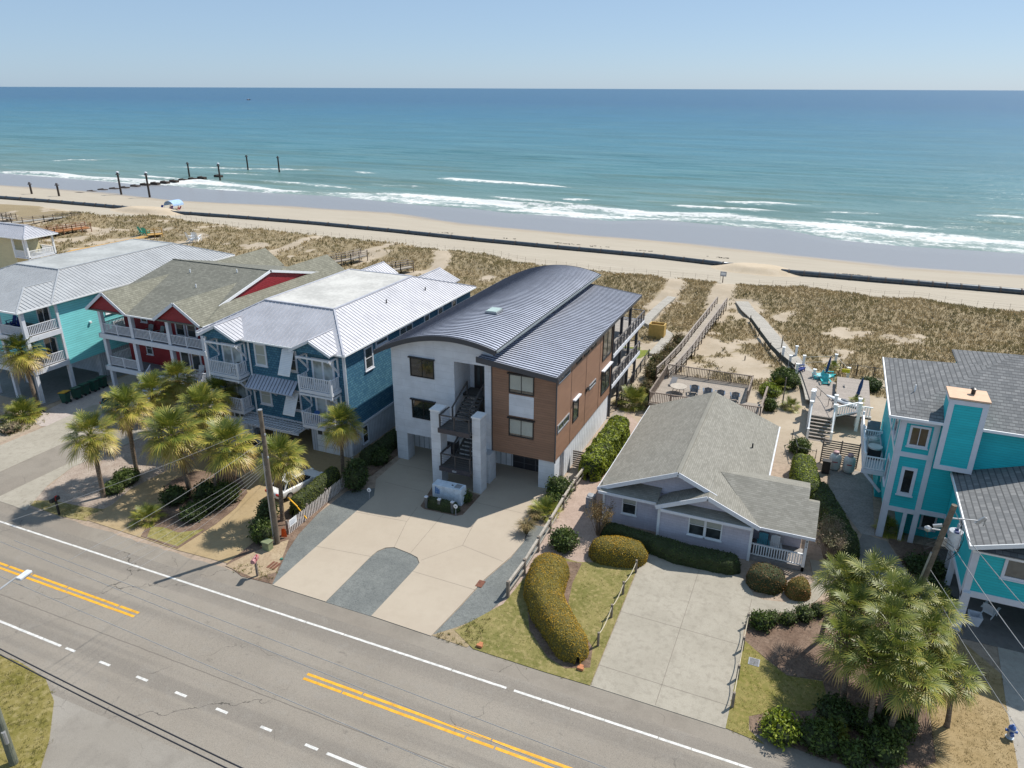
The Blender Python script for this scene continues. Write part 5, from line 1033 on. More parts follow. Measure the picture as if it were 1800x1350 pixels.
SH=[('round dark green shrub with fine leaves at the corner of the gravel strip',(630,842),2.3,2.1,HD,1),('light bush at the bottom of the clipped island by the porch hedge',(1358,1038),.7,.5,HM,3),
 ('green bush between the slim palms in the rock bed',(222,842),1.9,.8,HM,4),('second green bush in the rock bed nearer the road',(200,860),1.5,.6,HM,4),('dark bush on the left side of the mulch island',(308,875),1.8,1.1,HD,4),('round bush at the right end of the mulch island',(402,872),1.6,1.5,HM,4),('low bush in the middle of the mulch island',(372,892),1.3,.9,HD,3),
 ('front bush of the mulch island above the grass',(340,905),1.6,1.1,HD,4),('dark bush at the back of the mulch island between two trunks',(363,868),1.7,1.3,HD,4),('glossy bush beside the wooden pole and green utility box',(462,940),1.5,1.5,HM,4),('low bush touching the foot of the wooden pole',(470,905),1.3,1.3,HD,3),
 ('large green bush by the brown house corner and fence',(982,865),1.7,1.5,HM,5),('green bush left of the fence near the right column',(975,885),1.3,1.0,HM,4),('bush beyond the fence above the banana hedge',(990,955),1.7,1.3,HM,5),('small leafy bush behind the white cabinet',(820,878),.8,.8,HM,3),
 ('leafy bush on the sand at the far end of the cottage',(1353,715),1.3,1.1,HM,4),('leafy bush before the black gate at the sand path',(1405,790),1.5,1.2,HM,4),('dense green bush beside the right-hand boardwalk',(1380,672),2.6,1.6,HM,5),('second dense bush nearer the sand beside the right-hand boardwalk',(1352,690),2.,1.0,HG,4),
 ('first tufted bush along the curved walk, largest',(1337,1095),1.1,.8,HM,4),('second tufted bush along the curved walk',(1357,1090),.9,.7,HM,3),('third tufted bush along the curved walk',(1386,1090),.9,.65,HM,3),('fourth tufted bush along the curved walk',(1413,1082),1.0,.75,HM,4),('dark tufted bush at the right end of the curved walk',(1440,1075),.9,.6,HD,3),
 ('bright broad shrub at the left end of the road bed',(1372,1285),1.6,1.0,HG,5),('dark broad shrub in the middle of the road bed',(1440,1300),1.7,1.,HM,5),('dark shrub under the palm clump shadow',(1470,1258),1.6,.9,HD,5),('green shrub near the bottom edge beneath the palms',(1555,1320),1.5,1.1,HM,5),('leafy shrub under the right side of the palm clump',(1575,1280),1.6,1.2,HM,4),('small shrub at the bottom edge left of the dry lawn',(1500,1330),1.2,.8,HM,4),('dark shrub by the trunks of the palm clump',(1520,1270),1.3,.9,HM,4),
 ('low dark shrubs at the foot of the turquoise wall',(1625,1000),2.2,.7,HD,4),('dark shrub beside the turquoise side wall',(1640,1040),1.6,.8,HD,4),('small shrub at the yellow planter foot',(1152,640),1.1,.8,HM,3),('low bush under the blue terrace umbrella',(1530,682),2.2,1.,HD,4),
 ('dark bush at the left column of the white house',(668,808),1.6,1.1,HD,4),('pale grassy bush by the left sand lane',(20,755),1.6,.6,HP,4),('small bush beside the far left gazebo',(63,440),2.,1.,HM,3)]
for lb,(px,py),w_,h_,lm,nb in SH:
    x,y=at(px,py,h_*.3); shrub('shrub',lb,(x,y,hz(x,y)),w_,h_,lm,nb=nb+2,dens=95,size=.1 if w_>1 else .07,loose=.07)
# red-brown coastal shrubs along the main boardwalk
for i,(px,py,w_,h_) in enumerate([(1150,660,2.2,1.5),(1165,640,2.,1.4),(1180,620,2.,1.2),(1138,690,1.8,1.3),(1195,600,1.8,1.)]):
    x,y=at(px,py,.4); shrub('shrub',['reddish brown coastal shrub along the left side of the long boardwalk']*5 and ['brown coastal shrub nearest the bend of the long boardwalk','reddish coastal shrub second along the long boardwalk','coastal shrub third along the long boardwalk','brown shrub against the corner of the cottage deck','furthest brown coastal shrub beside the long boardwalk'][i],(x,y,.1),w_,h_,leaf('coastal_leaf%d'%i,(.13,.12,.04),(.26,.15,.09),(.18,.17,.06),.2) if i==0 else bpy.data.materials['coastal_leaf0'],nb=5,dens=90,size=.09,loose=.12)
def stemshrub(label,loc,h,w,lm,ns=26,nl=1500,top=.45,size=.05,name='shrub',cat='bush'):
    r_=random.Random(len(label)); b=MB(); T_=thing(name,label,cat,(0,0,0)); P=[];N=[]
    for i in range(ns):
        a=r_.uniform(0,2*PI); rr=w/2*math.sqrt(r_.random()); m=Vector((math.cos(a)*rr*.5,math.sin(a)*rr*.5,h*.5)); e=Vector((math.cos(a)*rr,math.sin(a)*rr,h*r_.uniform(.8,1.)))
        b.tube([(math.cos(a)*.1,math.sin(a)*.1,0),m,e],[.022,.015,.006],4,cap=False)
        for k in range(nl//ns): u=r_.uniform(top,1.05); q=m.lerp(e,(u-.5)*2) if u>.5 else m; P.append((q.x+r_.gauss(0,.13),q.y+r_.gauss(0,.13),q.z+r_.gauss(0,.1))); N.append((math.cos(a),math.sin(a),.6))
    b.build('stems',plain('shrub_stem',(.22,.16,.11),.9) if 'shrub_stem' not in bpy.data.materials else bpy.data.materials['shrub_stem'],T_)
    V,F=leafcards(P,N,size,.9); npmesh('foliage',V,None,F,[lm],None,T_); T_.location=loc; return T_
stemshrub('bare-stemmed bush with sparse orange-brown leaves at the cottage corner',(-12.0,44.0,0),2.6,2.6,HB,34,2600,.55)
stemshrub('tall twiggy bush with pale tips at the right of the cottage porch',(3.3,46.8,0),2.6,2.4,HP,44,2600,.8)
stemshrub('tall twiggy bush with pale blossoms behind the cottage porch roof edge',(3.2,49.2,0),2.2,1.8,HP,30,1600,.8)
def grassclump(label,loc,h,n,mat,w=.03,spread=.9):
    V=[];F3=[];F4=[]; r_=random.Random(4)
    for i in range(n):
        a=r_.uniform(0,2*PI); o=h*spread*r_.uniform(.2,1.); x0,y0=math.cos(a)*.12*r_.random(),math.sin(a)*.12*r_.random(); hh=h*r_.uniform(.7,1.1); b=len(V); s=(-math.sin(a)*w/2,math.cos(a)*w/2)
        V+=[(x0-s[0],y0-s[1],0),(x0+s[0],y0+s[1],0),(x0+math.cos(a)*o*.5+s[0],y0+math.sin(a)*o*.5+s[1],hh*.8),(x0+math.cos(a)*o*.5-s[0],y0+math.sin(a)*o*.5-s[1],hh*.8),(x0+math.cos(a)*o*1.1,y0+math.sin(a)*o*1.1,hh*.7)]
        F4.append((b,b+1,b+2,b+3)); F3.append((b+3,b+2,b+4))
    o=npmesh('grass_clump',V,F3,F4,[mat]); o.location=loc; return tag(o,label,'grass')
GT=leaf('dry_grass_blade',(.20,.15,.07),(.34,.26,.13),(.14,.13,.05),.25)
grassclump('dry arching grass clump beside the pale fan palm by the fence',(*at(925,938,0),.02),1.1,420,GT)
grassclump('small dry grass clump near the right-hand planter and fence',(*at(940,915,0),.02),.8,300,GT)
# --- dune grass (nobody could count it)
DG=leaf('dune_grass_blade',(.29,.22,.115),(.46,.36,.205),(.20,.175,.08),.3,rough=.7,scale=.12,spec=.15)
P=[];
def scatter(x0,x1,y0,y1,st,vf):
    for y in np.arange(y0,y1,st):
        for x in np.arange(x0,x1,st):
            xx=x+random.uniform(-.5,.5)*st; yy=y+random.uniform(-.5,.5)*st; v=vf(xx,yy)
            if v>.12 and random.random()<v**.7: P.append((xx,yy,hz(xx,yy),random.uniform(.55,1.15)*(.6+.4*v)))
scatter(-32,50,76,124,.56,vegf); scatter(-75,-32,80,126,.74,vegf); scatter(-175,-75,84,136,1.15,vegf)
P=np.array(P); nt_=len(P); nb=9; NB=nt_*nb
pp=np.repeat(P,nb,0); a=rng.uniform(0,2*PI,NB); far=np.clip((pp[:,1]-60)/60,0,1)*0+1; far=np.where(pp[:,0]<-75,1.6,np.where(pp[:,0]<-32,1.2,1.)); h=pp[:,3]*rng.uniform(.22,.5,NB)*np.where(far>1.5,1.25,1.); o_=h*rng.uniform(.25,1.0,NB); w_=.032*far*rng.uniform(.7,1.3,NB)
bx=pp[:,0]+rng.normal(0,.17,NB)*far; by=pp[:,1]+rng.normal(0,.17,NB)*far; bz=pp[:,2]-.03; ca,sa=np.cos(a),np.sin(a)
V=np.empty((NB,4,3)); V[:,0]=np.stack([bx-sa*w_,by+ca*w_,bz],1); V[:,1]=np.stack([bx+sa*w_,by-ca*w_,bz],1); V[:,2]=np.stack([bx+ca*o_*.45+sa*w_,by+sa*o_*.45-ca*w_,bz+h*.8],1); V[:,3]=np.stack([bx+ca*o_,by+sa*o_,bz+h*.95],1)
tag(npmesh('dune_grass',V.reshape(-1,3),None,np.arange(NB*4).reshape(NB,4),[DG]),None,None,None,'stuff')
blades('cottage_lawn_blades',[(-16.88,30.9),(-15.2,29.95),(-10.77,29.9),(-8.16,29.95),(-8.4,40.8),(-9,41.6),(-12.3,40.3),(-13.4,40.4),(-14.9,38.8),(-15.2,34.25)],[(.17,.19,.04),(.30,.27,.09),(.36,.29,.15)])
blades('side_lawn_blades',[(-1.0,29.95),(.9,29.7),(.1,30.3),(0,31.2),(1.3,32.15),(2.9,32.85),(3.7,34.05),(3.4,35.3),(1.6,34.95),(.4,35.8),(-.95,36.95)],[(.20,.21,.04),(.29,.26,.08),(.33,.27,.12)])
blades('dry_lawn_blades',[(8.6,31.9),(7.1,30.4),(6.8,29.8),(12.0,29.8),(12.2,34),(12.3,36.8),(12.47,39.8),(10.3,42.6),(8.8,41.5),(8.6,36.2)],[(.30,.23,.11),(.42,.32,.17),(.24,.2,.09)])
blades('verge_blades',[(-50,18.8),(-38.2,18.9),(-35.6,18.6),(-33.7,17.7),(-31.7,16),(-30.5,14.6),(-30.6,11),(-50,11)],[(.16,.17,.04),(.28,.25,.09),(.36,.29,.14)],22,.11)
blades('weedy_verge_blades',[(-17.95,30.0),(-15.6,29.9),(-15.1,31),(-15.4,33),(-16.2,32.2),(-16.9,31.2)],[(.16,.18,.04),(.28,.25,.09),(.3,.24,.12)],14,.16,.02)
blades('mailbox_verge_blades',[(-33.2,30.2),(-29.9,30.1),(-30.4,31.2),(-31.5,31.6),(-33,31.2)],[(.16,.18,.04),(.26,.24,.09),(.3,.24,.12)],12,.16,.02)
blades('island_verge_blades',[(-41.6,30.8),(-38.7,30.8),(-38.6,33.2),(-40,32.1),(-41.5,32.2),(-42.4,31.9)],[(.2,.2,.06),(.32,.28,.12),(.38,.3,.16)],24,.1)
blades('roadside_verge_blades',[(-54.8,30.5),(-50,30.25),(-47.5,30.6),(-47.6,32.3),(-49.5,31.9),(-52.6,31.6)],[(.2,.2,.06),(.32,.28,.12),(.38,.3,.16)],18,.12)
blades('left_lot_weeds',[(-72,38.5),(-66.5,38),(-66.5,42),(-69.5,43.2),(-73,42.5)],[(.15,.18,.04),(.26,.25,.09),(.34,.28,.12)],12,.2,.025)
# ================================================================ props near the houses and the road
WOODP=plain('pole_wood',(.17,.135,.10),.9,var=.35,vs=3); WIRE=plain('wire_grey',(.30,.30,.30),.5); WIREB=plain('wire_black',(.02,.02,.025),.5); STEEL=plain('galvanised_steel',(.42,.43,.44),.4,.5)
GREEN=plain('green_bin_plastic',(.02,.085,.06),.45); BLK=plain('black_plastic',(.02,.02,.022),.5); RUST=plain('rusty_iron',(.16,.06,.035),.8,var=.4,vs=8)
FENW=plain('weathered_picket',(.60,.54,.50),.85,var=.3,vs=5); WOODD=plain('grey_fence_wood',(.21,.175,.145),.9,var=.3,vs=4)
AQUA=plain('aqua_plastic',(.05,.45,.47),.4); NAVY=plain('navy_canvas',(.008,.035,.22),.8,var=.25,vs=6); BLUEC=plain('blue_cushion',(.06,.16,.42),.8); SLATE=plain('slate_blue_wood',(.09,.13,.19),.6)
def lbl(o,l,c,g=None): return tag(o,l,c,g)
# utility pole left
x,y=-32.55,33.95
U=thing('utility_pole','weathered wooden utility pole with a pale conduit beside the picket fence','utility pole',(x,y,0))
b=MB(); b.tube([(x,y,-.2),(x+.05,y,10.35)],[.19,.135],14); b.build('pole',WOODP,U); b=MB(); b.tube([(x-.2,y-.12,0),(x-.17,y-.1,7.2)],.055,8); b.build('conduit',STEEL,U)
b=MB(); b.cyl(x+.05,y,10.35,10.4,.15,n=12); b.build('cap',STEEL,U); b=MB(); b.tube([(x-.16,y-.1,7.2),(x-.22,y-.25,7.6),(x+.1,y-.2,8.2)],.03,6); b.build('cable_loop',WIREB,U)
for z in(8.6,6.9): b=MB(); b.lathe(x+.2,y-.02,[(.03,z-.1),(.07,z-.05),(.07,z+.05),(.03,z+.1)],8); b.build('insulator',STEEL,U)
# across-road pole lower left
px_,py_=-31.9,14.3
U2=thing('utility_pole','green-grey wooden pole standing on the grass at the bottom left corner','utility pole',(px_,py_,0))
b=MB(); b.tube([(px_,py_,-.2),(px_,py_,11)],[.2,.14],14); b.build('pole',plain('pole_wood_green',(.15,.16,.12),.9,var=.3,vs=3),U2); b=MB(); b.tube([(px_+.2,py_-.1,1.5),(px_+.2,py_-.1,2.2)],.1,8); b.build('meter_box',STEEL,U2)
# street lamp: arm from the pole over the road
lx,ly=at(42,1011,8.6)
b=MB(); b.tube([(px_,py_,8.2),(px_+(lx-px_)*.5,py_+(ly-py_)*.5,8.75),(lx-.1,ly-.25,8.65)],.045,8); arm=b.build('lamp_arm',STEEL,U2)
b=MB(); dv=Vector((lx-px_,ly-py_,0)).normalized(); q=Vector((lx,ly,8.6)); b.beam(q-dv*.35,q+dv*.35,.3,.14); b.build('lamp_head',plain('lamp_head_paint',(.62,.65,.70),.4),arm,bevel=.04); b=MB(); b.beam(q-dv*.1-Vector((0,0,.1)),q+dv*.3-Vector((0,0,.1)),.2,.05); b.build('lamp_lens',glass('lamp_lens',(.3,.32,.3),.2),arm)
# right pole with transformer
def solve(px,py,z):  return at(px,py,z)
tx,ty=at(1678,888,10.2); bx_,by_=None,None
best=None
for zz in np.arange(1.5,8,.1):
    x1,y1=at(1612,1045,zz); k=10.2/(10.2-zz); bx=tx+(x1-tx)*k; by=ty+(y1-ty)*k; d=math.hypot(bx-tx,by-ty)
    if best is None or d<best[0]: best=(d,bx,by)
_,bx_,by_=best
U3=thing('utility_pole','leaning wooden utility pole with a grey transformer can rising behind the big palms','utility pole',(bx_,by_,0))
pl=lambda z:Vector((bx_+(tx-bx_)*z/10.2,by_+(ty-by_)*z/10.2,z))
b=MB(); b.tube([pl(-.2),pl(10.2)],[.2,.14],14); b.build('pole',WOODP,U3); b=MB(); b.tube([pl(0)+Vector((-.2,-.1,0)),pl(7.2)+Vector((-.17,-.1,0))],.05,8); b.build('conduit',STEEL,U3)
q=pl(8.15)+Vector((.62,.1,0)); b=MB(); b.lathe(q.x,q.y,[(.2,q.z-.62),(.3,q.z-.55),(.31,q.z+.4),(.33,q.z+.45),(.33,q.z+.52),(.15,q.z+.6)],20); tr=b.build('transformer',plain('transformer_paint',(.55,.58,.62),.4),U3,smooth=False)
b=MB(); b.lathe(q.x+.05,q.y,[(.05,q.z+.6),(.09,q.z+.7),(.05,q.z+.78),(.09,q.z+.85),(.03,q.z+.95)],10); b.build('bushing',STEEL,tr); b=MB(); b.box(q.x-.09,q.x+.09,q.y-.33,q.y+.1,q.z+.53,q.z+.62); b.build('bracket',plain('transformer_blue',(.03,.05,.16),.5),tr)
b=MB(); b.beam(pl(7.9),pl(7.9)+Vector((.35,.05,0)),.08,.5); b.build('mount',STEEL,U3)
b=MB(); b.beam(pl(9.4),pl(9.4)+Vector((1.3,.2,.05)),.06,.06); a_=b.build('arm',STEEL,U3); b=MB(); e=pl(9.4)+Vector((1.4,.2,.1)); b.beam(e-Vector((.15,0,.25)),e+Vector((.2,0,.2)),.12,.16); b.tube([e+Vector((.2,0,-.3)),e+Vector((.25,0,.2))],.035,8); b.build('fuse_cutout',STEEL,a_)
b=MB(); e=pl(8.6)+Vector((-.75,-.1,0)); b.beam(pl(8.6),e,.06,.06); b.lathe(e.x,e.y,[(.05,e.z-.2),(.16,e.z-.1),(.18,e.z+.05),(.06,e.z+.15)],12); b.beam(e+Vector((.2,0,.2)),e+Vector((.6,0,.35)),.14,.14); b.build('camera_bracket',STEEL,U3)
b=MB()
for k in range(5):
    pts=[pl(7.3+.2*k)+Vector((.15,-.15,0)),pl(7.0+.2*k)+Vector((.5+.1*k,-.3,-.1)),pl(7.4+.25*k)+Vector((.95,-.15,.0)),pl(8.3+.1*k)+Vector((.7,-.1,.3))]; b.tube(pts,.016,5,cap=False)
for k in range(3): b.tube([pl(8.3-.3*k)+Vector((-.1,-.1,0)),pl(8.2-.3*k)+Vector((-.6,-.3,-.15)),pl(8.5-.3*k)+Vector((-.8,-.1,.1))],.013,5,cap=False)
b.build('cable_loop',WIREB,U3)
# wires
def wire(name,label,p,q,r=.012,sag=.4,mat=WIRE,n=24,cat='power line'):
    p=Vector(p);q=Vector(q); pts=[p.lerp(q,i/n)-Vector((0,0,4*sag*(i/n)*(1-i/n))) for i in range(n+1)]; b=MB(); b.tube(pts,r,5,cap=False); o=b.build(name,mat); return tag(o,label,cat,None)
P3_=lambda px,py,z:(*at(px,py,z),z)
wl=pl(9.3); 
wire('power_line','upper thin pale wire running over the near side of the centre line',P3_(25,950,8.),P3_(1430,1490,8.),.014,.0)
wire('power_line','second thin pale wire just below the upper one over the road',P3_(0,952,8.),P3_(1300,1480,8.),.014,.0)
wire('power_line','third pale wire over the lane of the broken white line',P3_(0,1013,8.),P3_(1100,1485,8.),.014,.0)
wire('overhead_cable','thick black cable at the bottom left, upper strand of the pair',P3_(-40,1120,7.),P3_(520,1395,7.),.03,.12,WIREB,cat='cable')
wire('overhead_cable','thick black cable at the bottom left, lower strand of the pair',P3_(-40,1130,6.6),P3_(470,1385,6.6),.03,.1,WIREB,cat='cable')
pp_=lambda z:Vector((-32.5,33.95,z))
SE=[(8.9,(-47.5,21,9.6),'service wire from the top of the left pole down over the rock bed',.012),(7.7,(-43.,17,8.6),'middle service wire from the left pole across the palm island to the road',.012)]
far=lambda px,py,z:(*at(px,py,z),z)
wire('service_wire','topmost service wire running from the left pole over the palm crowns to the road',pp_(9.3),far(0,921,7.5),.010,.25,WIRE,cat='wire')
wire('service_wire','second service wire from the left pole crossing the mulch island',pp_(8.2),far(120,985,7.5),.010,.3,WIRE,cat='wire')
for k in range(5): wire('service_wire','lower bundled wire from the left pole over the mulch island shrubs',pp_(6.6-.14*k),far(190+12*k,965+9*k,6.5-.1*k),.007,.25+.05*k,WIRE,cat='wire')['group']='bundled wires from the left pole'
wire('guy_wire','short stay wire slanting from the left pole to the blue house',pp_(9.2),(-39,45.2,2.5),.012,.1,WIRE,cat='wire')
wire('power_line','pale line from the right pole top down across the turquoise wing roof',pl(10.0),P3_(1705,952,8.6),.02,.0)
wire('power_line','long pale line crossing the turquoise wing window to the right edge',P3_(1705,952,8.6),P3_(1830,1100,7.2),.02,.05)
wire('power_line','pale line from the transformer down over the turquoise wing',pl(8.2)+Vector((.3,0,0)),P3_(1830,1180,6.4),.02,.15)
wire('service_wire','thin line from the pole passing the white corner post to the dry lawn',pl(6.2),P3_(1830,1270,4.5),.015,.2,WIRE,cat='wire')
wire('service_wire','lowest thin line from the pole over the dry lawn to the right edge',pl(5.6),P3_(1830,1340,4.0),.014,.25,WIRE,cat='wire')
# mailboxes
def mailbox(loc,label,rz,mat,pm):
    T_=thing('mailbox',label,'mailbox',(0,0,0),'mailboxes at the roadside'); b=MB(); b.box(-.05,.05,-.05,.05,-.1,1.0); b.build('post',pm,T_)
    b=MB(); pr=[(-.11,1.0),(.11,1.0)]+[(.11*math.cos(a),1.12+.11*math.sin(a)) for a in np.linspace(0,PI,9)]; b.prism(pr,-.32,.24,'y'); bx=b.build('box',mat,T_); b=MB(); b.box(-.1,.1,-.335,-.322,1.01,1.2); b.build('door',mat,bx); b=MB(); b.box(.112,.125,-.1,-.07,1.05,1.35); b.box(.112,.125,-.1,.06,1.27,1.35); b.build('flag',plain('flag_red',(.4,.02,.02),.5) if 'flag_red' not in bpy.data.materials else bpy.data.materials['flag_red'],bx)
    T_.location=loc; T_.rotation_euler=(0,0,rz); T_.scale=(1.25,)*3; return T_
mailbox((-31.25,30.4,0),'red and white mailbox on a post at the end of the main driveway',.3,plain('mailbox_red_white',(.45,.22,.22),.5,var=.5,vs=7),WOODD); mailbox((-50.15,30.4,0),'black mailbox on a black post near the rock bed palms',.1,BLK,BLK)
# picket fence
F=thing('picket_fence','weathered white picket fence between the parked car and the gravel strip','fence',(-32.7,35,0)); b=MB(); A_=Vector((-32.55,35.2,0)); B_=Vector((-32.85,42.6,0)); L=(B_-A_).length; n=int(L/.19); d=(B_-A_).normalized()
for i in range(n+1):
    q=A_+d*(i*.19); h=1.1+random.uniform(-.04,.05); lt=random.uniform(-.02,.02); b.prism([(q.y-.045,.04),(q.y+.045,.04),(q.y+.045+lt,h-.08),(q.y+lt,h),(q.y-.045+lt,h-.08)],q.x+.03,q.x+.055,'x')
b.build('pickets',FENW,F); b=MB(); b.beam(A_+Vector((0,0,.35)),B_+Vector((0,0,.35)),.05,.09); b.beam(A_+Vector((0,0,.85)),B_+Vector((0,0,.85)),.05,.09); b.build('rail',WOODD,F)
for t_ in(0,.33,.66,1): q=A_.lerp(B_,t_); b=MB(); b.box(q.x-.16,q.x-.04,q.y-.06,q.y+.06,0,1.15); b.build('post',WOODD,F)
b=MB(); b.box(-32.53,-32.5,35.3,36.1,.55,1.1); s=b.build('sign_board',TRIMW,None); tag(s,'blank-looking white sign board fixed at the road end of the picket fence','sign')
b=MB()
for z in(.95,.85,.75,.68): b.box(-32.499,-32.497,35.4,35.4+random.uniform(.4,.62),z,z+.025)
b.build('sign_print',plain('sign_print',(.25,.3,.4),.7),s)
b=MB(); b.beam((-33.0,36.9,1.2),(-32.45,37.1,.25),.1,.06); b.beam((-33.0,36.9,1.25),(-33.6,36.7,2.0),.1,.06); tag(b.build('guy_guard',plain('yellow_guard',(.75,.4,.02),.5)),'yellow guy-wire guard leaning over the picket fence','wire guard')
b=MB(); b.add([(-32.75,34.6,.1),(-32.35,34.75,.1),(-32.4,34.75,.75),(-32.7,34.65,.8)],[(0,1,2,3)]); b.beam((-32.55,34.7,0),(-32.55,34.72,.9),.02,.02); tag(b.build('marker_flag',plain('orange_flag',(.8,.10,.01),.6)),'small orange marker flag at the foot of the wooden pole','flag')
b=MB(); b.box(-32.95,-32.4,32.85,33.35,.0,.62); b.box(-33.,-32.35,32.8,33.4,.62,.72); u=tag(b.build('utility_box',plain('olive_box',(.19,.22,.12),.6),bevel=.03),'small olive green utility pedestal by the wooden pole','utility box')
for i in range(3): b=MB(); x0=-31.35+i*.24; b.box(x0,x0+.17,31.35,32.1,.03,.06); tag(b.build('drain_grate',RUST),['left','middle','right'][i]+' rusty bar grate in the gravel strip near the mailbox','drain grate',None)
b=MB(); b.box(-17.6,-17.15,35.15,35.85,.03,.065); tag(b.build('drain_grate',RUST),'rusty red drain cover in the right-hand gravel strip','drain grate')
b=MB(); b.cyl(-31.0,32.5,.03,.12,.11,n=10); tag(b.build('valve_cap',plain('green_cap',(.05,.16,.12),.5)),'small green round valve cap in the gravel','valve cap')
for x_,y_,l_ in((-.2,35.3,'square grey drain grate in the side lawn'),): b=MB(); b.box(x_-.3,x_+.3,y_-.3,y_+.3,.045,.06); g_=tag(b.build('drain_grate',GREYP),l_,'drain grate'); b=MB(); [b.box(x_-.24,x_+.24,y_-.25+k*.09,y_-.21+k*.09,.061,.066) for k in range(6)]; b.build('slot',BLK,g_)
for (px,py),l_ in(((843,1138),'loose orange brick at the lawn corner by the gravel strip'),((1020,1178),'loose orange brick at the tip of the golden hedge')):
    x_,y_=at(px,py,0); b=MB(); b.box(x_-.18,x_+.18,y_-.1,y_+.1,.04,.2); b.box(x_-.12,x_+.1,y_+.12,y_+.3,.04,.17); tag(b.build('brick',plain('orange_brick',(.45,.18,.08),.85) if 'orange_brick' not in bpy.data.materials else bpy.data.materials['orange_brick'],bevel=.02),l_,'brick')
# post-and-rail board fence on the right of the drive
F=thing('board_fence','low grey board fence running from the road up beside the brown house','fence',(-15.2,35,0)); pts=[(-15.2,35.0),(-15.15,37.6),(-15.25,40.4),(-15.35,43),(-15.5,46.3),(-15.6,49.4),(-15.55,51.5)]
for i,(x_,y_) in enumerate(pts): b=MB(); b.box(x_-.09,x_+.09,y_-.09,y_+.09,0,1.25); b.build('post',WOODD,F)
for (x0,y0),(x1,y1) in zip(pts,pts[1:]):
    b=MB(); b.beam((x0+.03,y0+.1,.98),(x1+.03,y1-.1,.98),.04,.16); b.beam((x0+.03,y0+.1,.45),(x1+.03,y1-.1,.45),.04,.14); b.beam((x0,y0+.1,1.12),(x1,y1-.1,1.12),.16,.04); b.build('rail',plain('pale_fence_board',(.38,.34,.29),.85,var=.25,vs=4) if 'pale_fence_board' not in bpy.data.materials else bpy.data.materials['pale_fence_board'],F)
# rope fences
ROPE=plain('pale_rope',(.5,.44,.33),.9)
for pts,lb in(([(-8.4,40.78),(-8.58,38.2),(-8.64,35.75),(-8.66,33.05)],'rope fence on four posts between the cottage lawn and concrete drive'),([(-.93,38.2),(-.93,36.0),(-.9,33.6),(-.88,31.5)],'rope fence on low posts along the right side of the concrete drive')):
    F=thing('rope_fence',lb,'fence',(*pts[0],0))
    for x_,y_ in pts: b=MB(); b.cyl(x_,y_,0,1.0,.08,.075,10); b.build('post',WOODD,F)
    for (x0,y0),(x1,y1) in zip(pts,pts[1:]): b=MB(); b.tube([(x0+(x1-x0)*t_,y0+(y1-y0)*t_,.88-.28*4*t_*(1-t_)) for t_ in np.linspace(0,1,9)],.028,6); b.build('rope',ROPE,F)
# power cabinet, bollards, lights
G=thing('battery_cabinet','white metal cabinet standing in the planter before the front stairs','cabinet',(-24,44,0)); b=MB(); b.box(-25.3,-22.8,43.45,44.35,.1,1.5); c_=b.build('body',plain('cabinet_white',(.60,.68,.76),.4),G,bevel=.02); b=MB(); b.box(-23.5,-23.0,43.65,44.2,1.5,1.52); b.build('vent_grille',GREYP,G); b=MB(); b.cyl(-23.75,43.9,1.5,1.53,.07,n=12); b.build('cap',BLK,G)
t_=text(G,'TE SLA' if 0 else 'POWER',(-25.0,43.445,.95),(R(90),0,0),.22,plain('cabinet_mark',(.12,.25,.5),.5),name='marking') if 0 else None
b=MB()
for i in range(3): b.box(-25.05+i*.14,-24.95+i*.14,43.435,43.447,.75,1.35-.08*i); b.box(-25.05+i*.14,-24.9+i*.14,43.434,43.446,1.0,1.06)
b.build('marking',plain('cabinet_mark',(.12,.25,.5),.5),G)
for i,(x_,y_) in enumerate([(-25.2,42.3),(-24.1,42.35),(-23.0,42.4)]):
    T_=thing('bollard',['left','middle','right'][i]+' one of three square wooden bollards before the planter hedge','bollard',(x_,y_,0),'planter bollards'); b=MB(); b.box(x_-.1,x_+.1,y_-.1,y_+.1,0,.98); b.build('post',plain('bollard_grey',(.13,.13,.13),.8) if 'bollard_grey' not in bpy.data.materials else bpy.data.materials['bollard_grey'],T_); b=MB(); b.box(x_-.12,x_+.12,y_-.12,y_+.12,.981,1.06); b.build('cap',TRIM,T_)
for (px,py),l_ in(((893,888-700+700),''),):pass
for x_,y_,l_ in((-29.9,41.6,'round white path marker at the shrub by the gravel strip'),(-22.6,42.15,'round white path marker at the right front of the planter')):
    T_=thing('path_marker',l_,'marker',(x_,y_,0)); b=MB(); b.cyl(x_,y_,0,.75,.03,n=8); b.build('stake',GREYP,T_); b=MB(); b.tube([(x_,y_-.03,.88),(x_,y_+.03,.88)],.17,16); b.build('disc',TRIMW,T_); b=MB(); b.tube([(x_,y_-.04,.88),(x_,y_-.031,.88)],.07,10); b.build('emblem',GREYP,T_)
# hydrant
x_,y_=12.1,35.0; T_=thing('fire_hydrant','small grey and blue fire hydrant at the edge of the dry lawn','fire hydrant',(x_,y_,0)); HY=plain('hydrant_grey',(.45,.50,.55),.5); HB_=plain('hydrant_blue',(.05,.12,.35),.5)
b=MB(); b.lathe(x_,y_,[(.2,0),(.2,.06),(.14,.08),(.14,.55),(.18,.57),(.18,.62)],14); b.build('barrel',HY,T_); b=MB(); b.lathe(x_,y_,[(.17,.62),(.16,.7),(.08,.8),(.04,.82),(.04,.88)],14); b.build('bonnet',HB_,T_)
for s in(-1,1): b=MB(); b.tube([(x_+s*.12,y_,.45),(x_+s*.26,y_,.45)],.075,10); b.build('outlet',HB_,T_)
b=MB(); b.tube([(x_,y_-.12,.4),(x_,y_-.27,.4)],.1,10); b.build('outlet',HB_,T_)
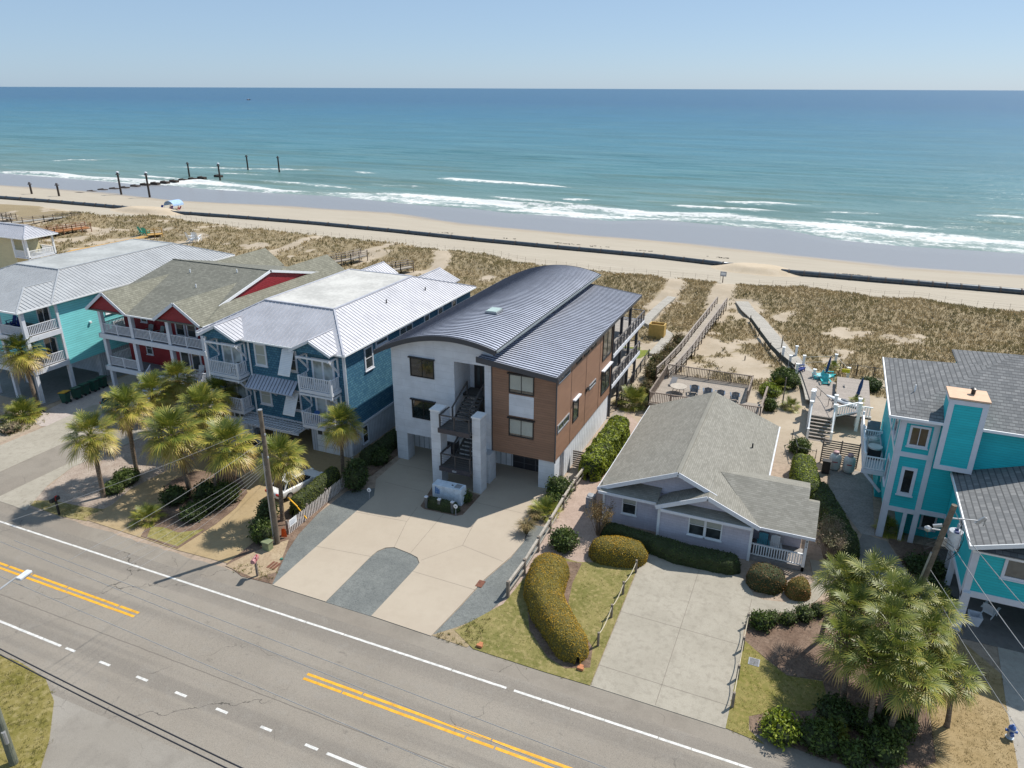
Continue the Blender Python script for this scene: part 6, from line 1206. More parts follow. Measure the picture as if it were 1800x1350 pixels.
# wheelie bins
def bin_(loc,label,lid,rz):
    T_=thing('wheelie_bin',label,'bin',(0,0,0),'wheelie bins beside the turquoise house'); b=MB(); vs=[(-.24,-.24,.05),(.24,-.24,.05),(.24,.24,.05),(-.24,.24,.05),(-.31,-.33,1.0),(.31,-.33,1.0),(.31,.33,1.0),(-.31,.33,1.0)]; b.add(vs,[(0,3,2,1),(4,5,6,7),(0,1,5,4),(1,2,6,5),(2,3,7,6),(3,0,4,7)]); b.build('body',GREEN,T_); b=MB(); b.slab([(-.35,-.37,1.03),(.35,-.37,1.03),(.35,.38,1.12),(-.35,.38,1.12)],.05); b.build('lid',lid,T_); b=MB(); b.tube([(-.3,.42,1.02),(.3,.42,1.02)],.03,8); b.build('handle',BLK,T_)
    for s in(-1,1): b=MB(); b.tube([(s*.2,.24,.13),(s*.28,.24,.13)],.13,12); b.build('wheel',BLK,T_)
    T_.location=loc; T_.rotation_euler=(0,0,rz); T_.scale=(1.15,)*3; return T_
YL=plain('bin_yellow_lid',(.55,.33,.03),.5)
for i,((x_,y_),l_) in enumerate([((-69.0,45.4),'green wheelie bin with a yellow lid, nearest the road'),((-68.95,46.6),'green wheelie bin standing second behind the yellow-lidded one'),((-69.1,47.7),'green wheelie bin third in the row beside the turquoise wall'),((-69.1,48.8),'green wheelie bin fourth in the row beside the turquoise wall'),((-69.2,49.9),'hindmost green wheelie bin with its lid tilted')]): bin_((x_,y_,0),l_,YL if i==0 else GREEN,R(-80+random.uniform(-8,8)))
# ---- cars
CG=glass('car_glass',(.012,.016,.02),.03); TYRE=plain('tyre_rubber',(.02,.02,.02),.8); RIM=plain('wheel_rim',(.4,.4,.42),.3,.8); TL=plain('tail_light',(.35,.01,.015),.25)
def car(label,loc,rz,paint,suv=False,name='parked_car'):
    T_=thing(name,label,'car',(0,0,0)); L=4.7; h=1.72 if suv else 1.43; zb=.95 if suv else .88
    S_=[(-2.35,.62,.45,.72),(-2.25,.80,.3,.86),(-1.9,.88,.25,zb+.02),(-1.2,.9,.22,zb+.04),(0,.91,.22,zb),(.9,.9,.22,zb-.03),(1.7,.86,.25,.80),(2.2,.78,.3,.68),(2.38,.6,.42,.58)]
    V=[];Fs=[]; m=11
    for x,w,z0,z1 in S_:
        for t_,k,z in [(0,.85,z0),(1,1.,z0+.1),(2,1.03,z0+(z1-z0)*.5),(3,1.0,z1-.06),(4,.93,z1),(5,0,z1+.015 if abs(x)>1.8 else z1)]: V.append((x,-w*k,z))
        for t_,k,z in [(4,.93,z1),(3,1.0,z1-.06),(2,1.03,z0+(z1-z0)*.5),(1,1.,z0+.1),(0,.85,z0)]: V.append((x,w*k,z))
    n=len(S_); 
    for i in range(n-1):
        for j in range(m-1): Fs.append((i*m+j,i*m+j+1,(i+1)*m+j+1,(i+1)*m+j))
        Fs.append((i*m+m-1,i*m,(i+1)*m,(i+1)*m+m-1))
    Fs+= [tuple(range(m)),tuple((n-1)*m+j for j in range(m))]
    b=MB(); b.add(V,Fs); bd=b.build('body',paint,T_,smooth=True); sb=bd.modifiers.new('s','SUBSURF'); sb.levels=sb.render_levels=2
    # cabin glass and roof
    rr=-2.1 if suv else -1.75; G_=[(rr,.74,zb),(rr+.45,.62,h-.04),(.35,.62,h-.03),(1.15,.76,zb-.03)]
    b=MB(); vs=[]; 
    for x,w,z in G_: vs+=[(x,-w,z),(x,w,z)]
    b.add(vs,[(0,1,3,2),(2,3,5,4),(4,5,7,6),(0,2,4,6),(1,7,5,3)]); b.build('windows',CG,T_)
    b=MB(); b.slab([(rr+.42,-.62,h),(rr+.42,.62,h),(-.3,.63,h+.04),(.38,.62,h),(.38,-.62,h),(-.3,-.63,h+.04)],.06); 
    for s in(-1,1):
        b.beam((rr,s*.75,zb),(rr+.45,s*.63,h-.03),.08,.08); b.beam((1.15,s*.77,zb-.02),(.35,s*.63,h-.03),.06,.06); b.beam((-.35,s*.78,zb),(-.4,s*.64,h-.03),.07,.07)
    b.build('roof',paint,T_,bevel=.02)
    for x in(-1.42,1.42):
        for s in(-1,1):
            b=MB(); b.tube([(x,s*.7,.34),(x,s*.93,.34)],.34,20); w=b.build('wheel',TYRE,T_); b=MB(); b.tube([(x,s*.931,.34),(x,s*.94,.34)],.21,12); b.build('rim',RIM,w)
    for s in(-1,1):
        b=MB(); b.box(-2.36,-2.2,s*.45,s*.8,.66,.82); b.build('tail_light',TL,T_); b=MB(); b.box(2.2,2.34,s*.45,s*.75,.56,.68); b.build('headlight',glass('headlight',(.5,.5,.5),.1) if 'headlight' not in bpy.data.materials else bpy.data.materials['headlight'],T_); b=MB(); b.box(.75,.95,s*.9,s*1.05,.92,1.04); b.build('mirror',paint,T_)
    b=MB(); b.box(-2.39,-2.3,-.25,.25,.55,.68); b.build('number_plate',TRIMW,T_)
    T_.location=loc; T_.rotation_euler=(0,0,rz); return T_
car('white sedan parked nose to the blue house beside the clipped hedge',(-36.2,40.6,.03),R(80),plain('car_white',(.75,.74,.72),.25,var=.02))
car('silver car parked behind the palm island before the garage',(-43.9,43.6,.03),R(75),plain('car_silver',(.5,.52,.55),.25,.4,var=.02),True)
car('dark green car parked in the sand lane beside the red house',(-62.4,47.2,.03),R(60),plain('car_dark_green',(.01,.07,.055),.3,var=.05),True)
# cushions etc: garden chair builder (adirondack)
def adir(label,loc,rz,mat,group=None,sc=1.,name='garden_chair'):
    T_=thing(name,label,'chair',(0,0,0),group); b=MB()
    for i in range(5): b.slab([(-.27,-.3+i*.115,.38-.03*i),(.27,-.3+i*.115,.38-.03*i),(.27,-.2+i*.115,.355-.03*i),(-.27,-.2+i*.115,.355-.03*i)],.025)
    b.build('seat',mat,T_); b=MB()
    for i in range(5): x=-.24+i*.12; hh=.98+.06*(1-abs(i-2)/2); b.slab([(x-.05,.22,.22),(x+.05,.22,.22),(x+.06,.52,hh),(x-.06,.52,hh)],.03)
    b.build('backrest',mat,T_)
    for s in(-1,1):
        b=MB(); b.slab([(s*.36-.07,-.38,.6),(s*.36+.07,-.38,.6),(s*.36+.05,.4,.57),(s*.36-.05,.4,.57)],.03); b.build('armrest',mat,T_); b=MB(); b.box(s*.33-.025,s*.33+.025,-.34,-.26,0,.57); b.build('leg',mat,T_); b=MB(); b.beam((s*.3,-.3,.36),(s*.3,.45,.05),.04,.1); b.build('leg',mat,T_)
    T_.location=loc; T_.rotation_euler=(0,0,rz); T_.scale=(sc,)*3; return T_
for i,(px,py) in enumerate([(1220,690),(1243,695),(1265,699),(1291,703)]):
    x_,y_=at(px,py,1.05); adir(['leftmost','second from left','third from left','rightmost'][i]+' slate blue adirondack chair on the cottage deck',(x_,y_,.985),R(180+10),SLATE,'blue chairs in a row on the cottage deck',1.15)
def rtable(label,loc,r,h,mat,leg=None,name='round_table',um=None):
    T_=thing(name,label,'table',(0,0,0)); b=MB(); b.cyl(0,0,h-.05,h,r,n=28); b.build('tabletop',mat,T_)
    for k in range(4): a=k*PI/2+.4; b=MB(); b.beam((math.cos(a)*r*.7,math.sin(a)*r*.7,0),(math.cos(a)*r*.6,math.sin(a)*r*.6,h-.05),.06,.06); b.build('leg',leg or mat,T_)
    T_.location=loc; return T_
x_,y_=at(1193,679,1.7); rtable('round pale table on the cottage deck beside four blue chairs',(x_,y_,.985),.85,.75,plain('pale_table',(.42,.37,.31),.7))
x_,y_=at(1183,672,1.3); b=MB(); b.slab([(x_-.3,y_-.5,1.15),(x_+.3,y_-.5,1.15),(x_+.4,y_+.5,1.75),(x_-.2,y_+.5,1.75)],.08); b.box(x_-.3,x_+.3,y_-.5,y_+.4,.99,1.07); tag(b.build('deck_lounger',plain('grey_lounger',(.22,.22,.23),.7)),'grey lounge chair left of the round pale deck table','lounge chair')
# red house porch chairs, carport chairs, balcony chairs
for (x_,y_,z_,rz,m,l_) in [(-62.4,51.2,6.41,.1,plain('grey_green_chair',(.28,.33,.33),.7),'left grey-green chair on the upper red porch'),(-60.9,51.2,6.41,-.1,bpy.data.materials['grey_green_chair'],'right grey-green chair on the upper red porch'),(-56.2,51.2,2.86,.3,TRIMW,'white chair on the lower porch of the red house'),(-54.8,51.0,2.86,-.3,TRIMW,'white chair beside the right end of the lower red porch'),
    (12.6,45.2,.06,2.6,TRIMW,'white armchair by the corner post under the turquoise wing'),(15.3,44.6,.06,2.2,plain('blue_white_chair',(.35,.42,.6),.6),'blue and white armchair at the right edge under the turquoise wing'),(-.1,46.4,.36,.1,TRIMW,'white rocking chair at the right of the cottage porch'),(-.9,46.4,.36,.1,plain('turquoise_porch_chair',(.1,.4,.5),.6),'blue patterned chair behind the cottage porch railing'),
    (-46.9,46.3,3.22,0,BLK,'small black chair on the lower left blue balcony'),(-46.4,46.3,6.52,0,BLK,'small black chair on the upper left blue balcony'),(-38.2,46.25,3.22,.2,BLUEC,'blue folding chair on the lower right blue balcony'),(-76.1,46.4,7.02,0,NAVY,'left navy chair on the upper turquoise porch'),(-74.9,46.2,7.02,.3,NAVY,'right navy chair on the upper turquoise porch')]:
    adir(l_,(x_,y_,z_),rz,m,None,.85 if -49<x_<-37 else 1.)
# plant pot
x_,y_=11.6,43.9; b=MB(); vs=[(-.26,-.26,.06),(.26,-.26,.06),(.26,.26,.06),(-.26,.26,.06),(-.36,-.36,.75),(.36,-.36,.75),(.36,.36,.75),(-.36,.36,.75),(-.3,-.3,.75),(.3,-.3,.75),(.3,.3,.75),(-.3,.3,.75),(-.26,-.26,.4),(.26,-.26,.4),(.26,.26,.4),(-.26,.26,.4)]
b.add([(x_+a,y_+c,z) for a,c,z in vs],[(0,3,2,1),(0,1,5,4),(1,2,6,5),(2,3,7,6),(3,0,4,7),(4,5,9,8),(5,6,10,9),(6,7,11,10),(7,4,8,11),(8,9,13,12),(9,10,14,13),(10,11,15,14),(11,8,12,15),(12,13,14,15)]); tag(b.build('planter_pot',TRIM),'empty square white pot beside the corner post of the turquoise wing','pot')
# propane tanks, slatted screen
for i,(x_,y_) in enumerate([(3.45,61.6),(4.55,61.5)]):
    T_=thing('propane_tank',['left','right'][i]+' white upright propane tank before the slatted screen','gas tank',(x_,y_,0),'twin propane tanks'); b=MB(); b.lathe(x_,y_,[(.3,.05),(.42,.12),(.48,.3),(.48,1.15),(.42,1.35),(.25,1.48),(.22,1.5)],20); b.build('tank',plain('tank_white',(.62,.62,.58),.4,var=.1) if i==0 else bpy.data.materials['tank_white'],T_,smooth=True); b=MB(); b.lathe(x_,y_,[(.2,1.5),(.25,1.56),(.22,1.7),(.05,1.76)],16); b.build('valve_cover',plain('pinkish_cover',(.5,.32,.32),.6) if i==0 else bpy.data.materials['pinkish_cover'],T_); b=MB(); b.lathe(x_,y_,[(.34,0),(.34,.06)],16); b.build('foot_ring',GREYP,T_)
    b=MB(); b.box(x_-.2,x_+.2,y_-.492,y_-.484,.85,.95); b.build('marking',plain('tank_red_print',(.5,.1,.1),.6) if i==0 else bpy.data.materials['tank_red_print'],T_)
F=thing('slatted_screen','brown horizontally slatted screen behind the two propane tanks','screen',(4,62.4,0)); 
for i in range(11): b=MB(); z=.15+i*.2; b.box(2.3,5.2,62.4,62.44,z,z+.11); b.build('slat',WOODD,F)
for x_ in(2.3,3.75,5.15): b=MB(); b.box(x_,x_+.1,62.45,62.55,0,2.35); b.build('post',WOODD,F)
b=MB(); b.box(2.5,3.1,60.4,60.9,.02,1.1); b.box(2.45,3.15,60.35,60.95,1.1,1.2); tag(b.build('storage_bin',BLK,bevel=.03),'dark storage bin left of the propane tanks against the hedge','bin')
# ac unit on side balcony
x_,y_=5.8,57.4; T_=thing('air_conditioner','round-topped air conditioner unit on the turquoise side balcony','air conditioner',(x_,y_,3.62)); b=MB(); b.box(x_-.45,x_+.45,y_-.45,y_+.45,3.66,4.5); b.build('case',BLK,T_,bevel=.04); b=MB(); b.lathe(x_,y_,[(.3,4.5),(.52,4.5),(.52,4.62),(.3,4.62)],22); b.build('top_ring',plain('ac_ring',(.6,.6,.56),.5),T_); b=MB(); b.cyl(x_,y_,4.5,4.56,.3,n=18); b.build('fan',plain('ac_fan',(.05,.12,.2),.5),T_)
x_,y_=5.8,58.9; b=MB(); b.box(x_-.4,x_+.4,y_-.35,y_+.35,3.63,4.5); b.lathe(x_,y_,[(.35,4.5),(.33,4.62),(.15,4.72)],16); tag(b.build('water_softener',plain('pale_unit',(.5,.53,.5),.5)),'pale domed unit behind the air conditioner on the side balcony','utility unit')
T_=thing('gas_grill','covered grey gas grill at the far end of the turquoise side balcony','grill',(5.8,62.,3.62)); b=MB(); b.box(5.35,6.3,61.6,62.2,3.7,4.4); b.build('cabinet',GREYP,T_); b=MB(); b.prism([(61.6,4.42),(62.2,4.42),(62.15,4.7),(61.95,4.82),(61.75,4.72)],5.35,6.3,'x'); b.build('lid',plain('grill_lid',(.2,.22,.24),.35,.5),T_)
# white-post terrace deck on the right
DK2=wood('terrace_board',(.36,.31,.27)); 
D2=thing('terrace_deck','raised terrace deck with white posts between the right-hand boardwalk and the turquoise house','deck',(2.5,74,0)); zt=1.5
b=MB(); b.prism([(.9,69.2),(3.2,69.2),(3.2,73.5),(.9,74.9)],zt-.14,zt,'z'); b.prism([(3.21,70.5),(6.3,70.5),(6.3,81.0),(3.21,81.0)],zt-.14,zt-.001,'z'); b.prism([(.9,74.91),(3.2,73.51),(3.2,81),(1.2,83.5),(-.6,84)],zt-.9,zt-.76,'z'); b.build('floor',DK2,D2)
b=MB()
for x_,y_ in((1.0,69.3),(3.1,69.3),(1.0,72),(3.1,71.8),(5.2,71.8),(5.2,70.6)): b.box(x_-.14,x_+.14,y_-.14,y_+.14,0,zt+1.3); b.box(x_-.18,x_+.18,y_-.18,y_+.18,zt+1.3,zt+1.38)
b.build('post',TRIMW,D2); b=MB(); b.box(.86,.9,69.2,72.6,.2,zt-.15); b.box(.9,1.3,72.5,73.2,.3,zt+1.2); b.build('skirting',TRIM,D2)
b=MB(); railing(b,(3.1,69.4,zt),(5.2,71.6,zt),1.05,.3,bw=.09,rail=.1); railing(b,(5.2,70.6,zt),(6.3,70.6,zt),1.05,.2,bw=.07,rail=.1); b.build('railing',TRIMW,D2)
b=MB()
for i in range(7): b.box(1.1,3.0,69.15-.33*(i+1),69.15-.33*i,zt-.21*(i+1)-.05,zt-.21*(i+1)); 
b.build('stair',DK2,D2); b=MB(); 
for x_ in(1.05,3.05): b.beam((x_,69.2,zt+1.05),(x_,66.9,.95),.12,.08); b.box(x_-.1,x_+.1,66.8,67.,0,1.1)
b.build('stair_railing',TRIMW,D2)
b=MB()
for k in range(8): z=.1+k*.17; b.box(1.0,3.1,66.6,66.64,z,z+.1) if 0 else None
def umbrella(label,loc,h,mat,r=.19):
    T_=thing('closed_umbrella',label,'umbrella',(0,0,0)); b=MB(); b.cyl(0,0,0,h,.03,n=8); b.build('pole',STEEL,T_); b=MB(); b.lathe(0,0,[(.06,h*.33),(r,h*.42),(r*.8,h*.5),(r*.95,h*.7),(r*.6,h*.9),(.03,h+.05)],12); b.build('canopy',mat,T_); b=MB(); b.cyl(0,0,0,.08,.3,n=14); b.build('base',GREYP,T_); T_.location=loc; T_.rotation_euler=(R(4),R(6),0); return T_
x_,y_=at(1504,700,1.2); umbrella('dark blue closed umbrella through the far round terrace table',(x_,y_,.5),3.0,plain('deep_blue_canvas',(.01,.05,.16),.8)); t0x,t0y=x_,y_
x_,y_=at(1508,679,1.5) if 0 else at(1504,703,1.0); 
b=0; x2,y2=at(1512,700,1.2)
xu,yu=at(1448,658,1.2); 
T_=umbrella('slim navy closed umbrella over the aqua table at the boardwalk end',(*at(1449,664,.7),.4),2.9,plain('slim_navy_canvas',(.01,.05,.16),.8),.15)
T_=rtable('aqua round table with chairs at the boardwalk end',(*at(1448,662,1.),.45),.75,.72,plain('aqua_table',(.25,.55,.58),.5)); 
for i,(px,py,rz,l_) in enumerate([(1435,668,-1.3,'left aqua chair at the aqua table'),(1458,665,1.8,'right aqua chair behind the aqua table'),(1450,678,.2,'near aqua chair in front of the aqua table')]): adir(l_,(*at(px,py,.5),.45),R(0)+rz+PI*.0,AQUA,None,1.2)
for px,py,l_,m in [(1492,690,'white lounge chair with tall back beside the blue umbrella',TRIMW),(1408,648,'dark blue chair at the boardwalk bench',NAVY),(1475,720,'white chair on the terrace by the stair',TRIMW)]: adir(l_,(*at(px,py,.9),.6),R(100),m,None,1.1)
for i,(px,py,l_) in enumerate([(1503,697,'left blue cushioned lounger beside the blue umbrella'),(1517,703,'right blue cushioned lounger beside the blue umbrella')]):
    x_,y_=at(px,py,.9); T_=thing('sun_lounger',l_,'sun lounger',(x_,y_,.6)); b=MB(); b.box(x_-.35,x_+.35,y_-.9,y_+.6,.75,.85); b.build('frame',TRIMW,T_); b=MB(); b.box(x_-.33,x_+.33,y_-.88,y_+.2,.855,.95); b.slab([(x_-.33,y_+.2,.95),(x_+.33,y_+.2,.95),(x_+.33,y_+.75,1.35),(x_-.33,y_+.75,1.35)],.1); b.build('cushion',BLUEC,T_)
    for sx in(-.3,.3):
        for sy in(-.8,.5): b=MB(); b.box(x_+sx-.03,x_+sx+.03,y_+sy-.03,y_+sy+.03,.5,.749); b.build('leg',TRIMW,T_)
x_,y_=at(1485,708,1.6); T_=thing('kayak','long white kayak resting on the railing of the right-hand terrace','kayak',(x_,y_,1.4)); b=MB(); d=Vector((1.0,-.62,0)).normalized(); pr=[(-2.1,.03),(-1.6,.2),(-.8,.34),(0,.38),(.8,.34),(1.6,.2),(2.1,.03)]
vs=[];fs=[]
for s_,w in pr:
    c_=Vector((x_,y_,1.65))+d*s_; n_=Vector((-d.y,d.x,0)); up_=.1*(abs(s_)/2.1)**2
    for k in range(8): a=2*PI*k/8; vs.append(tuple(c_+n_*w*math.cos(a)+Vector((0,0,w*.5*math.sin(a)+up_))))
for i in range(6):
    for k in range(8): fs.append((i*8+k,i*8+(k+1)%8,(i+1)*8+(k+1)%8,(i+1)*8+k))
fs+=[tuple(range(8)),tuple(48+k for k in range(8))]; b.add(vs,fs); b.build('hull',TRIMW,T_,smooth=True); b=MB(); b.tube([tuple(Vector((x_,y_,1.80))+d*s_) for s_ in(-.4,0,.4)],[.12,.2,.12],8); b.build('cockpit',GREYP,T_)
F=thing('metal_fence','thin black metal fence round the terrace of the turquoise house','fence',(4,80,0)); pts=[(-.2,78.5,.7),(.6,75.5,.7),(1.3,72.5,1.5)]
b=MB()
fp=[(*at(1432,700,.7),.7),(*at(1448,715,.9),.9),(*at(1466,737,1.2),1.2),(*at(1500,690,.6),.6)]
for p_,q_ in zip(fp[:2],fp[1:3]): railing(b,p_,q_,1.3,1.2,rail=.04,bw=.05)
b.build('panel',BLK,F); b=MB(); railing(b,(3.5,85.5,.2),(10.5,85.5,.2),1.3,.3,rail=.04,bw=.03,post=1.7); b.build('panel',BLK,F)
# black gate rail on sand
F=thing('metal_gate','thin black metal hand gate on the sand by the clipped hedge','gate',(1.2,64,0)); b=MB()
for p_,q_ in(((-.2,65.5),(.4,62.0)),((.4,62.),(1.9,61.8))): railing(b,(*p_,0),(*q_,0),1.3,0,rail=.04,mid=(.3,.7)); b.beam((*p_,0),(*p_,1.35),.05,.05)
b.beam((1.9,61.8,0),(1.9,61.8,1.5),.05,.05); b.build('frame',BLK,F)
for (px,py),l_,h in(((1375,712),'thin wooden post on the sand beyond the cottage',3.2),((1373,615),'wooden post at the head of the right-hand boardwalk',2.),((1309,635),'short post in the dune between the boardwalks',.9)):
    x_,y_=at(px,py,.2); b=MB(); b.cyl(x_,y_,0,h,.07,.06,8); tag(b.build('post',WOODD),l_,'post')
b=MB(); x_,y_=at(1487,652,1.4); b.box(x_-.4,x_+.4,y_-.04,y_+.04,1.2,1.6); tag(b.build('yellow_sign',plain('yellow_board',(.75,.6,.03),.5)),'small yellow board hung on the terrace railing','sign')
b=MB(); x_,y_=-1.0,56.; b.box(-1.29,-.5,55.2,55.9,.0,1.0); tag(b.build('storage_box',TRIMW,bevel=.03),'white box standing against the right wall of the cottage','box')
b=MB(); b.box(-14.0,-13.4,47.2,48.0,.02,.95); b.lathe(-13.7,47.6,[(.33,.95),(.3,1.02),(.05,1.06)],12); tag(b.build('air_conditioner',GREYP),'grey air conditioner unit at the left corner of the cottage','air conditioner')
F=thing('wooden_gate','small slatted gate between the brown house and the bright hedge','gate',(-16.5,53,0))
for i in range(8): b=MB(); z=.1+i*.2; b.box(-17.05,-16.0,53.,53.04,z,z+.14); b.build('slat',WOODD,F)
# yellow planter behind house
x_,y_=-18.3,90.2; T_=thing('planter_box','tall ochre square planter box beside the bend of the grey path','planter',(x_,y_,0)); b=MB(); 
for a0,a1,c0,c1 in((-1.0,1.0,-.65,-.5),(-1.0,1.0,.5,.65),(-1.,-.85,-.5,.5),(.85,1.,-.5,.5)): b.box(x_+a0,x_+a1,y_+c0,y_+c1,.1,2.1)
b.build('wall',plain('ochre_paint',(.48,.31,.085),.7),T_); b=MB(); b.box(x_-.85,x_+.85,y_-.5,y_+.5,.2,1.6); b.build('soil',plain('planter_soil',(.16,.08,.04),.9),T_)
x_,y_=-29.5,82; 
F=thing('metal_fence','black rail fence with bicycles side behind the brown house','fence',(-17.2,75,0)); F['label']='thin dark fence along the side path behind the brown house'; b=MB(); railing(b,(-16.9,66,.05),(-17.4,82,.1),1.2,.5,rail=.05,bw=.03,post=2.2); b.build('panel',BLK,F)
def bike(label,loc,rz):
    T_=thing('bicycle',label,'bicycle',(0,0,0),'bicycles under the rear deck')
    for x in(-.52,.52): b=MB(); ring=[(x+.33*math.cos(a),0,.34+.33*math.sin(a)) for a in np.linspace(0,2*PI,17)]; b.tube(ring,.022,6,cap=False); b.build('wheel',TYRE,T_)
    b=MB(); 
    for p_,q_ in(((-.52,0,.34),(-.15,0,.75)),((-.15,0,.75),(.38,0,.78)),((-.1,0,.3),(.38,0,.75)),((-.52,0,.34),(-.1,0,.3)),((-.1,0,.3),(-.18,0,.9)),((.52,0,.34),(.36,0,.95))): b.tube([p_,q_],.02,6)
    b.build('frame',plain('bike_white',(.6,.62,.65),.4) if 'bike_white' not in bpy.data.materials else bpy.data.materials['bike_white'],T_); b=MB(); b.box(-.3,-.06,-.06,.06,.9,.95); b.build('saddle',BLK,T_); b=MB(); b.tube([(.34,-.25,.98),(.36,0,.95),(.34,.25,.98)],.016,6); b.build('handlebar',BLK,T_); T_.location=loc; T_.rotation_euler=(0,0,rz); T_.scale=(1.15,)*3
bike('nearer of two white bicycles leaning by the dark side fence',(-17.45,72.2,.05),R(80)); bike('further of two white bicycles leaning by the dark side fence',(-17.5,74.6,.05),R(95))
# ================================================================ boardwalks, beach things
BW_=wood('boardwalk_plank',(.40,.35,.29),plank=.3); BWG=wood('grey_boardwalk_plank',(.42,.39,.34),plank=.3); ORW=wood('new_orange_board',(.42,.17,.05),plank=.3); YEW=wood('new_yellow_board',(.55,.33,.10),plank=.3)
GRAILW=plain('grey_rail_wood',(.33,.28,.24),.85,var=.3,vs=4); DPOST=plain('dark_post_wood',(.14,.10,.075),.9,var=.3,vs=4)
def boardwalk(label,pts,w,z,rail=(1,1),mat=BW_,rm=GRAILW,pm=DPOST,h=1.05,st=2.,name='boardwalk',zs=None,mid=(.35,.7)):
    T_=thing(name,label,'boardwalk',(*pts[0],0)); n=len(pts); P_=[Vector((p[0],p[1],(zs[i] if zs else z))) for i,p in enumerate(pts)]; b=MB(); L_=[];R_=[]
    for i,p in enumerate(P_):
        d=(P_[min(i+1,n-1)]-P_[max(i-1,0)]); d.z=0; d.normalize(); nn=Vector((-d.y,d.x,0)); L_.append(p+nn*w/2); R_.append(p-nn*w/2)
    for i in range(n-1): b.slab([L_[i],R_[i],R_[i+1],L_[i+1]],.14)
    b.build('walkway',mat,T_)
    for side,on in((L_,rail[0]),(R_,rail[1])):
        if not on: continue
        b=MB(); pb=MB()
        for p,q in zip(side,side[1:]):
            b.beam(p+Vector((0,0,h)),q+Vector((0,0,h)),.16,.05)
            for k in mid: b.beam(p+Vector((0,0,k)),q+Vector((0,0,k)),.04,.12)
            m=max(1,round((q-p).length/st))
            for j in range(m+1): a=p.lerp(q,j/m); pb.box(a.x-.06,a.x+.06,a.y-.06,a.y+.06,hz(a.x,a.y)-.3,a.z+h)
        b.build('rail',rm,T_); pb.build('post',pm,T_)
    return T_
c1=[(-14.2,74.6),(-13.9,77.2),(-13.4,84),(-13.2,92),(-12.9,99),(-12.6,106.5)]
boardwalk('long railed boardwalk from the cottage deck straight through the dunes to the beach',c1,1.35,.9,(1,1),mid=(.3,.55,.8),zs=[.95,.95,.95,.95,1.0,1.1])
c2=[(*at(1532-0,0,0),) ] if 0 else [(1.4,75.4),(1.0,78.6),(.0,84),(-1.5,87.5),(-3.0,91.2),(-5,97),(-7.3,103.5),(-8.9,107),(-10.3,111.2)]
boardwalk('broad boardwalk on the right leading from the terrace to the beach',c2,1.9,.5,(0,0),BWG,zs=[.6,.6,.55,.5,.5,.5,.5,.55,.6])
F=thing('sand_fence','leaning dark netting fence along the left edge of the right-hand boardwalk','fence',(-4,90,0)); b=MB(); pb=MB(); fp=[(-1.2,84.2),(-3.0,87.5),(-4.4,90.8),(-6.3,96.5),(-8.0,101.8)]
for p_,q_ in zip(fp,fp[1:]): b.beam((*p_,.75),(*q_,.75),.03,.6); 
b.build('netting',plain('dark_netting',(.06,.075,.07),.9,var=.3),F)
for p_ in fp: pb=MB(); pb.box(p_[0]-.06,p_[0]+.06,p_[1]-.06,p_[1]+.06,-.2,1.25); pb.build('post',DPOST,F)
F=thing('white_post_railing','white-posted rope railing beside the far end of the right-hand boardwalk','railing',(0,86,0)); wp=[at(1376,625,.6),at(1388,640,.6),at(1400,655,.6),at(1412,640,.6),at(1399,623,.6),at(1468,638,.6),at(1490,662,.6),at(1430,665,.6)]
for x_,y_ in wp: b=MB(); b.box(x_-.14,x_+.14,y_-.14,y_+.14,0,1.6); b.box(x_-.18,x_+.18,y_-.18,y_+.18,1.6,1.68); b.build('post',TRIMW,F)
b=MB()
for i,j in((0,1),(1,2),(3,5),(5,6)):
    for z in(.8,1.45): b.beam((*wp[i],z),(*wp[j],z),.03,.04)
b.build('rope',plain('white_rope',(.6,.58,.52),.8),F)
# grey paths behind the brown house
def pathsheet(name,pts,w,z,mat):
    b=MB(); P_=[Vector((*p,z)) for p in pts]; n=len(P_); L_=[];R_=[]
    for i,p in enumerate(P_): d=(P_[min(i+1,n-1)]-P_[max(i-1,0)]).normalized(); nn=Vector((-d.y,d.x,0)); L_.append(p+nn*w/2); R_.append(p-nn*w/2)
    for i in range(n-1): b.slab([L_[i],R_[i],R_[i+1],L_[i+1]],.5)
    return tag(b.build(name,mat),kind='structure')
pathsheet('path',[(-17.1,83),(-16.9,88.5),(-17.0,91.6)],1.2,.5,BWG); pathsheet('path.001',[(-17.0,91.4),(-21.5,96.5)],1.3,.505,BWG); pathsheet('path.002',[(-21.2,96.),(-21.0,103),(-20.5,110)],1.3,.51,BWG)
# stub walks behind the blue house
boardwalk('left one of the two short railed dune stairs behind the blue house',[at(580,462,1.),at(612,455,1.2),at(640,447,1.3)],1.6,1.2,(1,1),BW_); boardwalk('right one of the two short railed dune stairs behind the blue house',[at(672,478,1.),at(700,472,1.2),at(722,467,1.3)],1.6,1.2,(1,1),BW_)
boardwalk('long new yellow-wood boardwalk behind the left grey metal roof',[(-116,70),(*at(130,440,.8),),at(210,425,.8),at(255,415,.8)],1.6,.8,(0,0),YEW)
boardwalk('short yellow-wood platform with rails at the end of the yellow boardwalk',[at(258,412,.8),at(285,410,.8)],2.2,.8,(1,1),YEW,YEW,YEW)
boardwalk('orange stained boardwalk left, beside the white gazebo',[at(48,415,.8),at(90,408,.9),at(122,403,1.),at(155,399,1.)],3.2,1.,(1,1),ORW,plain('orange_rail',(.28,.12,.05),.8),plain('orange_post',(.20,.08,.04),.8))
boardwalk('grey boardwalk behind the gazebo running into the dunes at far left',[at(-60,396,1.),at(20,391,1.),at(75,385,1.),at(140,380,.8)],2.,1.,(0,1),BWG)
boardwalk('dark railed ramp at the far left edge of the dunes',[at(-40,383,1.),at(8,382,1.),at(24,387,.6)],1.5,1.,(1,1),BWG)
